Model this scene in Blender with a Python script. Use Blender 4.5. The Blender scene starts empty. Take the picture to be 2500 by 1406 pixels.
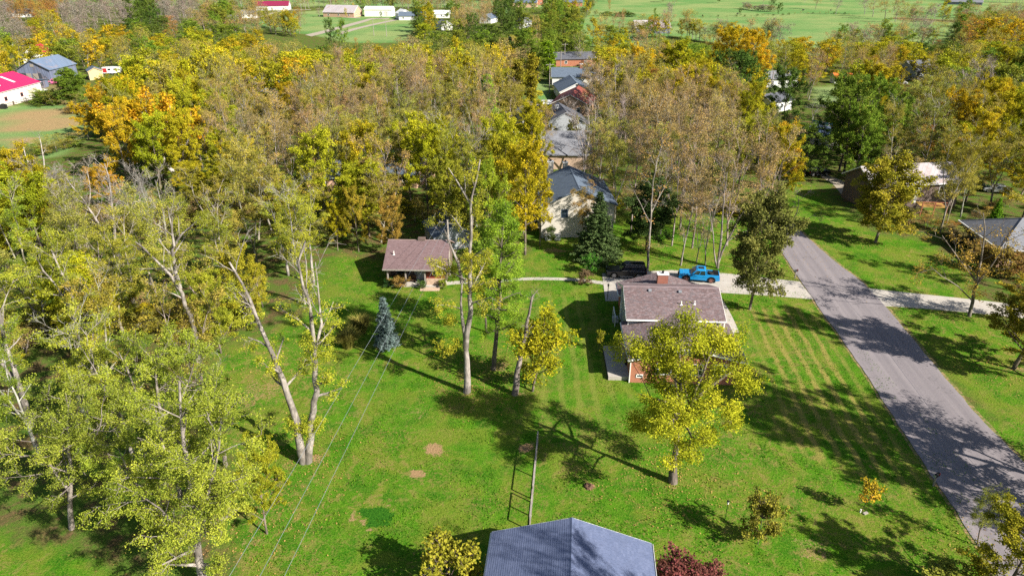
import bpy, bmesh, math, random
import numpy as np
from mathutils import Vector, Matrix

# ------------------------------------------------------------------ camera, light, exposure
F_PX, CX, CY = 1667.0, 1250.0, 703.0
CAM_H, PITCH = 40.3, math.radians(26.0)
SUN_AZ = math.radians(124.0)      # clockwise from +Y
SUN_EL = math.radians(35.0)
C = bpy.context.scene.collection
sc = bpy.context.scene
cam_d = bpy.data.cameras.new('camera')
cam = bpy.data.objects.new('camera', cam_d); C.objects.link(cam)
cam.location = (0, 0, CAM_H)
cam.rotation_euler = (math.pi / 2 - PITCH, 0, 0)
cam_d.sensor_width = 36.0
cam_d.lens = 36.0 * F_PX / 2500.0
cam_d.clip_start = 0.5
cam_d.clip_end = 9000
sc.camera = cam

w = bpy.data.worlds.new('World'); sc.world = w; w.use_nodes = True
wn = w.node_tree; wn.nodes.clear()
sky = wn.nodes.new('ShaderNodeTexSky'); sky.sky_type = 'NISHITA'; sky.sun_disc = False
sky.sun_elevation = SUN_EL; sky.sun_rotation = SUN_AZ
bg = wn.nodes.new('ShaderNodeBackground'); bg.inputs['Strength'].default_value = 0.06
wo = wn.nodes.new('ShaderNodeOutputWorld')
wn.links.new(sky.outputs[0], bg.inputs[0]); wn.links.new(bg.outputs[0], wo.inputs[0])

sd = bpy.data.lights.new('sun', 'SUN'); sd.energy = 5.0; sd.angle = math.radians(0.53); sd.color = (1.0, 0.94, 0.84)
sun = bpy.data.objects.new('sun', sd); C.objects.link(sun)
sv = Vector((math.sin(SUN_AZ) * math.cos(SUN_EL), math.cos(SUN_AZ) * math.cos(SUN_EL), math.sin(SUN_EL)))
sun.rotation_euler = sv.to_track_quat('Z', 'Y').to_euler()
sun.location = sv * 200
vs = sc.view_settings
vs.view_transform = 'Standard'; vs.look = 'None'; vs.gamma = 1.0; vs.use_curve_mapping = False
vs.exposure = 1.02
sc.render.engine = 'CYCLES'
cy = sc.cycles
cy.max_bounces = 5; cy.diffuse_bounces = 2; cy.glossy_bounces = 2; cy.transmission_bounces = 3; cy.transparent_max_bounces = 4
cy.use_denoising = False
cy.caustics_reflective = False; cy.caustics_refractive = False

# ------------------------------------------------------------------ pixel helpers (photo pixels, 2500 wide)
cp, sp = math.cos(PITCH), math.sin(PITCH)
def ray(u, v):
    x = (u - CX) / F_PX; y = -(v - CY) / F_PX
    return np.array([x, cp + y * sp, -sp + y * cp])
def at(u, v, z=0.0):
    d = ray(u, v); t = (CAM_H - z) / -d[2]
    return np.array([d[0] * t, d[1] * t, z])
def onplane(u, v, y0):
    d = ray(u, v); t = y0 / d[1]
    return np.array([d[0] * t, y0, CAM_H + d[2] * t])
def proj(p):
    x, y, z = p[0], p[1], p[2] - CAM_H
    zc = y * cp - z * sp; yc = y * sp + z * cp
    return CX + F_PX * x / zc, CY - F_PX * yc / zc

# ------------------------------------------------------------------ materials
MATS = {}
def new_mat(name):
    m = bpy.data.materials.new(name); m.use_nodes = True
    nt = m.node_tree; nt.nodes.clear()
    return m, nt
def N(nt, t, **kw):
    n = nt.nodes.new(t)
    for k, val in kw.items():
        if k.startswith('i_'):
            key = k[2:]
            key = int(key) if key.isdigit() else key.replace('_', ' ')
            n.inputs[key].default_value = val
        else:
            setattr(n, k, val)
    return n
def L(nt, a, b): nt.links.new(a, b)
def rgba(c): return (c[0], c[1], c[2], 1.0)
def mixc(nt, fac, a, b, blend='MIX'):
    n = nt.nodes.new('ShaderNodeMix'); n.data_type = 'RGBA'; n.blend_type = blend; n.clamp_factor = True
    for sock, val in ((n.inputs[0], fac), (n.inputs[6], a), (n.inputs[7], b)):
        if isinstance(val, (int, float)): sock.default_value = val
        elif isinstance(val, (tuple, list)): sock.default_value = rgba(val)
        else: nt.links.new(val, sock)
    return n.outputs[2]
def mathn(nt, op, a, b=None, c=None, clamp=False):
    n = nt.nodes.new('ShaderNodeMath'); n.operation = op; n.use_clamp = clamp
    for i, val in enumerate((a, b, c)):
        if val is None: continue
        if isinstance(val, (int, float)): n.inputs[i].default_value = val
        else: nt.links.new(val, n.inputs[i])
    return n.outputs[0]
def ramp(nt, fac, lo, hi, a=0.0, b=1.0):
    n = nt.nodes.new('ShaderNodeMapRange'); n.interpolation_type = 'SMOOTHSTEP'
    nt.links.new(fac, n.inputs[0])
    n.inputs[1].default_value = lo; n.inputs[2].default_value = hi
    n.inputs[3].default_value = a; n.inputs[4].default_value = b
    return n.outputs[0]
def noise(nt, vec, scale, detail=4.0, rough=0.55, dist=0.0):
    n = nt.nodes.new('ShaderNodeTexNoise')
    n.inputs['Scale'].default_value = scale; n.inputs['Detail'].default_value = detail
    n.inputs['Roughness'].default_value = rough; n.inputs['Distortion'].default_value = dist
    if vec is not None: nt.links.new(vec, n.inputs['Vector'])
    return n.outputs['Fac']
def coords(nt, kind='Object'):
    return nt.nodes.new('ShaderNodeTexCoord').outputs[kind]
def geopos(nt): return nt.nodes.new('ShaderNodeNewGeometry').outputs['Position']
def island(nt): return nt.nodes.new('ShaderNodeNewGeometry').outputs['Random Per Island']
def attr(nt, name, out='Fac', kind='GEOMETRY'):
    n = nt.nodes.new('ShaderNodeAttribute'); n.attribute_name = name; n.attribute_type = kind
    return n.outputs[out]
def bump(nt, h, strength, dist):
    n = nt.nodes.new('ShaderNodeBump'); n.inputs['Strength'].default_value = strength; n.inputs['Distance'].default_value = dist
    nt.links.new(h, n.inputs['Height']); return n.outputs[0]
def principled(nt, col, rough=0.8, spec=0.3, metal=0.0, normal=None, coat=0.0):
    p = nt.nodes.new('ShaderNodeBsdfPrincipled')
    if isinstance(col, (tuple, list)): p.inputs['Base Color'].default_value = rgba(col)
    else: nt.links.new(col, p.inputs['Base Color'])
    if isinstance(rough, (int, float)): p.inputs['Roughness'].default_value = rough
    else: nt.links.new(rough, p.inputs['Roughness'])
    p.inputs['Specular IOR Level'].default_value = spec; p.inputs['Metallic'].default_value = metal
    p.inputs['Coat Weight'].default_value = coat
    if normal is not None: nt.links.new(normal, p.inputs['Normal'])
    o = nt.nodes.new('ShaderNodeOutputMaterial'); nt.links.new(p.outputs[0], o.inputs[0])
    return p
def mat_plain(name, col, rough=0.7, var=0.18, scale=3.0, spec=0.3, metal=0.0, coat=0.0, bmp=0.0):
    m, nt = new_mat(name); v = coords(nt)
    f = noise(nt, v, scale, 5)
    g = noise(nt, v, scale * 9, 3)
    f = mathn(nt, 'ADD', mathn(nt, 'MULTIPLY', f, 0.65), mathn(nt, 'MULTIPLY', g, 0.35))
    c = mixc(nt, ramp(nt, f, 0.3, 0.7), [x * (1 - var) for x in col], [min(1, x * (1 + var)) for x in col])
    nrm = bump(nt, g, bmp, 0.02) if bmp else None
    principled(nt, c, rough, spec, metal, nrm, coat); MATS[name] = m; return m
def mat_island(name, cols, rough=0.9):
    """pieces: each separate piece takes one of the tones"""
    m, nt = new_mat(name); r = island(nt)
    cr = nt.nodes.new('ShaderNodeValToRGB'); cr.color_ramp.interpolation = 'CONSTANT'
    els = cr.color_ramp.elements
    els[0].position = 0; els[0].color = rgba(cols[0]); els[1].position = 1.0 / len(cols); els[1].color = rgba(cols[1])
    for i in range(2, len(cols)):
        e = els.new(i / len(cols)); e.color = rgba(cols[i])
    L(nt, r, cr.inputs[0])
    f = noise(nt, geopos(nt), 1.1, 4)
    c = mixc(nt, mathn(nt, 'MULTIPLY', ramp(nt, f, 0.45, 0.75), 0.30), cr.outputs[0], [x * 0.7 for x in cols[0]])
    g = noise(nt, geopos(nt), 14, 3)
    c = mixc(nt, mathn(nt, 'MULTIPLY', ramp(nt, g, 0.4, 0.7), 0.25), c, [min(1, x * 1.5) for x in cols[-1]])
    principled(nt, c, rough, 0.2); MATS[name] = m; return m
def mat_brick(name, c1, c2, mortar, scale=1.0):
    m, nt = new_mat(name); pos = coords(nt)
    sx = nt.nodes.new('ShaderNodeSeparateXYZ'); L(nt, pos, sx.inputs[0])
    cb = nt.nodes.new('ShaderNodeCombineXYZ')
    L(nt, mathn(nt, 'ADD', sx.outputs[0], sx.outputs[1]), cb.inputs[0]); L(nt, sx.outputs[2], cb.inputs[1])
    b = nt.nodes.new('ShaderNodeTexBrick')
    L(nt, cb.outputs[0], b.inputs['Vector'])
    b.inputs['Color1'].default_value = rgba(c1); b.inputs['Color2'].default_value = rgba(c2); b.inputs['Mortar'].default_value = rgba(mortar)
    b.inputs['Scale'].default_value = scale; b.inputs['Brick Width'].default_value = 0.22; b.inputs['Row Height'].default_value = 0.075
    b.inputs['Mortar Size'].default_value = 0.010
    f = noise(nt, pos, 1.5, 4)
    c = mixc(nt, mathn(nt, 'MULTIPLY', ramp(nt, f, 0.4, 0.8), 0.35), b.outputs[0], [x * 0.65 for x in c1])
    principled(nt, c, 0.9, 0.2, 0, bump(nt, b.outputs['Fac'], -0.4, 0.01)); MATS[name] = m; return m
def mat_siding(name, col, pitch=0.2, vertical=False, var=0.12, metal=0.0, rough=0.6, stain=None):
    m, nt = new_mat(name); pos = coords(nt)
    sx = nt.nodes.new('ShaderNodeSeparateXYZ'); L(nt, pos, sx.inputs[0])
    a = mathn(nt, 'ADD', sx.outputs[0], sx.outputs[1]) if vertical else sx.outputs[2]
    fr = mathn(nt, 'FRACT', mathn(nt, 'DIVIDE', a, pitch))
    fl = mathn(nt, 'FLOOR', mathn(nt, 'DIVIDE', a, pitch))
    wnz = nt.nodes.new('ShaderNodeTexWhiteNoise'); wnz.noise_dimensions = '1D'; L(nt, fl, wnz.inputs['W'])
    f = noise(nt, pos, 0.9, 5)
    tone = mathn(nt, 'ADD', mathn(nt, 'MULTIPLY', wnz.outputs[0], 0.5), mathn(nt, 'MULTIPLY', f, 0.5))
    c = mixc(nt, tone, [x * (1 - var) for x in col], [min(1, x * (1 + var)) for x in col])
    if stain is not None:
        c = mixc(nt, mathn(nt, 'MULTIPLY', ramp(nt, noise(nt, pos, 0.35, 5), 0.52, 0.68), 0.75), c, stain)
    edge = ramp(nt, fr, 0.0, 0.12)
    c = mixc(nt, edge, [x * 0.55 for x in col], c)
    principled(nt, c, rough, 0.3, metal, bump(nt, edge, 0.5, 0.02)); MATS[name] = m; return m

# leaf: base from the object's own colour, tone per leaf
def mat_leaf(name, tint_attr=None, trans=0.27):
    m, nt = new_mat(name)
    if tint_attr: base = attr(nt, tint_attr, 'Color', 'INSTANCER')
    else: base = nt.nodes.new('ShaderNodeObjectInfo').outputs['Color']
    v = attr(nt, 'tone')
    hs = nt.nodes.new('ShaderNodeHueSaturation')
    L(nt, base, hs.inputs['Color'])
    L(nt, mathn(nt, 'ADD', 0.520, mathn(nt, 'MULTIPLY', v, -0.045)), hs.inputs['Hue'])
    L(nt, mathn(nt, 'ADD', 0.42, mathn(nt, 'MULTIPLY', v, 1.16)), hs.inputs['Value'])
    hs.inputs['Saturation'].default_value = 1.0
    d = nt.nodes.new('ShaderNodeBsdfDiffuse'); L(nt, hs.outputs[0], d.inputs[0])
    t = nt.nodes.new('ShaderNodeBsdfTranslucent'); L(nt, hs.outputs[0], t.inputs[0])
    mx = nt.nodes.new('ShaderNodeMixShader'); mx.inputs[0].default_value = trans
    L(nt, d.outputs[0], mx.inputs[1]); L(nt, t.outputs[0], mx.inputs[2])
    o = nt.nodes.new('ShaderNodeOutputMaterial'); L(nt, mx.outputs[0], o.inputs[0])
    MATS[name] = m; return m
mat_leaf('leaf'); mat_leaf('leaf_far', 'tint')
def mat_bark(name, tint_attr=None):
    m, nt = new_mat(name)
    base = attr(nt, tint_attr, 'Color', 'INSTANCER') if tint_attr else nt.nodes.new('ShaderNodeObjectInfo').outputs['Color']
    pos = geopos(nt)
    mp = nt.nodes.new('ShaderNodeMapping'); mp.inputs['Scale'].default_value = (1, 1, 0.25); L(nt, pos, mp.inputs[0])
    f = noise(nt, mp.outputs[0], 6, 4)
    g = noise(nt, pos, 0.7, 3)
    c = mixc(nt, ramp(nt, f, 0.35, 0.65), (0, 0, 0), base)
    c = mixc(nt, 0.62, c, base)
    c = mixc(nt, mathn(nt, 'MULTIPLY', ramp(nt, g, 0.44, 0.60), 0.62), c, (0.07, 0.06, 0.05))
    d = nt.nodes.new('ShaderNodeBsdfDiffuse'); L(nt, c, d.inputs[0]); L(nt, bump(nt, f, 0.8, 0.05), d.inputs['Normal'])
    o = nt.nodes.new('ShaderNodeOutputMaterial'); L(nt, d.outputs[0], o.inputs[0]); MATS[name] = m; return m
mat_bark('bark'); mat_bark('bark_far', 'barktint')

mat_plain('concrete', (0.42, 0.385, 0.34), 0.9, 0.10, 0.8, 0.2, bmp=0.2)
mat_plain('white_paint', (0.78, 0.77, 0.74), 0.5, 0.05)
mat_plain('grey_metal', (0.33, 0.35, 0.38), 0.45, 0.15, metal=0.3)
mat_plain('dark_metal', (0.025, 0.025, 0.028), 0.5, 0.2)
mat_plain('black_plastic', (0.015, 0.015, 0.016), 0.6, 0.2)
mat_plain('tyre', (0.02, 0.02, 0.02), 0.9, 0.2)
mat_plain('rim', (0.50, 0.50, 0.52), 0.3, 0.1, metal=0.8)
mat_plain('bronze_rim', (0.42, 0.20, 0.17), 0.35, 0.1, metal=0.5)
mat_plain('glass', (0.015, 0.025, 0.038), 0.06, 0.1, spec=0.9, coat=0.5)
mat_plain('blue_paint', (0.012, 0.25, 0.56), 0.35, 0.05, coat=0.5)
mat_plain('black_paint', (0.005, 0.006, 0.009), 0.3, 0.1, coat=0.35)
mat_plain('green_car', (0.02, 0.05, 0.05), 0.3, 0.1, coat=0.6)
mat_plain('silver_paint', (0.45, 0.46, 0.48), 0.3, 0.05, metal=0.4, coat=0.5)
mat_plain('red_paint', (0.40, 0.03, 0.03), 0.4, 0.1)
mat_plain('pink_paint', (0.62, 0.12, 0.28), 0.5, 0.2)
mat_plain('light_lens', (0.75, 0.72, 0.65), 0.15, 0.05)
mat_plain('red_lens', (0.35, 0.01, 0.01), 0.2, 0.05)
mat_plain('wood_grey', (0.30, 0.265, 0.235), 0.9, 0.3, 5)
mat_plain('wood_red', (0.36, 0.13, 0.07), 0.8, 0.25, 4)
mat_plain('wood_gold', (0.45, 0.28, 0.07), 0.8, 0.25, 4)
mat_plain('wood_brown', (0.10, 0.055, 0.035), 0.85, 0.25, 4)
mat_plain('brown_wall', (0.15, 0.11, 0.095), 0.85, 0.2, 3)
mat_plain('tan_wall', (0.47, 0.34, 0.25), 0.9, 0.2, 3)
mat_plain('tan_board', (0.52, 0.42, 0.24), 0.9, 0.1, 3)
mat_plain('blue_cloth', (0.045, 0.12, 0.30), 0.9, 0.15, 6)
mat_plain('teal_cloth', (0.01, 0.20, 0.17), 0.8, 0.15, 3)
mat_plain('soil', (0.26, 0.15, 0.08), 1.0, 0.35, 4, bmp=0.5)
mat_plain('wire', (0.36, 0.40, 0.44), 0.5, 0.05, metal=0.5)
mat_plain('roof_patch', (0.08, 0.085, 0.10), 0.9, 0.2)
mat_plain('ac_unit', (0.42, 0.43, 0.43), 0.6, 0.1)
mat_plain('orange_paint', (0.65, 0.16, 0.03), 0.6, 0.1)
mat_plain('cow_black', (0.02, 0.018, 0.018), 0.9, 0.2)
mat_plain('door_red', (0.22, 0.045, 0.03), 0.7, 0.15)
mat_brick('brick_orange', (0.42, 0.12, 0.055), (0.34, 0.085, 0.04), (0.42, 0.30, 0.22))
mat_brick('brick_chimney', (0.36, 0.10, 0.06), (0.26, 0.07, 0.045), (0.30, 0.22, 0.18))
mat_brick('brick_white', (0.62, 0.58, 0.50), (0.54, 0.50, 0.43), (0.48, 0.45, 0.40))
mat_brick('brick_tan', (0.55, 0.33, 0.22), (0.45, 0.25, 0.16), (0.5, 0.4, 0.3))
mat_siding('siding_white', (0.72, 0.72, 0.69), 0.18)
mat_siding('siding_grey', (0.34, 0.36, 0.38), 0.18)
mat_siding('barn_wood', (0.155, 0.180, 0.265), 0.32, True, 0.40, stain=(0.22, 0.15, 0.13))
mat_siding('barn_roof', (0.22, 0.29, 0.41), 0.75, True, 0.14, 0.35, 0.42, stain=(0.40, 0.33, 0.34))
mat_siding('metal_white', (0.78, 0.76, 0.68), 0.9, True, 0.05)
mat_siding('metal_red', (0.55, 0.020, 0.10), 0.9, True, 0.08, 0.0, 0.35)
mat_siding('metal_maroon', (0.22, 0.02, 0.06), 0.6, True, 0.1)
mat_siding('metal_red_brick', (0.26, 0.065, 0.05), 0.5, True, 0.12)
mat_siding('rusty_roof', (0.40, 0.36, 0.37), 0.9, True, 0.15, stain=(0.33, 0.22, 0.19))
mat_island('shingle_brown', [(0.165, 0.122, 0.122), (0.198, 0.149, 0.152), (0.132, 0.092, 0.092), (0.224, 0.172, 0.178), (0.178, 0.119, 0.118), (0.152, 0.125, 0.133)])
mat_island('shingle_cottage', [(0.170, 0.112, 0.113), (0.190, 0.129, 0.133), (0.150, 0.099, 0.101), (0.177, 0.122, 0.125)])
mat_island('shingle_grey_sheen', [(0.107, 0.133, 0.221), (0.116, 0.142, 0.232), (0.101, 0.126, 0.211), (0.112, 0.137, 0.225), (0.125, 0.151, 0.243)])  # the sky's blue sheen is put into these grey shingle tones
mat_plain('roof_brown', (0.25, 0.18, 0.16), 0.95, 0.2, 2)
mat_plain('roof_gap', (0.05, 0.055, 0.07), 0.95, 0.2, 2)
mat_plain('roof_grey', (0.18, 0.185, 0.205), 0.95, 0.22, 2)
mat_plain('roof_slate', (0.10, 0.13, 0.175), 0.9, 0.22, 2)
mat_plain('roof_charcoal', (0.095, 0.10, 0.12), 0.9, 0.25, 2)

# ------------------------------------------------------------------ mesh builder
class MB:
    def __init__(s): s.v = []; s.f = []; s.mi = []
    def add(s, vs, fs, mi=0):
        b = len(s.v); s.v += [tuple(map(float, p)) for p in vs]
        s.f += [tuple(b + i for i in f) for f in fs]; s.mi += [mi] * len(fs); return s
    def box(s, c, d, rz=0.0, mi=0, rx=0.0, ry=0.0):
        x, y, z = d[0] / 2, d[1] / 2, d[2] / 2
        p = [(-x, -y, -z), (x, -y, -z), (x, y, -z), (-x, y, -z), (-x, -y, z), (x, -y, z), (x, y, z), (-x, y, z)]
        M = Matrix.Translation(c) @ Matrix.Rotation(rz, 4, 'Z') @ Matrix.Rotation(ry, 4, 'Y') @ Matrix.Rotation(rx, 4, 'X')
        return s.add([M @ Vector(q) for q in p], [(0, 3, 2, 1), (4, 5, 6, 7), (0, 1, 5, 4), (1, 2, 6, 5), (2, 3, 7, 6), (3, 0, 4, 7)], mi)
    def prism(s, poly, a, b, axis='Y', mi=0):
        """poly: 2D points (x,z) when axis Y, (y,z) when axis X, (x,y) when axis Z; from a to b"""
        n = len(poly)
        def P(q, t):
            return {'Y': (q[0], t, q[1]), 'X': (t, q[0], q[1]), 'Z': (q[0], q[1], t)}[axis]
        vs = [P(q, a) for q in poly] + [P(q, b) for q in poly]
        fs = [tuple(range(n)), tuple(range(2 * n - 1, n - 1, -1))] + [(i, n + i, n + (i + 1) % n, (i + 1) % n) for i in range(n)]
        return s.add(vs, fs, mi)
    def tube(s, pts, radii, n=8, mi=0, caps=True):
        pts = [Vector(p) for p in pts]; b = []; vs = []
        for i, p in enumerate(pts):
            d = (pts[min(i + 1, len(pts) - 1)] - pts[max(i - 1, 0)]).normalized()
            a = d.orthogonal().normalized() if i == 0 else (a - d * a.dot(d)).normalized()
            c = d.cross(a)
            r = radii[i] if hasattr(radii, '__len__') else radii
            vs += [p + (a * math.cos(2 * math.pi * k / n) + c * math.sin(2 * math.pi * k / n)) * r for k in range(n)]
        fs = []
        for i in range(len(pts) - 1):
            for k in range(n):
                fs.append((i * n + k, i * n + (k + 1) % n, (i + 1) * n + (k + 1) % n, (i + 1) * n + k))
        if caps:
            fs += [tuple(range(n - 1, -1, -1)), tuple((len(pts) - 1) * n + k for k in range(n))]
        return s.add(vs, fs, mi)
    def sphere(s, c, r, nu=10, nv=6, sc3=(1, 1, 1), mi=0):
        vs = []; fs = []
        for j in range(nv + 1):
            ph = math.pi * j / nv
            for i in range(nu):
                t = 2 * math.pi * i / nu
                vs.append((c[0] + r * sc3[0] * math.sin(ph) * math.cos(t), c[1] + r * sc3[1] * math.sin(ph) * math.sin(t), c[2] + r * sc3[2] * math.cos(ph)))
        for j in range(nv):
            for i in range(nu):
                fs.append((j * nu + i, (j + 1) * nu + i, (j + 1) * nu + (i + 1) % nu, j * nu + (i + 1) % nu))
        return s.add(vs, fs, mi)
    def build(s, name, mats, parent=None, smooth=False, bevel=0.0):
        me = bpy.data.meshes.new(name); me.from_pydata(s.v, [], s.f)
        if isinstance(mats, str): mats = [mats]
        for m in mats: me.materials.append(MATS[m])
        me.polygons.foreach_set('material_index', s.mi)
        if smooth: me.polygons.foreach_set('use_smooth', [True] * len(s.f))
        me.update()
        o = bpy.data.objects.new(name, me); C.objects.link(o)
        if parent is not None: o.parent = parent
        if bevel:
            bm = bmesh.new(); bm.from_mesh(me)
            bmesh.ops.recalc_face_normals(bm, faces=bm.faces); 
            es = [e for e in bm.edges if len(e.link_faces) == 2 and e.calc_face_angle(0) > 0.5]
            bmesh.ops.bevel(bm, geom=es, offset=bevel, segments=2, affect='EDGES', clamp_overlap=True)
            bm.to_mesh(me); bm.free()
        return o
def tag(o, label, cat, group=None):
    o['label'] = label; o['category'] = cat
    if group: o['group'] = group
    return o
def thing(name, label, cat, loc=(0, 0, 0), rz=0.0, group=None):
    o = bpy.data.objects.new(name, None); C.objects.link(o); o.empty_display_size = 0.5
    o.location = loc; o.rotation_euler = (0, 0, rz)
    return tag(o, label, cat, group)
def copy_thing(root, loc, rz, label):
    r = root.copy(); C.objects.link(r); r.location = loc; r.rotation_euler = (0, 0, rz); r['label'] = label
    for ch in [o for o in C.objects if o.parent == root]:
        c = ch.copy(); C.objects.link(c); c.parent = r
        for g in [o for o in C.objects if o.parent == ch]:
            d = g.copy(); C.objects.link(d); d.parent = c
    return r
rnd = random.Random(7)
# ------------------------------------------------------------------ ground
def wpoly(px): return np.array([at(u, v)[:2] for u, v in px])
def inpoly(P, poly):
    x, y = P[:, 0], P[:, 1]; r = np.zeros(len(P), bool); j = len(poly) - 1
    for i in range(len(poly)):
        xi, yi = poly[i]; xj, yj = poly[j]
        cnd = ((yi > y) != (yj > y)) & (x < (xj - xi) * (y - yi) / (yj - yi + 1e-12) + xi)
        r ^= cnd; j = i
    return r
def sdist(P, poly):
    """signed distance, positive inside"""
    d = np.full(len(P), 1e9); n = len(poly)
    for i in range(n):
        a, b = poly[i], poly[(i + 1) % n]; ab = b - a
        t = np.clip(((P - a) @ ab) / (ab @ ab + 1e-12), 0, 1)
        q = a + t[:, None] * ab
        d = np.minimum(d, np.hypot(P[:, 0] - q[:, 0], P[:, 1] - q[:, 1]))
    return np.where(inpoly(P, poly), d, -d)
def sstep(x, a, b):
    t = np.clip((x - a) / (b - a), 0, 1); return t * t * (3 - 2 * t)
def spaced(a, b, n): return list(np.linspace(a, b, n, endpoint=False))

LAWN_PX = [(545, 1500), (560, 1300), (575, 1050), (520, 950), (510, 880), (600, 830), (760, 760), (790, 640), (840, 625), (930, 640), (1090, 660), (1240, 640),
           (1420, 620), (1640, 640), (1790, 640), (1890, 560), (1960, 600), (2700, 1330), (2700, 1600), (545, 1600)]
RLAWN_PX = [(1950, 440), (2020, 470), (2110, 560), (2260, 590), (2360, 640), (2440, 800), (2700, 900), (2700, 1350), (2420, 1050), (2160, 745), (1960, 590), (1890, 500)]
MID_PX = [(1290, 560), (1420, 560), (1660, 480), (1800, 540), (1890, 560), (1790, 660), (1420, 690), (1270, 680)]
CORNER_PX = [(-300, 1290), (120, 1300), (260, 1370), (330, 1460), (330, 1700), (-300, 1700)]
PASTURES_PX = [
    [(600, 62), (720, 30), (860, 20), (1010, 48), (1000, 104), (860, 106), (760, 86)],
    [(1415, 60), (1440, 28), (1530, -40), (1900, -90), (2600, -90), (2600, 20), (2330, 78), (2290, 105), (2030, 135), (1870, 128), (1640, 88), (1600, 112), (1420, 112)],
    [(-300, 255), (205, 257), (225, 300), (215, 340), (150, 380), (-300, 440)],
    [(1120, 5), (1260, 5), (1240, 42), (1110, 45)], [(-100, -20), (160, -20), (110, 15), (-100, 15)], [(120, 3), (330, 0), (335, 14), (160, 22)], [(390, 12), (490, 13), (480, 27), (395, 26)],
    [(1980, 215), (2075, 205), (2080, 240), (1990, 262)], [(1340, 170), (1440, 160), (1440, 185), (1345, 190)], [(1880, 195), (1930, 195), (1925, 225), (1880, 225)],
    [(930, 370), (1000, 370), (985, 420), (925, 420)], [(1290, 200), (1345, 195), (1340, 260), (1280, 240)], [(800, 150), (850, 145), (850, 160), (800, 165)]]
DRY_PX = [[(0, 275), (190, 265), (210, 300), (120, 320), (0, 325)], [(20, 338), (110, 335), (60, 360), (20, 362)]]
SOIL_PX = [(1058, 1097, 31, 16, .80), (1015, 1157, 26, 14, .85), (1285, 1092, 22, 13, .9), (1020, 1006, 40, 16, .45), (765, 1122, 30, 12, .7), (1645, 1190, 36, 13, .55), (1295, 842, 34, 14, .55), (1220, 895, 34, 13, .6),
           (1262, 962, 24, 9, .55), (1140, 962, 28, 9, .55), (940, 846, 50, 10, .6), (540, 868, 26, 8, .6), (1437, 1188, 14, 8, .8), (640, 955, 80, 50, .5), (2480, 900, 50, 12, .6), (1360, 612, 55, 10, .6),
           (1990, 1345, 60, 36, .5), (1420, 692, 30, 5, .5), (1100, 1000, 34, 14, .45), (2140, 590, 30, 7, .5), (1085, 700, 14, 4, .5), (1200, 560, 40, 14, .5), (1820, 1106, 70, 6, .5), (880, 1010, 40, 14, .45),
           (1830, 757, 22, 4, .5), (690, 1190, 26, 12, .45), (2104, 1248, 14, 7, .5), (600, 1330, 60, 26, .45), (1590, 600, 60, 9, .5), (1770, 620, 60, 9, .5), (1480, 900, 20, 14, .4), (900, 1330, 40, 20, .4), (1950, 860, 30, 30, .4), (760, 1270, 30, 18, .4)]
gx = sorted(set(np.round(spaced(-2600, -400, 10) + spaced(-400, -120, 32) + spaced(-120, -32, 50) + spaced(-32, 46, 150) + spaced(46, 120, 45) + spaced(120, 400, 32) + list(np.linspace(400, 2600, 10)), 3)))
gy = sorted(set(np.round(spaced(-150, 20, 14) + spaced(20, 100, 155) + spaced(100, 180, 52) + spaced(180, 420, 60) + spaced(420, 1000, 60) + list(np.linspace(1000, 4200, 12)), 3)))
nx, ny = len(gx), len(gy)
GX, GY = np.meshgrid(gx, gy)
GP = np.stack([GX.ravel(), GY.ravel()], 1)
def vnoise(P, s, seed=0):
    """cheap value noise"""
    q = P / s; i = np.floor(q).astype(np.int64); f = q - i; f = f * f * (3 - 2 * f)
    def h(a, b):
        n = np.sin(a * 127.1 + b * 311.7 + seed * 17.3) * 43758.5453
        return n - np.floor(n)
    a = h(i[:, 0], i[:, 1]); b = h(i[:, 0] + 1, i[:, 1]); c = h(i[:, 0], i[:, 1] + 1); d = h(i[:, 0] + 1, i[:, 1] + 1)
    return (a * (1 - f[:, 0]) + b * f[:, 0]) * (1 - f[:, 1]) + (c * (1 - f[:, 0]) + d * f[:, 0]) * f[:, 1]
nz = (vnoise(GP, 3.0, 1) - 0.5) * 2.4 + (vnoise(GP, 1.1, 2) - 0.5) * 1.2
lawn = np.zeros(len(GP))
for px in (LAWN_PX, RLAWN_PX, MID_PX, CORNER_PX):
    lawn = np.maximum(lawn, sstep(sdist(GP, wpoly(px)) + nz, -1.5, 1.5))
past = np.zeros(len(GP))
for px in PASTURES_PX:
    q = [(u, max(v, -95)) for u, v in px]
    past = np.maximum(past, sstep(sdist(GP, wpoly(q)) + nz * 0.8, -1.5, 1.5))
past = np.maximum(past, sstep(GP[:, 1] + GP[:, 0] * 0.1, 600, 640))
dry = np.zeros(len(GP))
for px in DRY_PX:
    dry = np.maximum(dry, sstep(sdist(GP, wpoly(px)) + nz * 1.5, -2, 2))
soil = np.zeros(len(GP))
for (u, v, a, b, wt) in SOIL_PX:
    c = at(u, v); rx = np.linalg.norm(at(u + a, v) - c); ry = np.linalg.norm(at(u, v - b) - at(u, v + b)) / 2
    d = np.hypot((GP[:, 0] - c[0]) / rx, (GP[:, 1] - c[1]) / ry)
    soil = np.maximum(soil, wt * (1 - sstep(d + (vnoise(GP, 0.9, 5) - 0.5) * 0.9, 0.45, 1.25)))
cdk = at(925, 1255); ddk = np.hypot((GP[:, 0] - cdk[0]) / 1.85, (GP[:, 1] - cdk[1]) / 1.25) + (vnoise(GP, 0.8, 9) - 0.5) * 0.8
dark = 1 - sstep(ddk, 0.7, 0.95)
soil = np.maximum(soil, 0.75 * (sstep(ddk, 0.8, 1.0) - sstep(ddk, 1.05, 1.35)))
stripe = sstep(sdist(GP, wpoly([(1800, 745), (1985, 738), (2330, 1250), (1900, 1100), (1850, 900)])), -1, 3)
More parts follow.
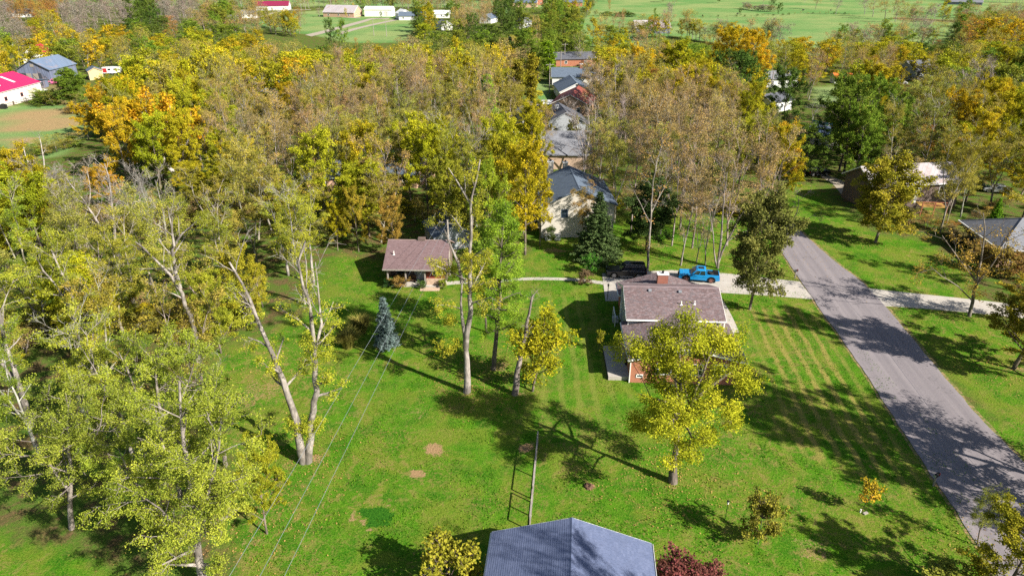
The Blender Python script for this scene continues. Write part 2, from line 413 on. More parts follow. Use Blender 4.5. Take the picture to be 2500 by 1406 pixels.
stripe2 = sstep(sdist(GP, wpoly([(1290, 700), (1450, 700), (1560, 950), (1480, 1120), (1240, 1000)])), -2, 4)
zz = (vnoise(GP, 9, 3) - 0.5) * 0.10
zz[GP[:, 1] > 330] *= 3
me = bpy.data.meshes.new('ground')
idx = np.arange(nx * ny).reshape(ny, nx)
quads = np.stack([idx[:-1, :-1].ravel(), idx[:-1, 1:].ravel(), idx[1:, 1:].ravel(), idx[1:, :-1].ravel()], 1)
V3 = np.column_stack([GP, zz * 0.0]).astype(np.float32)
def np_mesh(me, V, Q, smooth=False):
    k = Q.shape[1]
    me.vertices.add(len(V)); me.vertices.foreach_set('co', np.ascontiguousarray(V, np.float32).ravel())
    me.loops.add(Q.size); me.loops.foreach_set('vertex_index', np.ascontiguousarray(Q, np.int32).ravel())
    me.polygons.add(len(Q)); me.polygons.foreach_set('loop_start', np.arange(0, Q.size, k, dtype=np.int32))
    if smooth: me.polygons.foreach_set('use_smooth', np.ones(len(Q), bool))
    me.update(calc_edges=True)
np_mesh(me, V3, quads, True)
for nm, a in (('lawn', lawn), ('pasture', past), ('dry', dry), ('soil', soil), ('dark', dark), ('stripe', stripe), ('stripe2', stripe2)):
    at_ = me.attributes.new(nm, 'FLOAT', 'POINT'); at_.data.foreach_set('value', a.astype(np.float32))
ground = bpy.data.objects.new('ground', me); C.objects.link(ground); ground['kind'] = 'structure'

m, nt = new_mat('ground'); P = geopos(nt)
n1 = noise(nt, P, 0.11, 5, 0.6); n2 = noise(nt, P, 0.55, 6, 0.65); n3 = noise(nt, P, 3.2, 5, 0.7); n4 = noise(nt, P, 7.0, 4, 0.8)
n5 = noise(nt, P, 0.24, 4, 0.6, 0.6)
g = mixc(nt, ramp(nt, n2, 0.32, 0.66), (0.030, 0.138, 0.007), (0.082, 0.220, 0.011))
g = mixc(nt, mathn(nt, 'MULTIPLY', ramp(nt, n5, 0.44, 0.60), 0.85), g, mixc(nt, n3, (0.105, 0.190, 0.016), (0.195, 0.225, 0.030)))
g = mixc(nt, mathn(nt, 'MULTIPLY', ramp(nt, n3, 0.50, 0.66), ramp(nt, n1, 0.42, 0.60)), g, (0.25, 0.185, 0.065))
g = mixc(nt, mathn(nt, 'MULTIPLY', ramp(nt, n4, 0.50, 0.66), 0.75), g, (0.19, 0.235, 0.035))
g = mixc(nt, mathn(nt, 'MULTIPLY', ramp(nt, n4, 0.50, 0.36), 0.75), g, (0.020, 0.065, 0.006))
n6 = noise(nt, P, 0.9, 6, 0.75, 0.8); n7 = noise(nt, P, 0.06, 3)
g = mixc(nt, mathn(nt, 'MULTIPLY', ramp(nt, n6, 0.50, 0.62), mathn(nt, 'ADD', 0.24, mathn(nt, 'MULTIPLY', ramp(nt, n7, 0.42, 0.6), 0.6))), g, (0.24, 0.20, 0.06))
# mowing stripes: bands of grass cut in alternate directions
sep = nt.nodes.new('ShaderNodeSeparateXYZ'); L(nt, P, sep.inputs[0])
ra = at(2000, 755); rb = at(2250, 1130); dv = (rb - ra)[:2]; dv /= np.linalg.norm(dv)
off = mathn(nt, 'ADD', mathn(nt, 'MULTIPLY', sep.outputs[0], float(-dv[1])), mathn(nt, 'MULTIPLY', sep.outputs[1], float(dv[0])))
wob = mathn(nt, 'ADD', mathn(nt, 'MULTIPLY', n5, 1.1), mathn(nt, 'MULTIPLY', n2, 0.25))
s1 = mathn(nt, 'SINE', mathn(nt, 'MULTIPLY', mathn(nt, 'ADD', off, wob), 4.3))
s2 = mathn(nt, 'SINE', mathn(nt, 'MULTIPLY', mathn(nt, 'ADD', sep.outputs[0], wob), 3.6))
f1 = mathn(nt, 'MULTIPLY', ramp(nt, s1, -0.2, 1.0), mathn(nt, 'MULTIPLY', attr(nt, 'stripe'), mathn(nt, 'MULTIPLY', ramp(nt, noise(nt, P, 0.5, 5, 0.65), 0.15, 0.62), mathn(nt, 'ADD', 0.30, mathn(nt, 'MULTIPLY', n3, 0.7)))))
f2 = mathn(nt, 'MULTIPLY', ramp(nt, s2, 0.0, 0.9), mathn(nt, 'MULTIPLY', attr(nt, 'stripe2'), mathn(nt, 'MULTIPLY', n2, 0.9)))
g = mixc(nt, mathn(nt, 'MULTIPLY', f1, 1.35, None, True), g, (0.30, 0.245, 0.07))
g = mixc(nt, mathn(nt, 'MULTIPLY', f2, 1.2, None, True), g, (0.20, 0.225, 0.045))
lit = mixc(nt, ramp(nt, n3, 0.35, 0.65), (0.17, 0.105, 0.055), (0.075, 0.075, 0.028))
lit = mixc(nt, ramp(nt, n2, 0.38, 0.58), lit, (0.075, 0.145, 0.020))
lit = mixc(nt, mathn(nt, 'MULTIPLY', ramp(nt, n4, 0.5, 0.7), 0.5), lit, (0.28, 0.18, 0.08))
pn = noise(nt, P, 0.02, 5, 0.6)
pst = mixc(nt, ramp(nt, pn, 0.36, 0.64), (0.115, 0.235, 0.070), (0.225, 0.285, 0.105))  # greens paled and blued, so the colour carries the far haze
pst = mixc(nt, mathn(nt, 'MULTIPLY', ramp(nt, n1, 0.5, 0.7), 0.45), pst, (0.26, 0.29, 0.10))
col = mixc(nt, attr(nt, 'lawn'), lit, g)
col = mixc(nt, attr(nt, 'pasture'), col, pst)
col = mixc(nt, attr(nt, 'dry'), col, mixc(nt, n2, (0.36, 0.22, 0.12), (0.30, 0.25, 0.11)))
so = ramp(nt, mathn(nt, 'ADD', attr(nt, 'soil'), mathn(nt, 'MULTIPLY', mathn(nt, 'SUBTRACT', mathn(nt, 'ADD', mathn(nt, 'MULTIPLY', n3, 0.6), mathn(nt, 'MULTIPLY', n4, 0.4)), 0.5), 1.8)), 0.42, 0.72)
col = mixc(nt, so, col, mixc(nt, n4, (0.25, 0.15, 0.075), (0.40, 0.27, 0.14)))
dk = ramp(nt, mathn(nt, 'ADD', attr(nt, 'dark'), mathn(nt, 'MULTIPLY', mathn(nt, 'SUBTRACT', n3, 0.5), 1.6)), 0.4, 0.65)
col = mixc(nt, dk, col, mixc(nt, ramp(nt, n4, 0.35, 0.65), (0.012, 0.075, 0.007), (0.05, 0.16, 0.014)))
hgt = mathn(nt, 'ADD', mathn(nt, 'MULTIPLY', n3, 0.5), mathn(nt, 'MULTIPLY', n4, 0.5))
dfs = nt.nodes.new('ShaderNodeBsdfDiffuse'); L(nt, col, dfs.inputs[0]); L(nt, bump(nt, hgt, 0.75, 0.30), dfs.inputs['Normal'])
oo = nt.nodes.new('ShaderNodeOutputMaterial'); L(nt, dfs.outputs[0], oo.inputs[0]); MATS['ground'] = m
me.materials.append(m)

# asphalt with lane wear along the road
m, nt = new_mat('asphalt'); P = geopos(nt)
sep = nt.nodes.new('ShaderNodeSeparateXYZ'); L(nt, P, sep.inputs[0])
off = mathn(nt, 'ADD', mathn(nt, 'MULTIPLY', sep.outputs[0], float(-dv[1])), mathn(nt, 'MULTIPLY', sep.outputs[1], float(dv[0])))
alo = mathn(nt, 'ADD', mathn(nt, 'MULTIPLY', sep.outputs[0], float(dv[0])), mathn(nt, 'MULTIPLY', sep.outputs[1], float(dv[1])))
cb = nt.nodes.new('ShaderNodeCombineXYZ'); L(nt, mathn(nt, 'MULTIPLY', off, 1.6), cb.inputs[0]); L(nt, mathn(nt, 'MULTIPLY', alo, 0.04), cb.inputs[1])
f = noise(nt, cb.outputs[0], 1.0, 5, 0.6); g = noise(nt, P, 9, 4, 0.7); h = noise(nt, P, 0.35, 4)
c = mixc(nt, ramp(nt, f, 0.35, 0.65), (0.185, 0.164, 0.175), (0.235, 0.208, 0.216))
c = mixc(nt, mathn(nt, 'MULTIPLY', ramp(nt, g, 0.4, 0.7), 0.3), c, (0.33, 0.30, 0.29))
c = mixc(nt, mathn(nt, 'MULTIPLY', ramp(nt, h, 0.5, 0.7), 0.3), c, (0.17, 0.155, 0.165))
vor = nt.nodes.new('ShaderNodeTexVoronoi'); vor.feature = 'DISTANCE_TO_EDGE'; vor.inputs['Scale'].default_value = 0.22
wv = nt.nodes.new('ShaderNodeVectorMath'); wv.operation = 'ADD'; L(nt, P, wv.inputs[0])
nv = nt.nodes.new('ShaderNodeTexNoise'); nv.inputs['Scale'].default_value = 0.8; L(nt, P, nv.inputs['Vector']); sc_ = nt.nodes.new('ShaderNodeVectorMath'); sc_.operation = 'SCALE'; sc_.inputs['Scale'].default_value = 2.4; L(nt, nv.outputs['Color'], sc_.inputs[0]); L(nt, sc_.outputs[0], wv.inputs[1]); L(nt, wv.outputs[0], vor.inputs['Vector'])
ck = mathn(nt, 'MULTIPLY', ramp(nt, vor.outputs['Distance'], 0.012, 0.002), ramp(nt, h, 0.42, 0.60))
c = mixc(nt, mathn(nt, 'MULTIPLY', ck, 0.55), c, (0.07, 0.065, 0.07))
ln = mathn(nt, 'ABSOLUTE', mathn(nt, 'SINE', mathn(nt, 'MULTIPLY', mathn(nt, 'ADD', off, mathn(nt, 'MULTIPLY', h, 0.6)), 1.55)))
c = mixc(nt, mathn(nt, 'MULTIPLY', ramp(nt, ln, 0.45, 1.0), 0.22), c, (0.15, 0.135, 0.145))
principled(nt, c, 0.9, 0.25, 0, bump(nt, g, 0.3, 0.02)); MATS['asphalt'] = m
m, nt = new_mat('gravel_track'); P = geopos(nt)
g = noise(nt, P, 1.2, 5, 0.7)
principled(nt, mixc(nt, g, (0.27, 0.23, 0.18), (0.42, 0.37, 0.30)), 1.0, 0.1); MATS['gravel_track'] = m

def sheet(name, pts, mat, z, thick=0.0):
    b = MB()
    if thick:
        b.prism([(p[0], p[1]) for p in pts], z - thick, z, 'Z')
    else:
        b.add([(p[0], p[1], z) for p in pts], [tuple(range(len(pts)))])
    o = b.build(name, mat); o['kind'] = 'structure'
    bm = bmesh.new(); bm.from_mesh(o.data); bmesh.ops.recalc_face_normals(bm, faces=bm.faces)
    if not thick:
        for f_ in bm.faces:
            if f_.normal.z < 0: f_.normal_flip()
    bmesh.ops.triangulate(bm, faces=[f_ for f_ in bm.faces if len(f_.verts) > 4]); bm.to_mesh(o.data); bm.free()
    return o
def curve2(pts, per=8):
    """Catmull-Rom through 2D points"""
    p = [np.array(q[:2], float) for q in pts]; p = [2 * p[0] - p[1]] + p + [2 * p[-1] - p[-2]]; out = []
    for i in range(1, len(p) - 2):
        for k in range(per):
            t = k / per
            out.append(0.5 * (2 * p[i] + (p[i + 1] - p[i - 1]) * t + (2 * p[i - 1] - 5 * p[i] + 4 * p[i + 1] - p[i + 2]) * t * t + (3 * p[i] - p[i - 1] - 3 * p[i + 1] + p[i + 2]) * t ** 3))
    out.append(p[-2]); return out
def ribbon(name, left, right, mat, z, thick=0.0, jit=0.0):
    l, r = curve2(left), curve2(right); n = min(len(l), len(r)); b = MB()
    rg = random.Random(3)
    l = [q + np.array([rg.uniform(-jit, jit), 0]) for q in l]; r = [q + np.array([rg.uniform(-jit, jit), 0]) for q in r]
    vs = []
    for i in range(n): vs += [(*l[i], z), (*r[i], z)]
    fs = [(2 * i, 2 * i + 1, 2 * i + 3, 2 * i + 2) for i in range(n - 1)]
    if thick:
        k = len(vs); vs += [(x, y, z_ - thick) for x, y, z_ in vs]
        fs += [(2 * i, 2 * i + 2, k + 2 * i + 2, k + 2 * i) for i in range(n - 1)] + [(2 * i + 1, k + 2 * i + 1, k + 2 * i + 3, 2 * i + 3) for i in range(n - 1)]
        fs += [(0, k, k + 1, 1), (2 * n - 2, 2 * n - 1, k + 2 * n - 1, k + 2 * n - 2)]
    b.add(vs, fs); o = b.build(name, mat); o['kind'] = 'structure'
    bm = bmesh.new(); bm.from_mesh(o.data)
    for f_ in bm.faces:
        if f_.normal.z < -0.5: f_.normal_flip()
    bm.to_mesh(o.data); bm.free(); return o
RL = [(2700, 1830), (2370, 1305), (2260, 1140), (2160, 985), (2090, 880), (1985, 730), (1930, 650), (1870, 565), (1815, 525), (1740, 506), (1640, 500), (1500, 497)]
RR = [(3100, 1700), (2640, 1262), (2420, 1050), (2310, 925), (2180, 770), (2105, 690), (2040, 640), (1965, 575), (1905, 520), (1850, 496), (1760, 488), (1650, 485), (1500, 483)]
ROADP = [at(u, v) for u, v in RL] + [at(u, v) for u, v in RR][::-1]
ribbon('road', [at(u, v) for u, v in RL], [at(u, v) for u, v in RR], 'asphalt', 0.055, 0.06, 0.09)
# narrow verge of worn earth along both road edges
def offset_line(pts, d):
    o = []
    for i, p in enumerate(pts):
        t = pts[min(i + 1, len(pts) - 1)][:2] - pts[max(i - 1, 0)][:2]; t = t / np.linalg.norm(t)
        o.append(p[:2] + np.array([-t[1], t[0]]) * d)
    return o
m, nt = new_mat('verge'); P = geopos(nt); g = noise(nt, P, 2.5, 5, 0.7); h = noise(nt, P, 12, 3)
principled(nt, mixc(nt, ramp(nt, g, 0.42, 0.60), (0.10, 0.14, 0.03), mixc(nt, h, (0.26, 0.15, 0.08), (0.36, 0.26, 0.13))), 1.0, 0.1); MATS['verge'] = m
lp = [at(u, v) for u, v in RL]; rp = [at(u, v) for u, v in RR]
ribbon('road_verge', offset_line(lp, 0.30), offset_line(lp, -0.05), 'verge', 0.012, 0, 0.10)
ribbon('road_verge', offset_line(rp, -0.38), offset_line(rp, 0.05), 'verge', 0.012, 0, 0.12)
ribbon('road_joint', offset_line([(a + b) / 2 for a, b in zip(lp, rp)], 0.015)[:6], offset_line([(a + b) / 2 for a, b in zip(lp, rp)], -0.015)[:6], 'roof_charcoal', 0.0595)
# neighbour's concrete drive on the far side of the road
ribbon('neighbour_drive', [at(2175, 772), at(2150, 748), at(2330, 760), at(2480, 775), at(2640, 790)], [at(2085, 692), at(2110, 703), at(2360, 730), at(2500, 745), at(2640, 752)], 'concrete', 0.045, 0.06)
ribbon('neighbour_drive', [at(2005, 432), at(2035, 452), at(2060, 480), at(2110, 510)], [at(2000, 422), at(2052, 440), at(2100, 470), at(2150, 500)], 'gravel_track', 0.02)
# driveway slabs
drv = [at(1470, 668), at(1640, 660), at(1770, 668), at(1952, 688), at(1986, 731), at(1880, 722), at(1760, 715), at(1620, 735), at(1478, 735)]
sheet('driveway', drv, 'concrete', 0.05, 0.06)
for (a, b) in (((1560, 664), (1575, 735)), ((1665, 661), (1700, 722)), ((1790, 671), (1830, 718)), ((1880, 680), (1915, 724))):
    p, q = at(*a), at(*b); t = (q - p) / np.linalg.norm(q - p); nn = np.array([-t[1], t[0], 0]) * 0.018
    sheet('driveway_joint', [p + nn, q + nn, q - nn, p - nn], 'roof_charcoal', 0.0545)
ribbon('footpath', [at(1060, 702), at(1110, 694), at(1190, 692), at(1290, 684), at(1400, 686), at(1478, 696)], [at(1060, 694), at(1110, 687), at(1190, 686), at(1290, 678), at(1400, 680), at(1478, 688)], 'concrete', 0.045, 0.06)
ribbon('footpath', [at(1752, 735), at(1764, 762), at(1774, 788), at(1784, 812)], [at(1766, 735), at(1783, 765), at(1795, 790), at(1804, 812)], 'concrete', 0.046, 0.06)
# far lanes
ribbon('farm_track', [at(745, 86), at(800, 73), at(880, 52), at(905, 46), at(950, 45)], [at(760, 90), at(815, 76), at(890, 55), at(912, 48), at(950, 47.5)], 'gravel_track', 0.06)
ribbon('farm_track', [at(820, 82), at(880, 66), at(960, 49), at(990, 44)], [at(832, 85), at(890, 68), at(966, 51), at(994, 45.5)], 'gravel_track', 0.05)
ribbon('farm_track', [at(600, 52), at(650, 36), at(690, 26), at(760, 24)], [at(600, 54), at(655, 38), at(695, 27.5), at(760, 25)], 'gravel_track', 0.05)
ribbon('farm_track', [at(880, 44), at(850, 42.5), at(835, 41)], [at(880, 46), at(850, 44.5), at(835, 43)], 'gravel_track', 0.07)
ribbon('farm_track', [at(1590, 56), at(1612, 52), at(1628, 48)], [at(1600, 60), at(1620, 55), at(1634, 50)], 'gravel_track', 0.05)
ribbon('farm_yard', [at(-150, 300), at(0, 268), at(90, 240), at(150, 222)], [at(-150, 262), at(0, 240), at(100, 205), at(170, 195)], 'verge', 0.02)
ribbon('mown_strip', [at(2180, 48), at(2300, 55), at(2420, 60)], [at(2180, 42), at(2300, 48), at(2420, 55)], 'verge', 0.03)
# ------------------------------------------------------------------ buildings
def shingles(mb, o, ud, vd, U, V, expo, tab, thick=0.022, seed=1):
    """courses of tabs on a slope: o = lower corner, ud along the eave, vd up the slope"""
    rg = random.Random(seed)
    o, ud, vd = Vector(o), Vector(ud).normalized(), Vector(vd).normalized(); nn = ud.cross(vd)
    if nn.z < 0: nn = -nn
    nrow = int(V / expo)
    for r in range(nrow):
        y0 = r * expo; y1 = min(V, y0 + expo * 1.05); x = -rg.random() * tab
        while x < U:
            wdt = tab * rg.uniform(0.75, 1.25)
            a, b = max(0, x), min(U, x + wdt - 0.012)
            x += wdt
            if b - a < 0.05: continue
            t = thick * rg.uniform(0.8, 1.3); d = rg.uniform(-0.008, 0.008)
            p0 = o + ud * a + vd * (y0 + d); p1 = o + ud * b + vd * (y0 + d); p2 = o + ud * b + vd * y1; p3 = o + ud * a + vd * y1
            mb.add([p0 + nn * t, p1 + nn * t, p2 + nn * 0.004, p3 + nn * 0.004, p0 - nn * 0.001, p1 - nn * 0.001], [(0, 1, 2, 3), (4, 5, 1, 0), (4, 0, 3), (5, 2, 1)])

def window(root, wx, wz, w_, h_, plane, s, frame='white_paint', depth=0.06, sill=True, mull=True):
    """plane: ('x', x0) wall facing +-x, ('y', y0) wall facing +-y; s = outward sign"""
    def put(b, a, c, da, dz, t, off):
        if plane[0] == 'y': b.box((a, plane[1] + s * off, c), (da, t, dz))
        else: b.box((plane[1] + s * off, a, c), (t, da, dz))
    fr = MB(); e = 0.09
    for zz_ in (wz - h_ / 2, wz + h_ / 2): put(fr, wx, zz_, w_ + 2 * e, e, depth, depth / 2 - 0.003)
    for xx in (wx - w_ / 2 - e / 2 , wx + w_ / 2 + e / 2): put(fr, xx, wz, e - 0.004, h_ - e - 0.004, depth, depth / 2 - 0.005)
    if mull: put(fr, wx, wz, w_ - 0.004, 0.05, depth * 0.7, depth * 0.35 - 0.004)
    f = fr.build('window', frame, root)
    pn = MB(); put(pn, wx, wz, w_ - 0.006, h_ - e - 0.01, 0.024, 0.008); pn.build('pane', 'glass', f)
    return f
def door(root, wx, w_, h_, plane, s, mat='white_paint', z0=0.05):
    b = MB()
    def put(bb, a, c, da, dz, t, off):
        if plane[0] == 'y': bb.box((a, plane[1] + s * off, c), (da, t, dz))
        else: bb.box((plane[1] + s * off, a, c), (t, da, dz))
    put(b, wx, z0 + h_ / 2, w_, h_, 0.07, 0.03)
    for k in (0.28, 0.72): put(b, wx, z0 + h_ * k, w_ * 0.62, h_ * 0.3, 0.02, 0.072)
    d = b.build('door', mat, root)
    k = MB(); put(k, wx + w_ * 0.38, z0 + h_ * 0.47, 0.06, 0.06, 0.06, 0.09); k.build('handle', 'rim', d)
    return d
def gable(root, x0, x1, y0, y1, eave, ridge, wall, roof, over=0.45, gover=0.4, trim='white_paint', tabs=None, thick=0.16, gable_wall=None, roofname='roof', wallname='wall', gutter=True, seed=1, clipwall=None):
    """gable volume, ridge along local y; returns the roof"""
    xm = (x0 + x1) / 2; hw = (x1 - x0) / 2
    b = MB()
    b.prism([(x0, -0.1), (x1, -0.1), (x1, eave), (xm, ridge), (x0, eave)], y0, y1, 'Y')
    b.build(wallname, wall, root)
    sl = (ridge - eave) / hw; ez = eave - over * sl
    r = MB(); ya, yb = y0 - gover, y1 + gover; o = 0.012
    top = lambda x: ridge + o + thick - sl * abs(x - xm)
    for sgn in (-1, 1):
        xe = xm + sgn * (hw + over)
        pl = [(xm, ridge + o), (xm, ridge + o + thick), (xe, ez + o + thick), (xe, ez + o)]
        if sgn > 0: pl = pl[::-1]
        r.prism(pl, ya, yb, 'Y')
    ro = r.build(roofname, roof, root)
    cap = MB(); cw = 0.16
    cap.prism([(xm - cw, ridge + o + thick - sl * cw + 0.006), (xm, ridge + o + thick + 0.035), (xm + cw, ridge + o + thick - sl * cw + 0.006), (xm, ridge + o + thick - 0.02)], ya - 0.01, yb + 0.01, 'Y')
    cap.build('ridge_cap', tabs[0] if tabs else roof, ro)
    if tabs:
        sh = MB(); s_len = math.hypot(hw + over, (hw + over) * sl)
        for sgn in (-1, 1):
            xe = xm + sgn * (hw + over)
            shingles(sh, (xe, ya, ez + o + thick), (0, 1, 0), (-sgn, 0, sl), yb - ya, s_len, tabs[1], tabs[2], tabs[3] if len(tabs) > 3 else 0.022, seed + sgn)
        so_ = sh.build('shingle', tabs[0], ro); so_['kind'] = 'stuff'
    for sgn in (-1, 1):   # barge boards on the two gable ends
        xe = xm + sgn * (hw + over)
        for yy in (ya - 0.022, yb + 0.022):
            f = MB()
            pl = [(xm, ridge + o - 0.06), (xm, ridge + o + thick - 0.015), (xe, ez + o + thick - 0.015), (xe, ez + o - 0.06)]
            if sgn > 0: pl = pl[::-1]
            f.prism(pl, yy - 0.02, yy + 0.02, 'Y'); f.build('barge_board', trim, ro)
    if gutter:
        for sgn in (-1, 1):
            gq = MB(); xe = xm + sgn * (hw + over + 0.06)
            gq.prism([(xe - 0.055, ez + 0.05), (xe + 0.055, ez + 0.05), (xe + 0.055, ez + 0.14), (xe + 0.03, ez + 0.14), (xe + 0.03, ez + 0.07), (xe - 0.055, ez + 0.07)], ya, yb, 'Y')
            gq.build('gutter', trim, ro)
    return ro
def chimney(parent, x, y, z0, z1, w_, d_, mat='brick_chimney', cap='white_paint'):
    b = MB(); b.box((x, y, (z0 + z1) / 2), (w_, d_, z1 - z0)); ch = b.build('chimney', mat, parent)
    c = MB(); c.box((x, y, z1 + 0.05), (w_ + 0.14, d_ + 0.14, 0.10)); c.build('chimney_cap', cap, ch)
    p = MB(); p.tube([(x, y, z1 + 0.1), (x, y, z1 + 0.38)], 0.16, 8); p.build('flue', 'dark_metal', ch)
    return ch
def vent(parent, x, y, z, s, kind='box'):
    b = MB()
    if kind == 'box': b.box((x, y, z + 0.11), (0.38, 0.34, 0.24)); b.build('roof_vent', 'grey_metal', parent, bevel=0.03)
    else:
        b.tube([(x, y, z - 0.1), (x, y, z + s)], 0.065, 8); b.box((x, y, z + 0.02), (0.3, 0.3, 0.03)); b.build('vent_pipe', 'white_paint', parent)

# --- main split level house
mh = thing('house', 'brown-shingled split-level house with orange brick front gable and brick chimney', 'house', (18.0, 68.8, 0), math.radians(-2.6))
gable(mh, -5.3, 6.0, -9.0, -2.0, 3.02, 4.45, 'brick_orange', 'roof_brown', 0.35, 0.55, tabs=('shingle_brown', 0.145, 0.30), seed=3)
# main block: ridge along x, so built in a turned sub-frame by hand
def block_x(root, x0, x1, y0, y1, eave, ridge, wall, roof, over, gover, tabs, seed, trim='white_paint', name='roof'):
    ym = (y0 + y1) / 2; hw = (y1 - y0) / 2; sl = (ridge - eave) / hw; ez = eave - over * sl; o = 0.012; th = 0.16
    b = MB(); b.prism([(y0, -0.1), (y1, -0.1), (y1, eave), (ym, ridge), (y0, eave)], x0, x1, 'X'); b.build('wall', wall, root)
    r = MB(); xa, xb = x0 - gover, x1 + gover
    for sgn in (-1, 1):
        ye = ym + sgn * (hw + over)
        pl = [(ym, ridge + o), (ym, ridge + o + th), (ye, ez + o + th), (ye, ez + o)]
        if sgn < 0: pl = pl[::-1]
        r.prism(pl, xa, xb, 'X')
    ro = r.build(name, roof, root)
    if tabs:
        sh = MB(); s_len = math.hypot(hw + over, (hw + over) * sl)
        for sgn in (-1, 1):
            shingles(sh, (xa, ym + sgn * (hw + over), ez + o + th), (1, 0, 0), (0, -sgn, sl), xb - xa, s_len, tabs[1], tabs[2], 0.022, seed + sgn)
        so_ = sh.build('shingle', tabs[0], ro); so_['kind'] = 'stuff'
    cap = MB(); cw = 0.16
    cap.prism([(ym - cw, ridge + o + th - sl * cw + 0.006), (ym, ridge + o + th + 0.035), (ym + cw, ridge + o + th - sl * cw + 0.006), (ym, ridge + o + th - 0.02)], xa, xb, 'X')
    cap.build('ridge_cap', tabs[0] if tabs else roof, ro)
    for sgn in (-1, 1):
        ye = ym + sgn * (hw + over)
        for xx in (xa - 0.022, xb + 0.022):
            f = MB()
            pl = [(ym, ridge + o - 0.06), (ym, ridge + o + th - 0.015), (ye, ez + o + th - 0.015), (ye, ez + o - 0.06)]
            if sgn < 0: pl = pl[::-1]
            f.prism(pl, xx - 0.02, xx + 0.02, 'X'); f.build('barge_board', trim, ro)
    for sgn in (-1, 1):
        ye = ym + sgn * (hw + over + 0.06); gq = MB()
        gq.prism([(ye - 0.055, ez + 0.03), (ye + 0.055, ez + 0.03), (ye + 0.055, ez + 0.15), (ye + 0.03, ez + 0.15), (ye + 0.03, ez + 0.06), (ye - 0.055, ez + 0.06)], xa, xb, 'X')
        gq.build('gutter', trim, ro)
    return ro, (lambda y: ridge + o + th - sl * abs(y - ym))
r_main, zf = block_x(mh, -4.9, 5.3, -2.4, 6.0, 4.2, 5.85, 'siding_grey', 'roof_brown', 0.45, 0.35, ('shingle_brown', 0.145, 0.30), 11)
for (x, y) in ((-2.3, 1.1), (1.1, 1.0)): vent(r_main, x, y, zf(y), 0, 'box')
for (x, y) in ((1.0, -0.75), (2.5, -0.65)): vent(r_main, x, y, zf(y), 0.45, 'pipe')
r_back = gable(mh, -4.75, 4.85, 6.3, 9.2, 2.7, 4.15, 'brick_orange', 'roof_brown', 0.4, 0.35, tabs=('shingle_brown', 0.145, 0.30), seed=23)
chimney(r_back, 0.0, 6.35, 3.6, 5.55, 1.25, 0.75)
# front gable details (facing the camera)
window(mh, -4.3, 0.85, 0.55, 0.30, ('y', -9.0), -1, mull=False)
window(mh, -1.9, 1.75, 1.5, 1.3, ('y', -9.0), -1)
window(mh, 1.2, 1.75, 1.7, 1.3, ('y', -9.0), -1)
window(mh, 3.9, 1.75, 1.1, 1.3, ('y', -9.0), -1)
b = MB(); b.box((0.35, -9.03, 3.75), (0.9, 0.06, 0.5)); b.build('gable_vent', 'white_paint', mh)
window(mh, -4.2, 2.05, 1.0, 1.1, ('x', -5.3), -1); window(mh, -6.6, 2.05, 1.2, 1.1, ('x', -5.3), -1)
window(mh, 1.5, 3.2, 1.2, 1.1, ('x', -4.9), -1); window(mh, 4.5, 3.2, 1.0, 1.1, ('x', -4.9), -1)
b = MB()
b.box((-5.32, -9.02, 1.46), (0.10, 0.10, 2.9)); b.build('downpipe', 'white_paint', mh)
b = MB(); b.box((-4.97, -2.42, 2.0), (0.10, 0.10, 4.0)); b.build('downpipe', 'white_paint', mh)
b = MB(); b.box((5.5, -2.75, 2.1), (0.13, 0.13, 4.2)); b.build('porch_post', 'white_paint', mh)
b = MB(); b.box((4.2, -2.75, 2.1), (0.13, 0.13, 4.2)); b.build('porch_post', 'white_paint', mh)
b = MB(); b.box((-5.75, 4.2, 1.35), (0.10, 2.6, 0.16)); b.box((-5.75, 3.0, 0.7), (0.1, 0.1, 1.4)); b.box((-5.75, 5.4, 0.7), (0.1, 0.1, 1.4))
b.build('stair_rail', 'white_paint', mh)
door(mh, 5.0, 1.0, 2.05, ('x', -4.9), -1)
# raised patio slab beside the wing
b = MB(); p = [at(1479, 855), at(1529, 855), at(1556, 932), at(1482, 930)]
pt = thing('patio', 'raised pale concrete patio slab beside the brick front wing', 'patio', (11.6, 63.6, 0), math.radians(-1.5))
b.box((0, 0, 0.22), (2.75, 6.3, 0.44)); b.build('slab', 'concrete', pt)
b = MB(); b.box((-1.385, -0.1, 0.20), (0.02, 6.2, 0.38)); b.build('slab_side_shade', 'roof_gap', pt)  # thin dark sheet that paints in the shade on the slab's left side
for k in range(3):
    b = MB(); b.box((0, -2.0 + 2.0 * k, 0.4425), (2.7, 0.02, 0.003)); b.build('slab_joint', 'roof_charcoal', pt)
b = MB(); b.box((0.9, -0.7, 0.70), (0.55, 0.55, 0.50)); tag(b.build('grill_box', 'dark_metal', bevel=0.05), 'dark grill box on the concrete patio by the wall', 'grill').location = (11.6, 63.6, 0)
b = MB(); b.box((0, 0, 0.35), (0.7, 0.7, 0.66)); b.tube([(0, 0, 0.68), (0, 0, 0.72)], 0.27, 12)
o = b.build('condenser', 'ac_unit', bevel=0.04); tag(o, 'grey air conditioner unit in the shade left of the split-level house', 'air conditioner'); o.location = (12.6, 73.2, 0)

# --- near grey roof at the bottom edge
nh = thing('house', 'grey-blue shingled gable house cut by the bottom edge of the frame', 'house', tuple(at(1382, 1262, 5.0) * np.array([1, 1, 0]) + np.array([-0.28, -7.25, 0])), math.radians(-5.5))
gable(nh, -5.25, 5.25, -6.5, 6.9, 3.08, 4.82, 'siding_white', 'roof_gap', 0.40, 0.35, tabs=('shingle_grey_sheen', 0.16, 0.33, 0.014), seed=41)
window(nh, -1.5, 1.7, 1.2, 1.2, ('y', 6.9), 1); window(nh, 2.0, 1.7, 1.2, 1.2, ('y', 6.9), 1); window(nh, 2.5, 1.7, 1.2, 1.2, ('x', -5.25), -1)
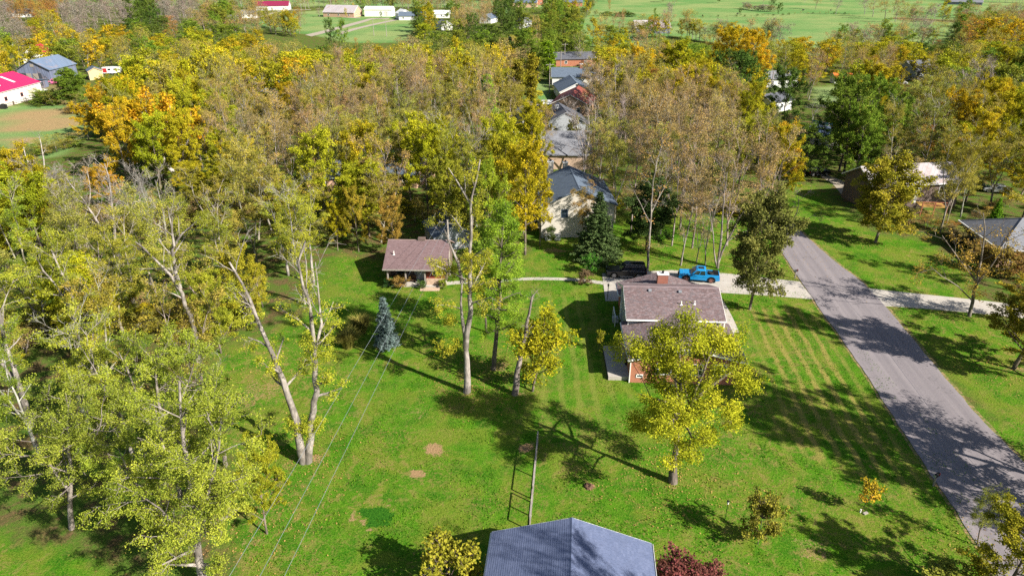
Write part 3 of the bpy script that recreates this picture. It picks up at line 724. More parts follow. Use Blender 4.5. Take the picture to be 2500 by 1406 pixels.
# deck with rail beside it
dk = thing('deck', 'reddish wooden deck rail left of the grey-blue roof', 'deck', tuple(at(1066, 1415, 1.4) * np.array([1, 1, 0])), math.radians(-5))
for k in range(12):
    b = MB(); b.box((0, -0.25 - k * 0.145, 0.55), (2.7, 0.135, 0.035)); b.build('deck_board', 'wood_red', dk)
b = MB(); b.box((0, 0.0, 1.42), (2.75, 0.17, 0.05)); b.build('handrail', 'wood_red', dk)
b = MB(); b.box((0, 0.02, 1.05), (2.7, 0.04, 0.12)); b.build('rail', 'wood_red', dk)
for k in range(4):
    b = MB(); b.box((-1.3 + k * 0.867, -0.06, 0.695), (0.1, 0.1, 1.39)); b.build('post', 'wood_red', dk)
pu = at(1050, 1390, 2.0)
um = thing('parasol', 'closed blue parasol on the deck beside the yellowish shrub', 'parasol', (pu[0], pu[1] - 0.55, 0.57))
b = MB(); b.tube([(0, 0, 0), (0, 0, 2.45)], 0.025, 8); b.build('pole', 'rim', um)
b = MB(); b.box((0, 0, 0.05), (0.5, 0.5, 0.09)); b.build('base', 'dark_metal', um, bevel=0.03)
b = MB(); nseg = 16
prof = [(0.9, 0.16), (1.2, 0.24), (1.6, 0.20), (2.0, 0.13), (2.3, 0.07), (2.40, 0.02)]
vs_ = []; fs_ = []
for (z, r) in prof:
    for k in range(nseg): 
        rr = r * (1.25 if k % 2 else 0.72); a = 2 * math.pi * k / nseg + z * 0.25; vs_.append((rr * math.cos(a), rr * math.sin(a), z))
for i in range(len(prof) - 1):
    for k in range(nseg): fs_.append((i * nseg + k, i * nseg + (k + 1) % nseg, (i + 1) * nseg + (k + 1) % nseg, (i + 1) * nseg + k))
b.add(vs_, fs_); b.build('canopy', 'blue_cloth', um)

# --- brown cottage
bc = thing('cottage', 'brown cottage with pinkish-brown roof and open front porch', 'house', (-12.9, 83.0, 0), math.radians(-2.0))
# ridge along x; porch under the front slope
x0, x1 = -3.9, 3.9
b = MB(); b.prism([(1.8, -0.1), (8.6, -0.1), (8.6, 2.9), (4.3, 4.95), (1.8, 3.75)], x0, x1, 'X'); b.build('wall', 'brown_wall', bc)
rb_ = MB(); sl = 0.48; o = 0.012
for sgn in (-1, 1):
    ye = 4.3 + sgn * 4.85
    pl = [(4.3, 4.97), (4.3, 5.12), (ye, 5.12 - 4.85 * sl), (ye, 4.97 - 4.85 * sl)]
    if sgn < 0: pl = pl[::-1]
    rb_.prism(pl, x0 - 0.4, x1 + 0.4, 'X')
rbo = rb_.build('roof', 'roof_brown', bc)
sh = MB()
for sgn in (-1, 1): shingles(sh, (x0 - 0.4, 4.3 + sgn * 4.85, 5.12 - 4.85 * sl), (1, 0, 0), (0, -sgn, sl), x1 - x0 + 0.8, 4.85 * math.hypot(1, sl), 0.15, 0.32, 0.02, 60 + sgn)
s_ = sh.build('shingle', 'shingle_cottage', rbo); s_['kind'] = 'stuff'
b = MB(); b.box((0.35, 4.3, 5.16), (1.0, 0.5, 0.55)); b.build('chimney', 'brown_wall', rbo)
vent(rbo, -3.1, 1.7, 3.9, 0.55, 'pipe')
b = MB(); b.box((0, -0.62, 2.72), (x1 - x0 + 0.84, 0.05, 0.2)); b.build('fascia', 'wood_grey', rbo)
b = MB(); b.box((0, 0.85, 0.10), (x1 - x0, 1.9, 0.2)); b.build('porch_floor', 'concrete', bc)
for xx in (-3.75, -1.35, 1.25):
    b = MB(); b.box((xx, -0.1, 1.42), (0.17, 0.17, 2.45)); b.build('porch_post', 'wood_grey', bc)
b = MB(); b.box((-3.85, 0.85, 1.25), (0.08, 1.75, 2.1)); b.build('porch_wall', 'tan_wall', bc)
b = MB(); b.box((2.6, 0.4, 1.45), (2.5, 0.14, 2.5)); b.build('front_wall', 'door_red', bc)
b = MB(); b.box((2.6, 0.30, 0.62), (2.5, 0.12, 1.02)); b.build('stone_skirt', 'tan_wall', bc)
window(bc, 2.9, 2.05, 1.2, 0.8, ('y', 0.33), -1, mull=False)
door(bc, 0.15, 1.3, 2.15, ('y', 1.8), -1, 'grey_metal', 0.2); window(bc, -2.2, 1.6, 1.4, 1.2, ('y', 1.8), -1, 'wood_grey')
b = MB(); b.box((-1.0, 1.1, 0.55), (1.6, 0.5, 0.08)); b.box((-1.0, 1.32, 0.85), (1.6, 0.08, 0.6))
for dx in (-0.7, 0.7): b.box((-1.0 + dx, 1.1, 0.36), (0.08, 0.45, 0.32))
o_ = b.build('porch_bench', 'wood_brown'); tag(o_, 'dark bench on the porch of the brown cottage', 'bench'); o_.location = (-12.9, 83.0, 0); o_.rotation_euler = (0, 0, math.radians(-2))
b = MB(); b.box((0, 0, 0), (2.6, 1.0, 0.06)); o_ = b.build('stone_path', 'tan_wall'); o_.location = (-11.0, 82.2, 0.03); o_['kind'] = 'structure'
lp_ = thing('lamp_post', 'dark lamp post in front of the brown cottage', 'lamp post', tuple(at(1046, 697)))
b = MB(); b.tube([(0, 0, 0), (0, 0, 1.6)], 0.05, 8); b.build('post', 'dark_metal', lp_)
b = MB(); b.box((0, 0, 1.75), (0.22, 0.22, 0.28)); b.box((0, 0, 1.92), (0.3, 0.3, 0.05)); b.build('lantern', 'dark_metal', lp_)

# --- white brick two storey house
wh = thing('house', 'white brick two-storey house with dark slate roof behind the spruce', 'house', (10.0, 107.0, 0), math.radians(3))
rw = gable(wh, -5.7, 5.7, -6.0, 6.0, 5.45, 7.95, 'brick_white', 'roof_slate', 0.45, 0.5, trim='roof_slate', seed=71, gutter=False)
window(wh, -2.1, 4.0, 0.9, 1.3, ('y', -6.0), -1, 'roof_slate')
chimney(rw, -3.1, 6.9, 5.0, 8.7, 1.0, 0.8, 'brick_white'); chimney(rw, -0.6, 6.6, 6.0, 8.6, 0.8, 0.6, 'brick_white')
for i, xx in enumerate((-3.2, -1.7)):
    b = MB(); b.box((0, 0, 0.45), (0.9, 0.9, 0.86)); b.tube([(0, 0, 0.88), (0, 0, 0.93)], 0.36, 12)
    o = b.build('condenser', 'ac_unit', bevel=0.04); tag(o, ['left grey air conditioner unit against the white brick wall', 'right grey air conditioner unit against the white brick wall'][i], 'air conditioner', 'air conditioners behind the white house')
    o.location = (8.3 + xx * 1.0 + 0.55, 100.0, 0)
# annex with slate roof left of it, glimpsed behind the cottage
an = thing('shed', 'slate-roofed shed glimpsed behind the brown cottage', 'shed', tuple(at(1090, 590)), math.radians(20))
gable(an, -2.6, 2.6, -3.5, 3.5, 2.3, 3.6, 'siding_grey', 'roof_slate', 0.3, 0.3, trim='grey_metal', gutter=False)

def simple_house(name, label, loc, rz, x0, x1, y0, y1, eave, ridge, wall, roof, win='y', trim='white_paint', cat='house', gutter=False, over=0.4, wins=3, alongx=False, tabs=None):
    t = thing(name, label, cat, loc, rz + (math.pi / 2 if alongx else 0))
    r = gable(t, x0, x1, y0, y1, eave, ridge, wall, roof, over, 0.35, trim=trim, gutter=gutter, tabs=tabs)
    zc = min(1.6, eave * 0.55); hh = min(1.2, eave * 0.4)
    if wins:
        for k in range(wins):
            f_ = (k + 0.5) / wins
            window(t, y0 + (y1 - y0) * f_, zc, 0.9, hh, ('x', x0), -1)
            window(t, y0 + (y1 - y0) * f_, zc, 0.9, hh, ('x', x1), 1)
        for k in range(2):
            window(t, x0 + (x1 - x0) * (0.28 + 0.44 * k), zc, 0.9, hh, ('y', y0), -1)
    return t, r
H2 = math.pi / 2
# tan house with grey roof behind the white one (ridge along x)
t, r = simple_house('house', 'tan-walled ranch house under a broad grey roof in the middle of the wood', (10.3, 145.0, 0), math.radians(-2), -6, 6, -6.2, 6.2, 3.2, 6.5, 'tan_wall', 'roof_grey', alongx=True, trim='grey_metal', wins=0)
t, r = simple_house('house', 'dark slate-roofed house below the red-roofed brick house', (12.6, 174.0, 0), math.radians(6), -5.6, 5.6, -6, 6, 3.0, 5.8, 'siding_grey', 'roof_charcoal', trim='grey_metal')
b = MB(); b.box((-1.2, 0.5, 5.9), (0.9, 0.5, 1.0)); b.build('roof_vent', 'white_paint', r)
pv = thing('carport', 'small white flat-roofed porch beside the dark slate roof', 'porch', tuple(at(1297, 322)))
b = MB(); b.box((0, 0, 2.5), (4.5, 3, 0.2)); b.build('roof', 'white_paint', pv)
for xx in (-2, 0, 2):
    b = MB(); b.box((xx, -1.3, 1.2), (0.25, 0.25, 2.39)); b.build('post', 'white_paint', pv)
t, r = simple_house('house', 'orange brick house with a red metal roof', (17.8, 199.0, 0), math.radians(-14), -5.2, 5.2, -7, 7, 3.1, 5.6, 'brick_orange', 'metal_red_brick', wins=2)
for ch in [o for o in C.objects if o.parent == t and o.name.startswith('wall')]: ch.data.materials[0] = MATS['brick_tan']
b = MB(); b.box((0, 0, 2.75), (4.6, 5.5, 0.2)); 
sp_ = thing('sunroom', 'white flat-roofed glazed porch joined to the red-roofed house', 'porch', (10.6, 197.0, 0), math.radians(-5)); b.build('roof', 'white_paint', sp_)
b = MB(); b.box((0, 0.1, 0.6), (4.2, 5, 1.2)); b.build('base_wall', 'brick_orange', sp_)
for k in range(3):
    b = MB(); xx = -1.45 + 1.45 * k
    b.box((xx, -2.42, 1.92), (1.25, 0.05, 1.40)); pn = b.build('pane', 'glass', sp_)
for k in range(4):
    b = MB(); b.box((-2.17 + 1.45 * k, -2.43, 1.9), (0.14, 0.1, 1.46)); b.build('post', 'white_paint', sp_)
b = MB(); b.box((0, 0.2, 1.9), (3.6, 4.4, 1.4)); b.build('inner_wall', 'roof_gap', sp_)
t, r = simple_house('house', 'slate-blue roofed ranch house behind the red roof', (19.0, 222.0, 0), math.radians(4), -5, 5, -9, 6, 2.8, 5.2, 'siding_white', 'roof_slate', wins=2)
t, r = simple_house('house', 'long grey-roofed white house farthest up the row behind the red roof', (22.0, 246.0, 0), math.radians(-3), -5, 5, -10, 8, 2.8, 5.0, 'siding_white', 'roof_slate', alongx=True)
chimney(r, 0, -2, 4, 6.3, 1.2, 1.0)
t, r = simple_house('garage', 'white garage with slate roof left of the house row', (5.6, 181.0, 0), math.radians(38), -3.2, 3.2, -4, 4, 3.4, 5.6, 'siding_white', 'roof_slate', cat='garage', wins=1)
t, r = simple_house('shed', 'small grey-roofed shed in the trees below the white garage', tuple(at(1245, 362)), math.radians(10), -3, 3, -2.6, 2.6, 2.3, 3.6, 'siding_grey', 'roof_grey', cat='shed', trim='grey_metal', wins=0, alongx=True)
t, r = simple_house('house', 'brick bungalow far up the village lane behind bright green columns of ivy', tuple(at(1400, 158)), 0.1, -5, 5, -8, 8, 2.8, 4.8, 'brick_orange', 'roof_charcoal', alongx=True, wins=2)
# glimpses in the left wood
t, r = simple_house('shed', 'grey metal-roofed shed among the rust trees of the middle wood', tuple(at(672, 222)), math.radians(-8), -3.5, 3.5, -6, 6, 2.6, 4.2, 'siding_grey', 'barn_roof', cat='shed', trim='grey_metal', wins=0, alongx=True)
t, r = simple_house('shed', 'little red shed with a dark lean-to roof by the far meadow', tuple(at(848, 170)), math.radians(-30), -2.2, 2.2, -3, 3, 2.4, 3.6, 'red_paint', 'roof_slate', cat='shed', wins=0)
t, r = simple_house('house', 'slate roof half hidden in the wood behind the cottage', tuple(at(832, 450)), math.radians(12), -4.5, 4.5, -6, 6, 2.7, 4.6, 'brick_tan', 'roof_slate', alongx=True, wins=2)
t, r = simple_house('house', 'blue-grey roof in deep shade left of the lit olive tree', tuple(at(985, 440)), math.radians(70), -4, 4, -5, 5, 2.7, 4.8, 'brick_tan', 'roof_slate', wins=2)

# --- right side: house under the trees with deck, hip roof house at the edge
rh = thing('house', 'lit metal-roofed house under the tall trees with a golden deck', 'house', (70.0, 118.5, 0), math.radians(12))
gable(rh, -4.0, 4.0, -8.5, 8.5, 4.6, 6.8, 'wood_brown', 'rusty_roof', 0.5, 0.5, trim='white_paint')
[o for o in C.objects if o.parent == rh and o.name.startswith('wall')][0].data.materials[0] = MATS['brown_wall']
rh.rotation_euler = (0, 0, math.radians(100))
window(rh, -5.0, 3.2, 1.2, 1.2, ('x', -4.0), -1); window(rh, 0, 3.2, 1.4, 1.2, ('x', -4.0), -1); window(rh, 5, 3.2, 1.2, 1.2, ('x', -4.0), -1)
dd = thing('deck', 'golden wooden deck with stair rails under the trees', 'deck', tuple(at(2268, 522)), math.radians(-8))
for k in range(14):
    b = MB(); b.box((0, -1.3 + k * 0.2, 1.6), (4.2, 0.185, 0.05)); b.build('deck_board', 'wood_gold', dd)
for xx in (-2, 0, 2):
    b = MB(); b.box((xx, -1.35, 1.25), (0.15, 0.15, 2.5)); b.build('post', 'wood_red', dd)
for zz_ in (2.05, 2.5):
    b = MB(); b.box((0, -1.38, zz_), (4.2, 0.06, 0.12)); b.build('rail', 'wood_red', dd)
b = MB(); b.box((-3.0, -2.4, 0.85), (0.12, 3.4, 0.14), rx=0.0, rz=math.radians(-45)); b.build('stair_rail', 'wood_brown', dd)
b = MB(); b.box((-2.7, 0.5, 3.0), (0.5, 0.12, 2.6)); b.build('white_panel', 'white_paint', dd)

hh_ = thing('house', 'grey hip-roofed house cut by the right edge of the frame', 'house', (79.5, 94.0, 0), math.radians(-6))
b = MB(); b.box((0, 0, 1.35), (19, 11, 2.9)); b.build('wall', 'brick_tan', hh_)
hx, hy = 10.0, 6.0; ze, zr = 2.82, 5.6; rx_ = 4.6
b = MB()
b.add([(-hx, -hy, ze), (hx, -hy, ze), (hx, hy, ze), (-hx, hy, ze), (-rx_, 0, zr), (rx_, 0, zr)], [(0, 1, 5, 4), (2, 3, 4, 5), (3, 0, 4), (1, 2, 5), (3, 2, 1, 0)])
hr = b.build('roof', 'roof_grey', hh_)
b = MB()
for (p, q) in (((-hx, -hy, ze), (-rx_, 0, zr)), ((-hx, hy, ze), (-rx_, 0, zr)), ((-rx_, 0, zr), (rx_, 0, zr)), ((hx, -hy, ze), (rx_, 0, zr)), ((hx, hy, ze), (rx_, 0, zr))): b.tube([p, q], 0.09, 5)
b.build('ridge_cap', 'roof_grey', hr)
b = MB()
for s in (-1, 1): b.box((0, s * (hy + 0.06), ze + 0.0), (2 * hx + 0.2, 0.1, 0.16)); b.box((s * (hx + 0.06), 0, ze + 0.0), (0.1, 2 * hy, 0.155))
b.build('gutter', 'white_paint', hr)
b = MB(); b.add([(-4.2, -hy - 3.4, ze), (4.2, -hy - 3.4, ze), (0, -hy - 3.4, 4.3), (0, -hy + 3.4, 4.3), (-4.2, -hy + 0.4, ze), (4.2, -hy + 0.4, ze)], [(0, 2, 3, 4), (2, 1, 5, 3), (0, 1, 2), (0, 4, 5, 1)])
b.build('porch_roof', 'roof_grey', hr)
b = MB(); b.box((0, -hy - 1.2, 1.3), (7.4, 3.4, 2.8)); b.build('porch_wall', 'siding_white', hh_)
for xx in (-7.5, -5.2, 6): window(hh_, xx, 1.6, 1.3, 1.3, ('y', -5.5), -1)
for xx in (-2, 2): window(hh_, xx, 1.6, 1.3, 1.3, ('x', -9.5), -1)
vent(hr, -1.0, -1.2, 5.0, 0.5, 'pipe')
t, r = simple_house('garage', 'white-walled dark-roofed garage beside the road bend trees', tuple(at(1884, 268)), math.radians(-58), -3.2, 3.2, -4.5, 4.5, 3.0, 4.6, 'siding_white', 'roof_charcoal', cat='garage', wins=1)
t, r = simple_house('house', 'white cottage peeping between the yellow trees beyond the road', tuple(at(1898, 210)), 0.1, -3.5, 3.5, -5.5, 5.5, 2.9, 4.8, 'siding_white', 'roof_grey', wins=3, alongx=True)
t, r = simple_house('house', 'dark house half hidden between orange and olive trees on the far right', tuple(at(2232, 190)), math.radians(25), -4.5, 4.5, -6, 6, 3.2, 6.0, 'siding_grey', 'roof_charcoal', wins=2, alongx=True)
t, r = simple_house('shed', 'grey shed roof deep in the dark green trees', tuple(at(2015, 352)), math.radians(20), -3, 3, -4, 4, 2.6, 4.0, 'siding_white', 'barn_roof', cat='shed', wins=0)
b = MB(); b.box((0, 0, 1.4), (5.5, 4.0, 0.1), ry=0.15); b.box((-2.4, -1.8, 0.7), (0.08, 0.08, 1.4)); b.box((2.4, -1.8, 0.6), (0.08, 0.08, 1.1)); b.box((-2.4, 1.8, 0.7), (0.08, 0.08, 1.4)); b.box((2.4, 1.8, 0.6), (0.08, 0.08, 1.1))
o = b.build('tarpaulin', 'teal_cloth'); tag(o, 'teal tarpaulin cover beside the dark green trees', 'tarpaulin'); o.location = tuple(at(2012, 315))
t, r = simple_house('cabin', 'little white-boarded cabin beside the grassy glade', tuple(at(2052, 203)), 0.0, -2, 2, -3, 3, 2.2, 3.2, 'siding_white', 'orange_paint', cat='shed', wins=0, alongx=True)

# --- farm on the left
ba = thing('barn', 'weathered blue-grey wooden barn with a metal roof', 'barn', (-166.6, 254.5, 0), math.radians(-2))
rba = gable(ba, -5.7, 5.7, -7.5, 7.5, 4.3, 7.3, 'barn_wood', 'barn_roof', 0.4, 0.4, trim='roof_charcoal', gutter=False)
for (xx, w_) in ((-4.1, 2.2), (2.0, 1.1)):
    b = MB(); b.box((xx, -7.53, 1.55), (w_, 0.06, 3.1)); b.build('door_opening', 'roof_gap', ba)
for (xx, w_, m_) in ((-2.0, 1.7, 'wood_grey'), (0.4, 1.8, 'wood_grey'), (4.2, 1.4, 'barn_wood')):
    b = MB(); b.box((xx, -7.6, 1.5), (w_, 0.08, 3.0)); d_ = b.build('door', m_, ba)
    b = MB(); b.box((xx, -7.66, 1.5), (w_ * 1.25, 0.04, 0.16), ry=math.radians(50)); b.build('brace', 'wood_brown', d_)
b = MB(); b.box((0, -7.56, 5.7), (1.3, 0.06, 1.0)); b.build('loft_door', 'wood_grey', ba)
pb = thing('barn', 'white metal barn with a crimson roof and skylight strips', 'barn', (-156.5, 202.0, 0), math.radians(-1))
rpb = gable(pb, -7.6, 7.6, -22, 19.5, 4.3, 7.4, 'metal_white', 'metal_red', 0.25, 0.25, trim='white_paint', gutter=True)
for yy in (-14, -7.5, -1.0, 5.5, 12.0):
    b = MB(); zz_ = 7.4 - 0.408 * 3.2 + 0.20
    b.box((3.2, yy, zz_), (4.2, 0.9, 0.05), ry=math.atan(0.408)); b.build('skylight', 'white_paint', rpb)
for yy in (3.0, 10.0, -4.5, -12): window(pb, yy, 2.2, 1.0, 1.1, ('x', 7.6), 1, 'red_paint', mull=False)
b = MB(); b.box((7.66, 15.0, 0.25), (0.1, 1.6, 0.4)); b.build('wall_vent', 'grey_metal', pb)
ls = thing('lean_to', 'grey open-fronted lean-to shed before the weathered barn', 'shed', tuple(at(96, 214)), math.radians(10))
b = MB(); b.box((0, 0, 1.2), (5.0, 3.0, 2.4)); b.build('wall', 'barn_wood', ls)
b = MB(); b.box((0, -0.1, 2.62), (5.6, 3.8, 0.12), rx=math.radians(-7)); b.build('roof', 'barn_roof', ls)
b = MB(); b.box((1.2, -1.52, 1.4), (2.0, 0.05, 1.2)); b.build('opening', 'roof_gap', ls)
ts = thing('shed', 'small tan board shed with a slate roof beyond the round yellow tree', 'shed', tuple(at(235, 193)), math.radians(35))
gable(ts, -2.2, 2.2, -2.8, 2.8, 3.0, 4.1, 'tan_board', 'roof_slate', 0.25, 0.25, trim='tan_board', gutter=False)
t, r = simple_house('house', 'red roof peeping over the ridge of the weathered barn', tuple(at(98, 150)), math.radians(15), -4, 4, -6, 6, 3.0, 6.2, 'siding_white', 'red_paint', wins=0)
for k in range(9):
    pass
fn = thing('paddock_fence', 'rail fence of the farm yard beside the crimson-roofed barn', 'fence', tuple(at(35, 258)))
base = at(35, 258); prev = None
fpts = [at(5, 266), at(35, 257), at(66, 250), at(100, 243), at(130, 238)]
for i, p in enumerate(fpts):
    b = MB(); q = p - base; b.box((q[0], q[1], 0.65), (0.16, 0.16, 1.3)); b.build('post', 'wood_brown', fn)
    if prev is not None:
        for hz in (0.5, 1.05):
            b = MB(); b.tube([(prev[0], prev[1], hz), (q[0], q[1], hz)], 0.06, 5); b.build('rail', 'wood_brown', fn)
    prev = q
fn = thing('paddock_fence', 'pale rail corral in front of the weathered barn', 'fence', tuple(at(115, 222)))
base = at(115, 222); prev = None
for i, p in enumerate([at(92, 222), at(112, 212), at(130, 206), at(150, 203)]):
    b = MB(); q = p - base; b.box((q[0], q[1], 0.8), (0.18, 0.18, 1.6)); b.build('post', 'wood_grey', fn)
    if prev is not None:
        for hz in (0.5, 1.0, 1.45):
            b = MB(); b.tube([(prev[0], prev[1], hz), (q[0], q[1], hz)], 0.07, 5); b.build('rail', 'wood_grey', fn)
    prev = q
o = MB().box((0, 0, 0.45), (4.2, 1.8, 0.5)).build('flat_trailer', 'white_paint', bevel=0.1); tag(o, 'white flat trailer beside the corner of the crimson-roofed barn', 'trailer'); o.location = tuple(at(98, 224))
o = MB().box((0, 0, 0.6), (1.6, 1.2, 1.2)).sphere((0, 0, 1.2), 0.6, 10, 6, (1.2, 0.9, 0.5)).build('feed_bin', 'black_plastic', bevel=0.05); tag(o, 'black round feed bin below the white barn wall', 'bin'); o.location = tuple(at(10, 266))

# --- distant farms
far = [
    ('house', 'maroon-roofed farmhouse with a white porch on the far left hillside', (668, 25), 0.12, 5.5, 13, 3.5, 6.5, 'siding_white', 'metal_maroon', True),
    ('house', 'tan farmhouse with a pale grey roof beside the far green field', (838, 41), -0.25, 7.0, 12, 3.2, 7.5, 'brick_tan', 'rusty_roof', True),
    ('barn', 'long white metal barn on the far meadow', (928, 40), -0.05, 5.5, 10, 4.8, 6.5, 'metal_white', 'metal_white', True),
    ('house', 'white house front next to the slate-blue roof on the far meadow', (985, 46), 0.5, 4.0, 5, 3.6, 6.0, 'siding_white', 'white_paint', False),
    ('house', 'slate-blue roofed long house at the right end of the far meadow', (1008, 49), 0.02, 4.0, 9, 2.8, 5.0, 'siding_white', 'roof_slate', True),
    ('house', 'white house among bare trees beyond the far meadow', (1078, 44), 0.1, 3.5, 6, 3.0, 4.8, 'siding_white', 'white_paint', True),
    ('house', 'red and white cottage below the bare trees of the far village', (1085, 73), 0.4, 3.5, 5, 3.0, 5.2, 'siding_white', 'roof_grey', False),
    ('house', 'white house with a dark blue roof beside the dark round tree', (1193, 56), -0.35, 4.0, 6, 3.0, 5.4, 'siding_white', 'roof_slate', False),
    ('house', 'large white and brick house with slate roof at the top of the far village', (1280, 18), -0.1, 6, 11, 4.0, 7.5, 'brick_tan', 'roof_slate', True),
    ('house', 'white gable house in the gully below the far village', (1272, 68), -0.7, 3.5, 6, 3.2, 5.4, 'siding_white', 'roof_grey', False),
    ('house', 'pink brick house right of the big slate roof in the far village', (1312, 12), 0.2, 4, 6, 4.0, 6.5, 'brick_orange', 'roof_grey', False),
    ('house', 'red-walled house behind the dark green trees of the far village', (1398, 16), 0.0, 4.5, 8, 3.4, 6.0, 'brick_orange', 'roof_slate', True),
    ('barn', 'grey weathered field barn with a rusty pale roof beside the orange tree', (1588, 80), 0.06, 5.5, 10, 3.2, 6.5, 'barn_wood', 'rusty_roof', True),
    ('shed', 'long low grey shed in the top right pasture', (2352, 12), -0.5, 4.0, 14, 2.2, 3.8, 'barn_wood', 'roof_grey', True),
    ('house', 'dark roofed house in the trees at the top left edge', (60, 42), 0.3, 4, 6, 3.0, 5.5, 'siding_white', 'roof_charcoal', True),
    ('house', 'red brick bungalow behind the yellow trees of the left wood', (565, 56), 0.0, 3.5, 6, 2.8, 4.6, 'brick_orange', 'roof_charcoal', True),
    ('house', 'white house hidden in bare trees left of the maroon roof', (610, 44), 0.2, 3.5, 5, 3.0, 5.0, 'siding_white', 'roof_grey', True),
]
for nm, lab, (u, v), rz, hw, hl, e_, r_, wl, rf, ax in far:
    simple_house(nm, lab, tuple(at(u, v)), rz, -hw, hw, -hl, hl, e_, r_, wl, rf, alongx=ax, cat=nm, wins=3 if nm == 'house' else 0)
# ------------------------------------------------------------------ vehicles (front towards +x)
def wheel(root, x, y, r, wdt, rim):
    s = 1 if y > 0 else -1
    t = MB(); n = 20
    prof = [(r * 0.62, -wdt / 2), (r * 0.93, -wdt / 2), (r, -wdt * 0.32), (r, wdt * 0.32), (r * 0.93, wdt / 2), (r * 0.62, wdt / 2)]
    vs_ = []; fs_ = []
    for (rr, yy) in prof:
        for k in range(n): a = 2 * math.pi * k / n; vs_.append((rr * math.cos(a), yy, rr * math.sin(a)))
    m_ = len(prof)
    for i in range(m_):
        for k in range(n): fs_.append((i * n + k, i * n + (k + 1) % n, ((i + 1) % m_) * n + (k + 1) % n, ((i + 1) % m_) * n + k))
    t.add(vs_, fs_); w_ = MB().add([], []).build('wheel', 'tyre', root) if False else None
    e = t.build('wheel', 'tyre', root, smooth=False); e.location = (x, y, r)
    rm = MB()
    rm.tube([(0, s * wdt * 0.30, 0), (0, s * wdt * 0.36, 0)], r * 0.20, 10)
    for k in range(6):
        a = math.pi * k / 3
        rm.box((math.cos(a) * r * 0.36, s * wdt * 0.33, math.sin(a) * r * 0.36), (r * 0.6, wdt * 0.10, r * 0.17), ry=-a)
    ring = []; 
    for k in range(n): a = 2 * math.pi * k / n; ring += [(r * 0.66 * math.cos(a), s * wdt * 0.52, r * 0.66 * math.sin(a)), (r * 0.56 * math.cos(a), s * wdt * 0.50, r * 0.56 * math.sin(a)), (r * 0.56 * math.cos(a), s * wdt * 0.1, r * 0.56 * math.sin(a))]
    fs_ = []
    for k in range(n):
        a, b = 3 * k, 3 * ((k + 1) % n); fs_ += [(a, b, b + 1, a + 1), (a + 1, b + 1, b + 2, a + 2)]
    rm.add(ring, fs_); rm.build('rim', rim, e)
    hb = MB(); hb.tube([(0, s * wdt * 0.05, 0), (0, s * wdt * 0.12, 0)], r * 0.60, 16); hb.build('brake_disc', 'dark_metal', e)
    return e
def loft(sections, closed=True):
    """sections: list of rings with equal counts"""
    b = MB(); n = len(sections[0]); vs_ = [p for s in sections for p in s]; fs_ = []
    for i in range(len(sections) - 1):
        for k in range(n): fs_.append((i * n + k, i * n + (k + 1) % n, (i + 1) * n + (k + 1) % n, (i + 1) * n + k))
    fs_ += [tuple(range(n - 1, -1, -1)), tuple((len(sections) - 1) * n + k for k in range(n))]
    b.add(vs_, fs_); return b
def arch(xc, zc, r, n=9):
    return [(xc + r * math.cos(math.pi - math.pi * k / (n - 1)), zc + r * math.sin(math.pi * k / (n - 1))) for k in range(n)]
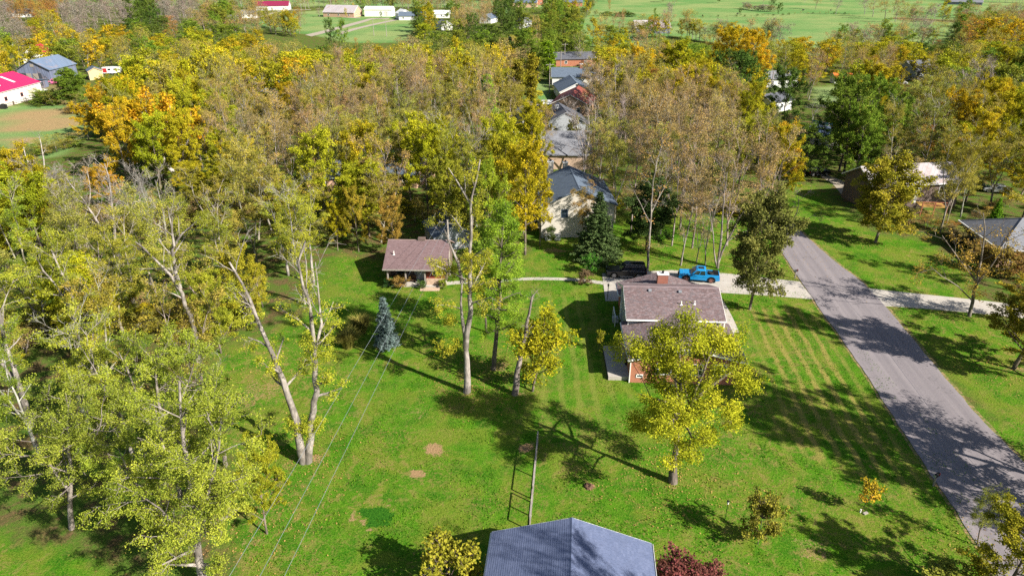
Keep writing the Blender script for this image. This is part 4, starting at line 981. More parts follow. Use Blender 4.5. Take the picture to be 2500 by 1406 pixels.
def car(name, label, cat, loc, rz, kind, paint, Lc=5.3, W=2.0, Hh=1.9, rim='rim', wr=0.40):
    t = thing(name, label, cat, loc, rz)
    hl = Lc / 2; xf, xr = hl * 0.62, -hl * 0.60; g0 = 0.34; belt = Hh * 0.60; hood = Hh * 0.575
    hw = W / 2
    # lower body: side outline with wheel arches, four slices across for tumblehome
    def outline(ins, topd):
        pts = [(-hl + ins, g0 + 0.10)]
        pts += arch(xr, wr, wr + 0.10)[0:1] and [(xr - wr - 0.10, g0)] + [(x, max(z, g0)) for x, z in arch(xr, wr, wr + 0.10)[1:-1]] + [(xr + wr + 0.10, g0)]
        pts += [(xf - wr - 0.10, g0)] + [(x, max(z, g0)) for x, z in arch(xf, wr, wr + 0.10)[1:-1]] + [(xf + wr + 0.10, g0)]
        pts += [(hl - ins, g0 + 0.12), (hl - ins * 0.6, hood * 0.72), (hl - 0.12 - ins, hood - 0.05 - topd), (hl * 0.40, hood + 0.05 - topd)]
        pts += [(hl * 0.30, belt - topd), (-hl + 0.05 + ins, belt - topd), (-hl + ins * 0.5, belt * 0.75)]
        return pts
    secs = []
    for y, ins, td in ((-hw + 0.00, 0.06, 0.07), (-hw + 0.10, 0.0, 0.0), (hw - 0.10, 0.0, 0.0), (hw - 0.00, 0.06, 0.07)):
        secs.append([(x, y, z) for x, z in outline(ins, td)])
    body = loft(secs).build('body', paint, t)
    # greenhouse
    if kind == 'pickup': ca, cb_, ra, rb2 = hl * 0.42, -hl * 0.36, hl * 0.15, -hl * 0.31
    elif kind == 'suv': ca, cb_, ra, rb2 = hl * 0.36, -hl * 0.97, hl * 0.10, -hl * 0.90
    else: ca, cb_, ra, rb2 = hl * 0.36, -hl * 0.70, hl * 0.06, -hl * 0.42
    zt = Hh
    def ringat(z, f, a, b_):
        yy = hw * f; return [(a, -yy, z), (a, yy, z), (b_, yy, z), (b_, -yy, z)]
    cab = loft([ringat(belt - 0.03, 0.95, ca, cb_), ringat(belt + (zt - belt) * 0.85, 0.85, ra + (ca - ra) * 0.12, rb2 + (cb_ - rb2) * 0.12), ringat(zt, 0.76, ra - 0.12, rb2 + 0.12)])
    cab.build('cabin', paint, t, bevel=0.05)
    # glass set proud of the cabin sides
    def lerp(a, b, f): return a + (b - a) * f
    z1, z2 = belt + 0.03, belt + (zt - belt) * 0.80
    f1, f2 = 0.95 - 0.10 * ((z1 - belt + 0.03) / ((zt - belt) * 0.85 + 0.03)), 0.95 - 0.10 * ((z2 - belt + 0.03) / ((zt - belt) * 0.85 + 0.03))
    def xat(z, a, ra_): q = (z - belt + 0.03) / ((zt - belt) * 0.85 + 0.03); return lerp(a, ra_ + (a - ra_) * 0.12, q)
    fa1, fa2, ba1, ba2 = xat(z1, ca, ra), xat(z2, ca, ra), xat(z1, cb_, rb2), xat(z2, cb_, rb2)
    nwin = {'pickup': 2, 'suv': 3, 'car': 2}[kind]
    for s in (-1, 1):
        for k in range(nwin):
            a0, a1 = (k + 0.06) / nwin, (k + 0.94) / nwin
            b = MB(); q = []
            for (xx0, xx1, zz_, f_) in ((fa1 - 0.22, ba1 + 0.14, z1, f1), (fa2 - 0.12, ba2 + 0.1, z2, f2)):
                q.append((lerp(xx0, xx1, a0), s * (hw * f_ + 0.012), zz_)); q.append((lerp(xx0, xx1, a1), s * (hw * f_ + 0.012), zz_))
            vs_ = [q[0], q[1], q[3], q[2]]; vs_ += [(x, y - s * 0.03, z) for x, y, z in vs_]
            b.add(vs_, [(0, 1, 2, 3), (7, 6, 5, 4), (0, 4, 5, 1), (1, 5, 6, 2), (2, 6, 7, 3), (3, 7, 4, 0)]); b.build('side_window', 'glass', t)
    for nm, (p1, p2, dx) in (('windscreen', (fa1, fa2, 0.02)), ('rear_window', (ba1, ba2, -0.02))):
        b = MB(); vs_ = [(p1 + dx, -hw * f1 * 0.9, z1), (p1 + dx, hw * f1 * 0.9, z1), (p2 + dx, hw * f2 * 0.9, z2), (p2 + dx, -hw * f2 * 0.9, z2)]
        vs_ += [(x - dx * 2.5, y, z) for x, y, z in vs_]
        b.add(vs_, [(0, 1, 2, 3), (7, 6, 5, 4), (0, 4, 5, 1), (1, 5, 6, 2), (2, 6, 7, 3), (3, 7, 4, 0)]); b.build(nm, 'glass', t)
    for s in (-1, 1):
        for xx in (xf, xr): wheel(t, xx, s * (hw - 0.15), wr, 0.27, rim)
        b = MB(); b.box((hl - 0.16, s * hw * 0.70, hood * 0.80), (0.26, 0.42, 0.17)); b.build('headlight', 'light_lens', t, bevel=0.03)
        b = MB(); b.box((-hl + 0.06, s * (hw - 0.14), belt * 0.82), (0.14, 0.20, 0.32)); b.build('tail_light', 'red_lens', t, bevel=0.02)
        b = MB(); b.box((ca - 0.30, s * (hw + 0.12), belt + 0.10), (0.14, 0.26, 0.20)); b.build('mirror', paint, t, bevel=0.03)
        b = MB()
        nd = 2 if kind != 'car' else 2
        for k in range(nd): b.box((hl * 0.12 - k * 0.98, s * (hw + 0.005), belt - 0.14), (0.2, 0.03, 0.05))
        b.build('door_handle', 'dark_metal' if kind != 'pickup' else paint, t)
    b = MB(); b.box((hl - 0.03, 0, hood * 0.68), (0.12, W * 0.55, 0.34)); b.build('grille', 'black_plastic', t, bevel=0.02)
    b = MB(); b.box((hl - 0.02, 0, g0 + 0.14), (0.22, W * 0.9, 0.22)); b.build('bumper', 'black_plastic' if kind == 'pickup' else paint, t, bevel=0.05)
    b = MB(); b.box((-hl + 0.02, 0, g0 + 0.14), (0.2, W * 0.9, 0.2)); b.build('bumper', 'rim' if kind == 'pickup' else paint, t, bevel=0.04)
    if kind == 'pickup':
        b = MB(); b.box((-hl * 0.66, 0, belt + 0.004), (hl * 0.54, W * 0.78, 0.02)); b.build('bed_liner', 'black_plastic', t)
        b = MB()
        for s in (-1, 1): b.box((-hl * 0.67, s * (hw - 0.13), belt + 0.05), (hl * 0.60, 0.14, 0.12))
        b.box((-hl + 0.11, 0, belt + 0.04), (0.10, W * 0.84, 0.12)); b.box((-hl * 0.385, 0, belt + 0.05), (0.08, W * 0.80, 0.12)); b.build('bed_rail', paint, t, bevel=0.02)
        b = MB(); b.box((-hl * 0.07, 0, zt + 0.004), (0.75, 0.8, 0.02)); b.build('sunroof', 'glass', t)
        b = MB(); b.tube([(-hl * 0.56, 0.25, belt + 0.03), (-hl * 0.56, 0.25, belt + 0.25)], 0.34, 14); b.build('spare_tyre', 'tyre', t)
        b = MB(); b.box((-hl * 0.78, -0.2, belt + 0.2), (0.7, 0.6, 0.34)); b.build('toolbox', 'black_plastic', t, bevel=0.03)
        for s in (-1, 1):
            b = MB(); b.box((0, s * (hw - 0.02), g0 - 0.02), (hl * 0.62, 0.12, 0.08)); b.build('side_step', 'black_plastic', t)
            for xx in (xf, xr):
                b = MB(); pts = [(x, z) for x, z in arch(xx, wr, wr + 0.17)] + [(x, z) for x, z in arch(xx, wr, wr + 0.085)][::-1]
                b.prism(pts, s * (hw - 0.02), s * (hw + 0.03), 'Y'); b.build('arch_trim', 'black_plastic', t)
    if kind == 'suv':
        for s in (-1, 1):
            b = MB(); b.box((lerp(fa1, ba1, 0.5), s * (hw * f1 + 0.014), z1 - 0.015), (abs(fa1 - ba1) - 0.3, 0.025, 0.035)); b.build('window_trim', 'rim', t)
            b = MB(); b.box((lerp(fa2, ba2, 0.5), s * (hw * f2 + 0.014), z2 + 0.02), (abs(fa2 - ba2) - 0.2, 0.025, 0.03)); b.build('window_trim', 'rim', t)
        for s in (-1, 1):
            b = MB(); b.box((-hl * 0.38, s * hw * 0.66, zt + 0.06), (hl * 0.9, 0.05, 0.05)); b.box((-hl * 0.38 + hl * 0.4, s * hw * 0.66, zt + 0.02), (0.1, 0.05, 0.06)); b.box((-hl * 0.38 - hl * 0.4, s * hw * 0.66, zt + 0.02), (0.1, 0.05, 0.06)); b.build('roof_rail', 'rim', t)
            b = MB(); b.box((0, s * (hw - 0.02), g0), (hl * 0.62, 0.14, 0.07)); b.build('side_step', 'grey_metal', t)
        b = MB(); b.box((0.02 - hl * 0.02, 0, zt + 0.003), (0.8, 0.85, 0.02)); b.build('sunroof', 'glass', t)
    return t
p = at(1544, 683)
car('suv', 'black large SUV parked left of the brick chimney on the drive', 'car', (15.9, 86.4, 0.05), math.radians(174), 'suv', 'black_paint', 5.5, 2.05, 1.93, 'rim', 0.42)
car('pickup_truck', 'bright blue double cab pickup with bronze wheels on the drive', 'truck', (25.7, 85.2, 0.05), math.radians(168), 'pickup', 'blue_paint', 5.45, 1.96, 1.80, 'bronze_rim', 0.41)
for nm, lab, cat, (u, v), rz, kd, pt_ in (
    ('parked_car', 'dark green car parked under the tall trees on the far right', 'car', (2380, 462), 2.6, 'car', 'green_car'),
    ('parked_car', 'silver and maroon car behind trunks at the far right lawn', 'car', (2432, 470), 2.8, 'car', 'silver_paint'),
    ('parked_car', 'dark car at the bend of the road under the green trees', 'car', (1995, 428), 0.2, 'suv', 'black_paint'),
    ('parked_car', 'white car between the trees far right', 'car', (2196, 207), 0.1, 'car', 'white_paint'),
    ('parked_car', 'pink truck in front of the weathered barn', 'truck', (134, 206), 0.3, 'pickup', 'pink_paint'),
    ('parked_car', 'dark car beside the pale farmhouse on the far hillside', 'car', (839, 42.5), 0.0, 'suv', 'black_paint')):
    q = at(u, v); car(nm, lab, cat, (q[0], q[1], 0.02), rz, kd, pt_, 4.8, 1.85, 1.55 if kd == 'car' else 1.8)
tr = thing('caravan', 'white caravan with a red stripe in the dark trees beyond the barn', 'caravan', tuple(at(276, 182)), math.radians(10))
b = MB(); b.prism([(-3.2, 0.5), (3.2, 0.5), (3.4, 1.4), (3.0, 2.7), (-3.0, 2.75), (-3.3, 1.2)], -1.15, 1.15, 'Y'); b.build('body', 'white_paint', tr, bevel=0.08)
b = MB(); b.box((-2.2, -1.165, 1.6), (1.4, 0.02, 1.5)); b.build('stripe', 'red_paint', tr)
for xx in (-0.6, 1.4):
    b = MB(); b.box((xx, -1.17, 1.9), (1.0, 0.03, 0.6)); b.build('window', 'glass', tr)
for s in (-1, 1): wheel(tr, 0.2, s * 1.0, 0.36, 0.22, 'rim')
bn = thing('trash_bin', 'white wheeled bin beside the utility pole in the far lane', 'bin', tuple(at(1345, 185)))
b = MB(); b.box((0, 0, 0.55), (0.6, 0.7, 1.0)); b.build('body', 'white_paint', bn, bevel=0.05)
b = MB(); b.box((0, 0, 1.08), (0.66, 0.76, 0.06)); b.build('lid', 'white_paint', bn)

# ------------------------------------------------------------------ lawn fence, posts, boxes, wires
fence = thing('garden_fence', 'weathered board fence running from the grey-blue roof into the lawn shadow', 'fence', tuple(at(1296, 1283)))
p0, p1 = at(1293, 1300), at(1313, 1082); base = at(1296, 1283); npost = 7
d = (p1 - p0)[:2]; Lf = np.linalg.norm(d); d /= Lf; ang = math.atan2(d[1], d[0])
fracs = [0.02, 0.16, 0.30, 0.335, 0.58, 0.80, 0.99]
for i, f_ in enumerate(fracs):
    q = p0 + (p1 - p0) * f_ - base; b = MB(); b.box((q[0], q[1], 0.72), (0.085, 0.085, 1.46), ang); b.build('post', 'wood_grey', fence)
for i in range(len(fracs) - 1):
    a_, c_ = p0 + (p1 - p0) * fracs[i] - base, p0 + (p1 - p0) * fracs[i + 1] - base
    if fracs[i + 1] - fracs[i] < 0.05: continue
    mid = (a_ + c_) / 2; l_ = np.linalg.norm(c_ - a_)
    b = MB(); b.box((mid[0], mid[1], 1.46), (l_ - 0.004, 0.11, 0.04), ang); b.build('top_rail', 'wood_grey', fence)
    b = MB(); b.box((mid[0], mid[1], 0.10), (l_ - 0.02, 0.035, 0.16), ang); b.build('base_board', 'wood_grey', fence)
def mailbox(label, uv, rz, mat='black_plastic'):
    t = thing('mailbox', label, 'mailbox', tuple(at(*uv)), rz)
    b = MB(); b.box((0, 0, 0.53), (0.10, 0.10, 1.06)); b.build('post', 'wood_grey', t)
    b = MB(); n = 8; pl = [(-0.13, 0), (0.13, 0)] + [(0.13 * math.cos(math.pi * k / n), 0.16 + 0.13 * math.sin(math.pi * k / n)) for k in range(n + 1)]
    b.prism([(x, 1.07 + z) for x, z in pl], -0.30, 0.30, 'Y'); b.build('box', mat, t)
    b = MB(); b.box((0, -0.305, 1.2), (0.22, 0.02, 0.22)); b.build('door', 'grey_metal', t)
    b = MB(); b.box((0.15, 0.1, 1.32), (0.02, 0.05, 0.22)); b.build('flag', 'red_paint', t)
    return t
mailbox('black mailbox on a wooden post beside the shaded near road', (2278, 1186), math.radians(-60))
mailbox('dark mailbox at the end of the concrete driveway', (1940, 680), math.radians(-60))
fd = thing('bird_feeder', 'thin dark pole with a small white feeder on the lawn', 'bird feeder', tuple(at(1770, 1267)))
b = MB(); b.tube([(0, 0, 0), (0, 0, 1.75)], 0.022, 6); b.build('pole', 'dark_metal', fd)
b = MB(); b.tube([(0, 0, 1.62), (0, 0, 1.9)], 0.075, 8); b.build('feeder', 'white_paint', fd)
b = MB(); b.tube([(0, 0, 1.9), (0, 0, 1.98)], [0.13, 0.02], 8); b.build('feeder_roof', 'dark_metal', fd)
lp2 = thing('lamp_post', 'thin dark lamp post on the concrete at the left end of the driveway', 'lamp post', tuple(at(1483, 731) + np.array([0, 0, 0.05])))
b = MB(); b.tube([(0, 0, 0), (0, 0, 1.9)], 0.045, 8); b.build('post', 'dark_metal', lp2)
b = MB(); b.box((0, 0, 2.0), (0.2, 0.2, 0.24)); b.tube([(0, 0, 2.12), (0, 0, 2.25)], [0.16, 0.02], 6); b.build('lantern', 'dark_metal', lp2)
st = thing('tree_stump', 'low brown rotten stump in the lawn left of the yellow-green maple', 'stump', tuple(at(1437, 1188)))
b = MB(); rg = random.Random(4); vs_ = []; n = 12
for j, (z, r) in enumerate(((-0.05, 0.40), (0.14, 0.30), (0.22, 0.22), (0.12, 0.06))):
    for k in range(n): a = 2 * math.pi * k / n; rr = r * rg.uniform(0.75, 1.25); vs_.append((rr * math.cos(a), rr * math.sin(a), z + rg.uniform(-0.04, 0.06)))
fs_ = [(j * n + k, j * n + (k + 1) % n, (j + 1) * n + (k + 1) % n, (j + 1) * n + k) for j in range(3) for k in range(n)] + [tuple(3 * n + k for k in range(n))]
b.add(vs_, fs_); b.build('stump', 'wood_brown', st)
b = MB()
for k in range(7): 
    a = rg.uniform(0, 6.3); b.box((0.4 * math.cos(a), 0.3 * math.sin(a), 0.05), (0.3, 0.08, 0.06), a)
b.build('bark_chips', 'soil', st)
def sapling_guard(uv, label):
    t = thing('tree_guard', label, 'tree guard', tuple(at(*uv)))
    b = MB(); b.tube([(0, 0, 0), (0, 0, 0.32)], [0.06, 0.05], 8); b.build('sleeve', 'white_paint', t)
    b = MB(); b.box((0.35, -0.15, 0.06), (0.4, 0.2, 0.10), 0.4); b.build('edging_stone', 'wood_grey', t); return t
sapling_guard((2100, 1250), 'white sleeve at the foot of the little golden sapling')

def sag(a, b_, s, n=18):
    a, b_ = Vector(a), Vector(b_); return [a.lerp(b_, t / n) + Vector((0, 0, -4 * s * (t / n) * (1 - t / n))) for t in range(n + 1)]
pole_far = at(1098, 672); pole_near = np.array([-16.0, 3.0, 0.0])
def utility_pole(label, loc, h, rz, mat='wood_grey'):
    t = thing('utility_pole', label, 'utility pole', tuple(loc), rz)
    b = MB(); b.tube([(0, 0, 0), (0, 0, h)], [0.17, 0.11], 10); b.build('pole', mat, t)
    b = MB(); b.box((0, 0.12, h - 0.5), (2.6, 0.10, 0.12)); b.build('crossarm', mat, t)
    for xx in (-1.2, 0, 1.2):
        b = MB(); b.tube([(xx, 0.12, h - 0.44), (xx, 0.12, h - 0.22)], [0.06, 0.04], 8); b.build('insulator', 'rim', t)
    return t
pz = 8.2
utility_pole('utility pole behind the tall twin-stemmed tree beside the cottage', pole_far, pz, math.radians(-20))
wl = [((555, 1406), (1045, 705)), ((630, 1406), (1060, 702)), ((690, 1406), (1078, 700))]
wnames = ['leftmost of the three thin wires over the left lawn', 'middle one of the three thin wires over the left lawn', 'rightmost of the three thin wires over the left lawn']
for k in range(3):
    a_ = at(*wl[k][0], 7.0); f_ = np.array([pole_far[0] - 1.1 + 1.1 * k, pole_far[1], pz - 0.3])
    dirn = a_ - f_; e_ = f_ + dirn * 1.35
    b = MB(); b.tube(sag(f_, e_, 0.25), 0.012, 5); o = b.build('overhead_wire', 'wire'); tag(o, wnames[k], 'wire', 'overhead wires across the left lawn')
for (u, v, h, lab) in ((1305, 350, 9.5, 'tall grey utility pole beside the white garage'), (1341, 225, 9, 'utility pole at the near end of the far lane'), (1368, 188, 9, 'utility pole in front of the long grey roof up the lane'), (1378, 160, 8.5, 'utility pole in front of the brick bungalow up the lane'), (1877, 250, 9, 'pale utility pole behind the dark-roofed garage'),
                       (810, 34, 10, 'slim pale pole beside the far farmhouse'), (746, 24, 10, 'slim pale pole above the far farm track'), (1232, 24, 10, 'slim pale pole on the pale field at the top edge'), (913, 88, 9, 'left pale post on the near side of the far meadow'), (944, 90, 9, 'right pale post on the near side of the far meadow'), (737, 38, 8, 'slim pale pole left of the lone farmhouse trees')):
    utility_pole(lab, at(u, v), h, 0.3)
for i, (u, v) in enumerate(((1842, 20), (1960, 28), (1800, 37), (2028, 28), (1715, 42))):
    t = thing('cow', ['black cow beside the grey scrub on the right pasture', 'black cow by the lone round tree on the right pasture', 'black cow left of the grey scrub on the right pasture', 'black cow under the lone pasture tree', 'black cow near the middle fence line of the right pasture'][i], 'cow', tuple(at(u, v)), 0.4 * i, 'cows on the far pasture')
    b = MB(); b.sphere((0, 0, 1.0), 0.5, 10, 6, (1.7, 0.75, 0.85)); b.sphere((1.05, 0, 1.25), 0.26, 8, 5, (1.3, 0.8, 0.9))
    for xx in (-0.6, 0.6):
        for yy in (-0.25, 0.25): b.tube([(xx, yy, 0), (xx, yy, 0.8)], [0.07, 0.11], 6)
    b.tube([(0.6, 0, 1.15), (0.95, 0, 1.25)], [0.3, 0.22], 8)
    b.build('body', 'cow_black', t)
# ------------------------------------------------------------------ trees
def unit(v): return v / (np.linalg.norm(v) + 1e-9)
def rot_about(v, axis, a):
    return v * math.cos(a) + np.cross(axis, v) * math.sin(a) + axis * np.dot(axis, v) * (1 - math.cos(a))
def perp(d, az):
    a = np.cross(d, [0, 0, 1.0]) if abs(d[2]) < 0.95 else np.cross(d, [1.0, 0, 0])
    a = unit(a); return rot_about(a, d, az)
class Skel:
    def __init__(s): s.br = []; s.anchor = []; s.atone = []
    def limb(s, p, d, Lh, r, rg, seg, gnarl, up, taper=0.35):
        pts = [p]; rad = [r]; n = max(2, int(round(Lh / seg))); st = Lh / n
        for i in range(n):
            d = unit(d + rg.normal(0, gnarl, 3) + np.array([0, 0, up]))
            p = p + d * st; pts.append(p); rad.append(r * (1 - (1 - taper) * (i + 1) / n))
        s.br.append((np.array(pts), np.array(rad))); return np.array(pts), np.array(rad)
def along(pts, t):
    n = len(pts) - 1; x = min(t * n, n - 1e-6); i = int(x); f = x - i
    return pts[i] * (1 - f) + pts[i + 1] * f, unit(pts[i + 1] - pts[i])
def grow(seed, H=15.0, R=5.0, cb=0.35, nl=12, shape='round', fork=0, ang=55, n2=6, n3=4, gnarl=0.10, up=0.06, tr=None, leaders=None, twig=0.5, lean=0.0, topthin=1.0, n2len=0.5):
    rg = np.random.default_rng(seed); S = Skel(); tr = tr or H * 0.016
    if leaders is None:
        leaders = []
        if fork:
            fh = H * rg.uniform(0.12, 0.30); base = np.array([0, 0, -0.15])
            pts, rad = S.limb(base, np.array([rg.normal(0, .04), rg.normal(0, .04), 1]), fh, tr, rg, 0.8, 0.03, 0.1, 0.8)
            a0 = rg.uniform(0, 6.28)
            for k in range(fork):
                a = a0 + 6.28 * k / fork + rg.uniform(-.4, .4); s_ = rg.uniform(0.16, 0.40)
                d = np.array([math.cos(a) * s_, math.sin(a) * s_, 1])
                q, rq = S.limb(pts[-1], d, (H * rg.uniform(0.82, 1.0) - fh), tr * 0.62, rg, 1.1, gnarl * 0.7, 0.05, 0.15); leaders.append((q, rq))
        else:
            q, rq = S.limb(np.array([0, 0, -0.15]), np.array([lean, rg.normal(0, 0.03), 1]), H * 0.95, tr, rg, 1.0, gnarl * 0.45, 0.06, 0.12); leaders.append((q, rq))
    else:
        ls = []
        for q, r in leaders:
            q = np.array(q, float)
            # resample with a little wobble
            out = [q[0]]
            for a, b in zip(q[:-1], q[1:]):
                n = max(1, int(np.linalg.norm(b - a) / 1.1))
                for k in range(1, n + 1): out.append(a + (b - a) * k / n + (rg.normal(0, 0.07, 3) if k < n else 0))
            q = np.array(out); rq = r * (1 - 0.80 * np.linspace(0, 1, len(q)) ** 0.9); S.br.append((q, rq)); ls.append((q, rq))
        leaders = ls
    zc0, zc1 = H * cb, H
    for q, rq in leaders:
        nn = max(3, int(round(nl / len(leaders) * (1 if len(leaders) == 1 else 1.25))))
        az = rg.uniform(0, 6.28)
        hz = q[:, 2]
        for k in range(nn):
            zt = zc0 + (zc1 - zc0) * ((k + rg.uniform(0.1, 0.9)) / nn) ** 0.9 * 0.96
            if zt < hz.min() + 0.3 or zt > hz.max(): continue
            j = int(np.argmax(hz >= zt)); t = (j - 0.5) / (len(q) - 1); p, d0 = along(q, max(0.02, t))
            h = (zt - zc0) / (zc1 - zc0)
            if shape == 'round': Lr = R * math.sqrt(max(0.06, 1 - ((h - 0.38) / 0.66) ** 2))
            elif shape == 'oval': Lr = R * math.sqrt(max(0.05, 1 - ((h - 0.42) / 0.62) ** 2)) 
            elif shape == 'vase': Lr = R * (0.55 + 0.6 * h) * (1.0 if h < 0.75 else (1 - h) / 0.25 * 0.55 + 0.45)
            elif shape == 'column': Lr = R * (0.8 if h < 0.8 else (1 - h) * 4)
            else: Lr = R * (1.02 - h)
            Lr *= rg.uniform(0.72, 1.12) * (1.0 if len(leaders) == 1 else 0.75)
            az += 2.4 + rg.uniform(-0.5, 0.5)
            a_ = math.radians(ang * (1.15 - 0.55 * h) * rg.uniform(0.8, 1.2))
            out = perp(d0, az); d = unit(d0 * math.cos(a_) + out * math.sin(a_))
            r1 = float(np.interp(t, np.linspace(0, 1, len(rq)), rq)) * 0.55
            lp_, lr_ = S.limb(p, d, Lr, max(0.040, r1), rg, 0.9, gnarl, up, 0.3)
            tone = rg.uniform(-0.22, 0.22)
            m2 = max(2, int(n2 * Lr / R + 0.5))
            for i in range(m2):
                t2 = 0.22 + 0.76 * (i + rg.uniform(0, 1)) / m2; p2, d2 = along(lp_, t2)
                o2 = perp(d2, rg.uniform(0, 6.28)); a2 = math.radians(rg.uniform(32, 62))
                dd2 = unit(d2 * math.cos(a2) + o2 * math.sin(a2) + np.array([0, 0, 0.12]))
                L2 = Lr * n2len * (1.1 - 0.55 * t2) * rg.uniform(0.7, 1.2)
                bp, br_ = S.limb(p2, dd2, L2, max(0.024, lr_[-1] * 0.8), rg, 0.6, gnarl * 1.2, up * 0.6, 0.35)
                tn2 = tone + rg.uniform(-0.12, 0.12)
                for kk in range(n3):
                    t3 = 0.25 + 0.75 * (kk + rg.uniform(0, 1)) / n3; p3, d3 = along(bp, t3)
                    o3 = perp(d3, rg.uniform(0, 6.28)); a3 = math.radians(rg.uniform(25, 65))
                    dd3 = unit(d3 * math.cos(a3) + o3 * math.sin(a3))
                    tp, _ = S.limb(p3, dd3, twig * rg.uniform(0.6, 1.5), 0.016, rg, 0.5, 0.1, 0.0, 0.5)
                    S.anchor.append((tp[0] + tp[-1]) / 2); S.atone.append(tn2); S.anchor.append(tp[-1]); S.atone.append(tn2)
                S.anchor.append(bp[-1]); S.atone.append(tn2)
    return S, rg
def tubes(brs, nside_big=6, rbig=0.06):
    Vs, Qs, off = [], [], 0
    for pts, rad in brs:
        n = nside_big + 2 if rad[0] > 0.18 else (nside_big - 1 if rad[0] > rbig else 3)
        t = np.gradient(pts, axis=0); t /= (np.linalg.norm(t, axis=1, keepdims=True) + 1e-9)
        ref = np.array([0.31, 0.95, 0.05]) if abs(t[0] @ np.array([0.31, 0.95, 0.05])) < 0.9 else np.array([1.0, 0, 0])
        a = np.cross(t, ref); a /= (np.linalg.norm(a, axis=1, keepdims=True) + 1e-9); b = np.cross(t, a)
        th = np.arange(n) * 2 * math.pi / n
        ring = pts[:, None, :] + rad[:, None, None] * (np.cos(th)[None, :, None] * a[:, None, :] + np.sin(th)[None, :, None] * b[:, None, :])
        m = len(pts); Vs.append(ring.reshape(-1, 3)); i = np.arange(m - 1)[:, None] * n; k = np.arange(n)[None, :]; k2 = (k + 1) % n
        Qs.append(np.stack([i + k, i + k2, i + n + k2, i + n + k], 2).reshape(-1, 4) + off); off += m * n
    return np.concatenate(Vs), np.concatenate(Qs)
def leaf_cards(A, tone, rg, per, size, spread, droop=0.0, aspect=0.6, flat=0.7, zs=0.7):
    n = len(A) * per; c = np.repeat(A, per, 0) + rg.normal(0, spread, (n, 3)) * np.array([1, 1, zs]); tn = np.repeat(tone, per)
    if droop: c[:, 2] -= np.abs(rg.normal(0, droop, n))
    nrm = rg.normal(0, 1, (n, 3)); nrm[:, 2] = np.abs(nrm[:, 2]) * 0.8 + flat; nrm /= np.linalg.norm(nrm, axis=1, keepdims=True)
    q = rg.normal(0, 1, (n, 3)); a = np.cross(nrm, q); a /= np.linalg.norm(a, axis=1, keepdims=True); b = np.cross(nrm, a)
    s = size * rg.uniform(0.6, 1.35, n)[:, None]
    V = np.stack([c + a * s, c + b * s * aspect, c - a * s * 0.9, c - b * s * aspect], 1).reshape(-1, 3)
    Q = np.arange(4 * n).reshape(n, 4)
    t = np.clip(0.5 + tn + rg.normal(0, 0.16, n), 0, 1)
    return V, Q, t
def as_mesh(name, V, Q, mat, tone=None, tint=None, smooth=False):
    me = bpy.data.meshes.new(name); np_mesh(me, V, Q, smooth); me.materials.append(MATS[mat])
    if tone is not None:
        a = me.attributes.new('tone', 'FLOAT', 'FACE'); a.data.foreach_set('value', tone.astype(np.float32))
    if tint is not None:
        a = me.attributes.new('tint', 'FLOAT_COLOR', 'FACE'); a.data.foreach_set('color', np.ascontiguousarray(tint, np.float32).ravel())
    return me
BASE_MESH = {}
STATS = [0]
def make_variant(key, grow_kw, leaf_kw, keep=1.0, thin_top=None):
    S, rg = grow(**grow_kw)
    V, Q = tubes(S.br); tm = as_mesh('trunk', V, Q, 'bark', smooth=True)
    cm = None
    A = np.array(S.anchor); tn = np.array(S.atone)
    if leaf_kw and len(A):
        if keep < 1:
            # whole sprays drop their leaves together
            cell = np.sin(np.floor(A / 1.7) @ np.array([12.99, 78.23, 37.7])) * 43758.5; cell -= np.floor(cell)
            sel = (cell * 0.6 + rg.uniform(0, 1, len(A)) * 0.4) < keep; A, tn = A[sel], tn[sel]
        if thin_top:
            sel = rg.uniform(0, 1, len(A)) > np.clip((A[:, 2] / grow_kw['H'] - thin_top) / (1 - thin_top), 0, 0.93); A, tn = A[sel], tn[sel]
        V2, Q2, t2 = leaf_cards(A, tn, rg, **leaf_kw); cm = as_mesh('crown', V2, Q2, 'leaf', t2); STATS[0] += 2 * len(Q2)
    STATS[0] += 2 * len(Q)
    BASE_MESH.setdefault(key, []).append((tm, cm, grow_kw.get('H', 15.0), grow_kw.get('R', 5.0)))
# open locust-like trees
for i in range(4):
    make_variant('L', dict(seed=100 + i, H=17.0, R=5.2, cb=0.22, nl=17, shape='vase', fork=(2 if i % 2 else 0), ang=50, n2=6, n3=4, gnarl=0.13, up=0.05, tr=0.24, twig=0.7), dict(per=34, size=0.085, spread=0.21, droop=0.08, aspect=0.55, zs=0.6), 0.74, 0.86)
# dense rounded
for i in range(4):
    make_variant('Y', dict(seed=200 + i, H=14.0, R=5.6, cb=0.18, nl=20, shape='round', ang=60, n2=7, n3=4, gnarl=0.09, up=0.05, tr=0.25, twig=0.5), dict(per=26, size=0.120, spread=0.22, aspect=0.65), 0.95)
# thin, mostly bare with a haze of small leaves
for i in range(4):
    make_variant('B', dict(seed=300 + i, H=18.5, R=4.6, cb=0.20, nl=19, shape='vase', fork=(3 if i % 2 else 0), ang=42, n2=7, n3=5, gnarl=0.10, up=0.08, tr=0.19, twig=0.8), dict(per=8, size=0.10, spread=0.26, aspect=0.6), 0.62)
for i in range(4):
    make_variant('T', dict(seed=400 + i, H=17.5, R=4.6, cb=0.20, nl=18, shape='oval', fork=(2 if i % 2 else 0), ang=46, n2=6, n3=4, gnarl=0.11, up=0.07, tr=0.19, twig=0.7), dict(per=20, size=0.098, spread=0.23, aspect=0.6), 0.70, 0.93)
for i in range(2):
    make_variant('M', dict(seed=250 + i, H=12.0, R=4.8, cb=0.14, nl=34, shape='oval', ang=62, n2=8, n3=4, gnarl=0.08, up=0.05, tr=0.22, twig=0.45), dict(per=16, size=0.14, spread=0.26, aspect=0.65), 1.0)
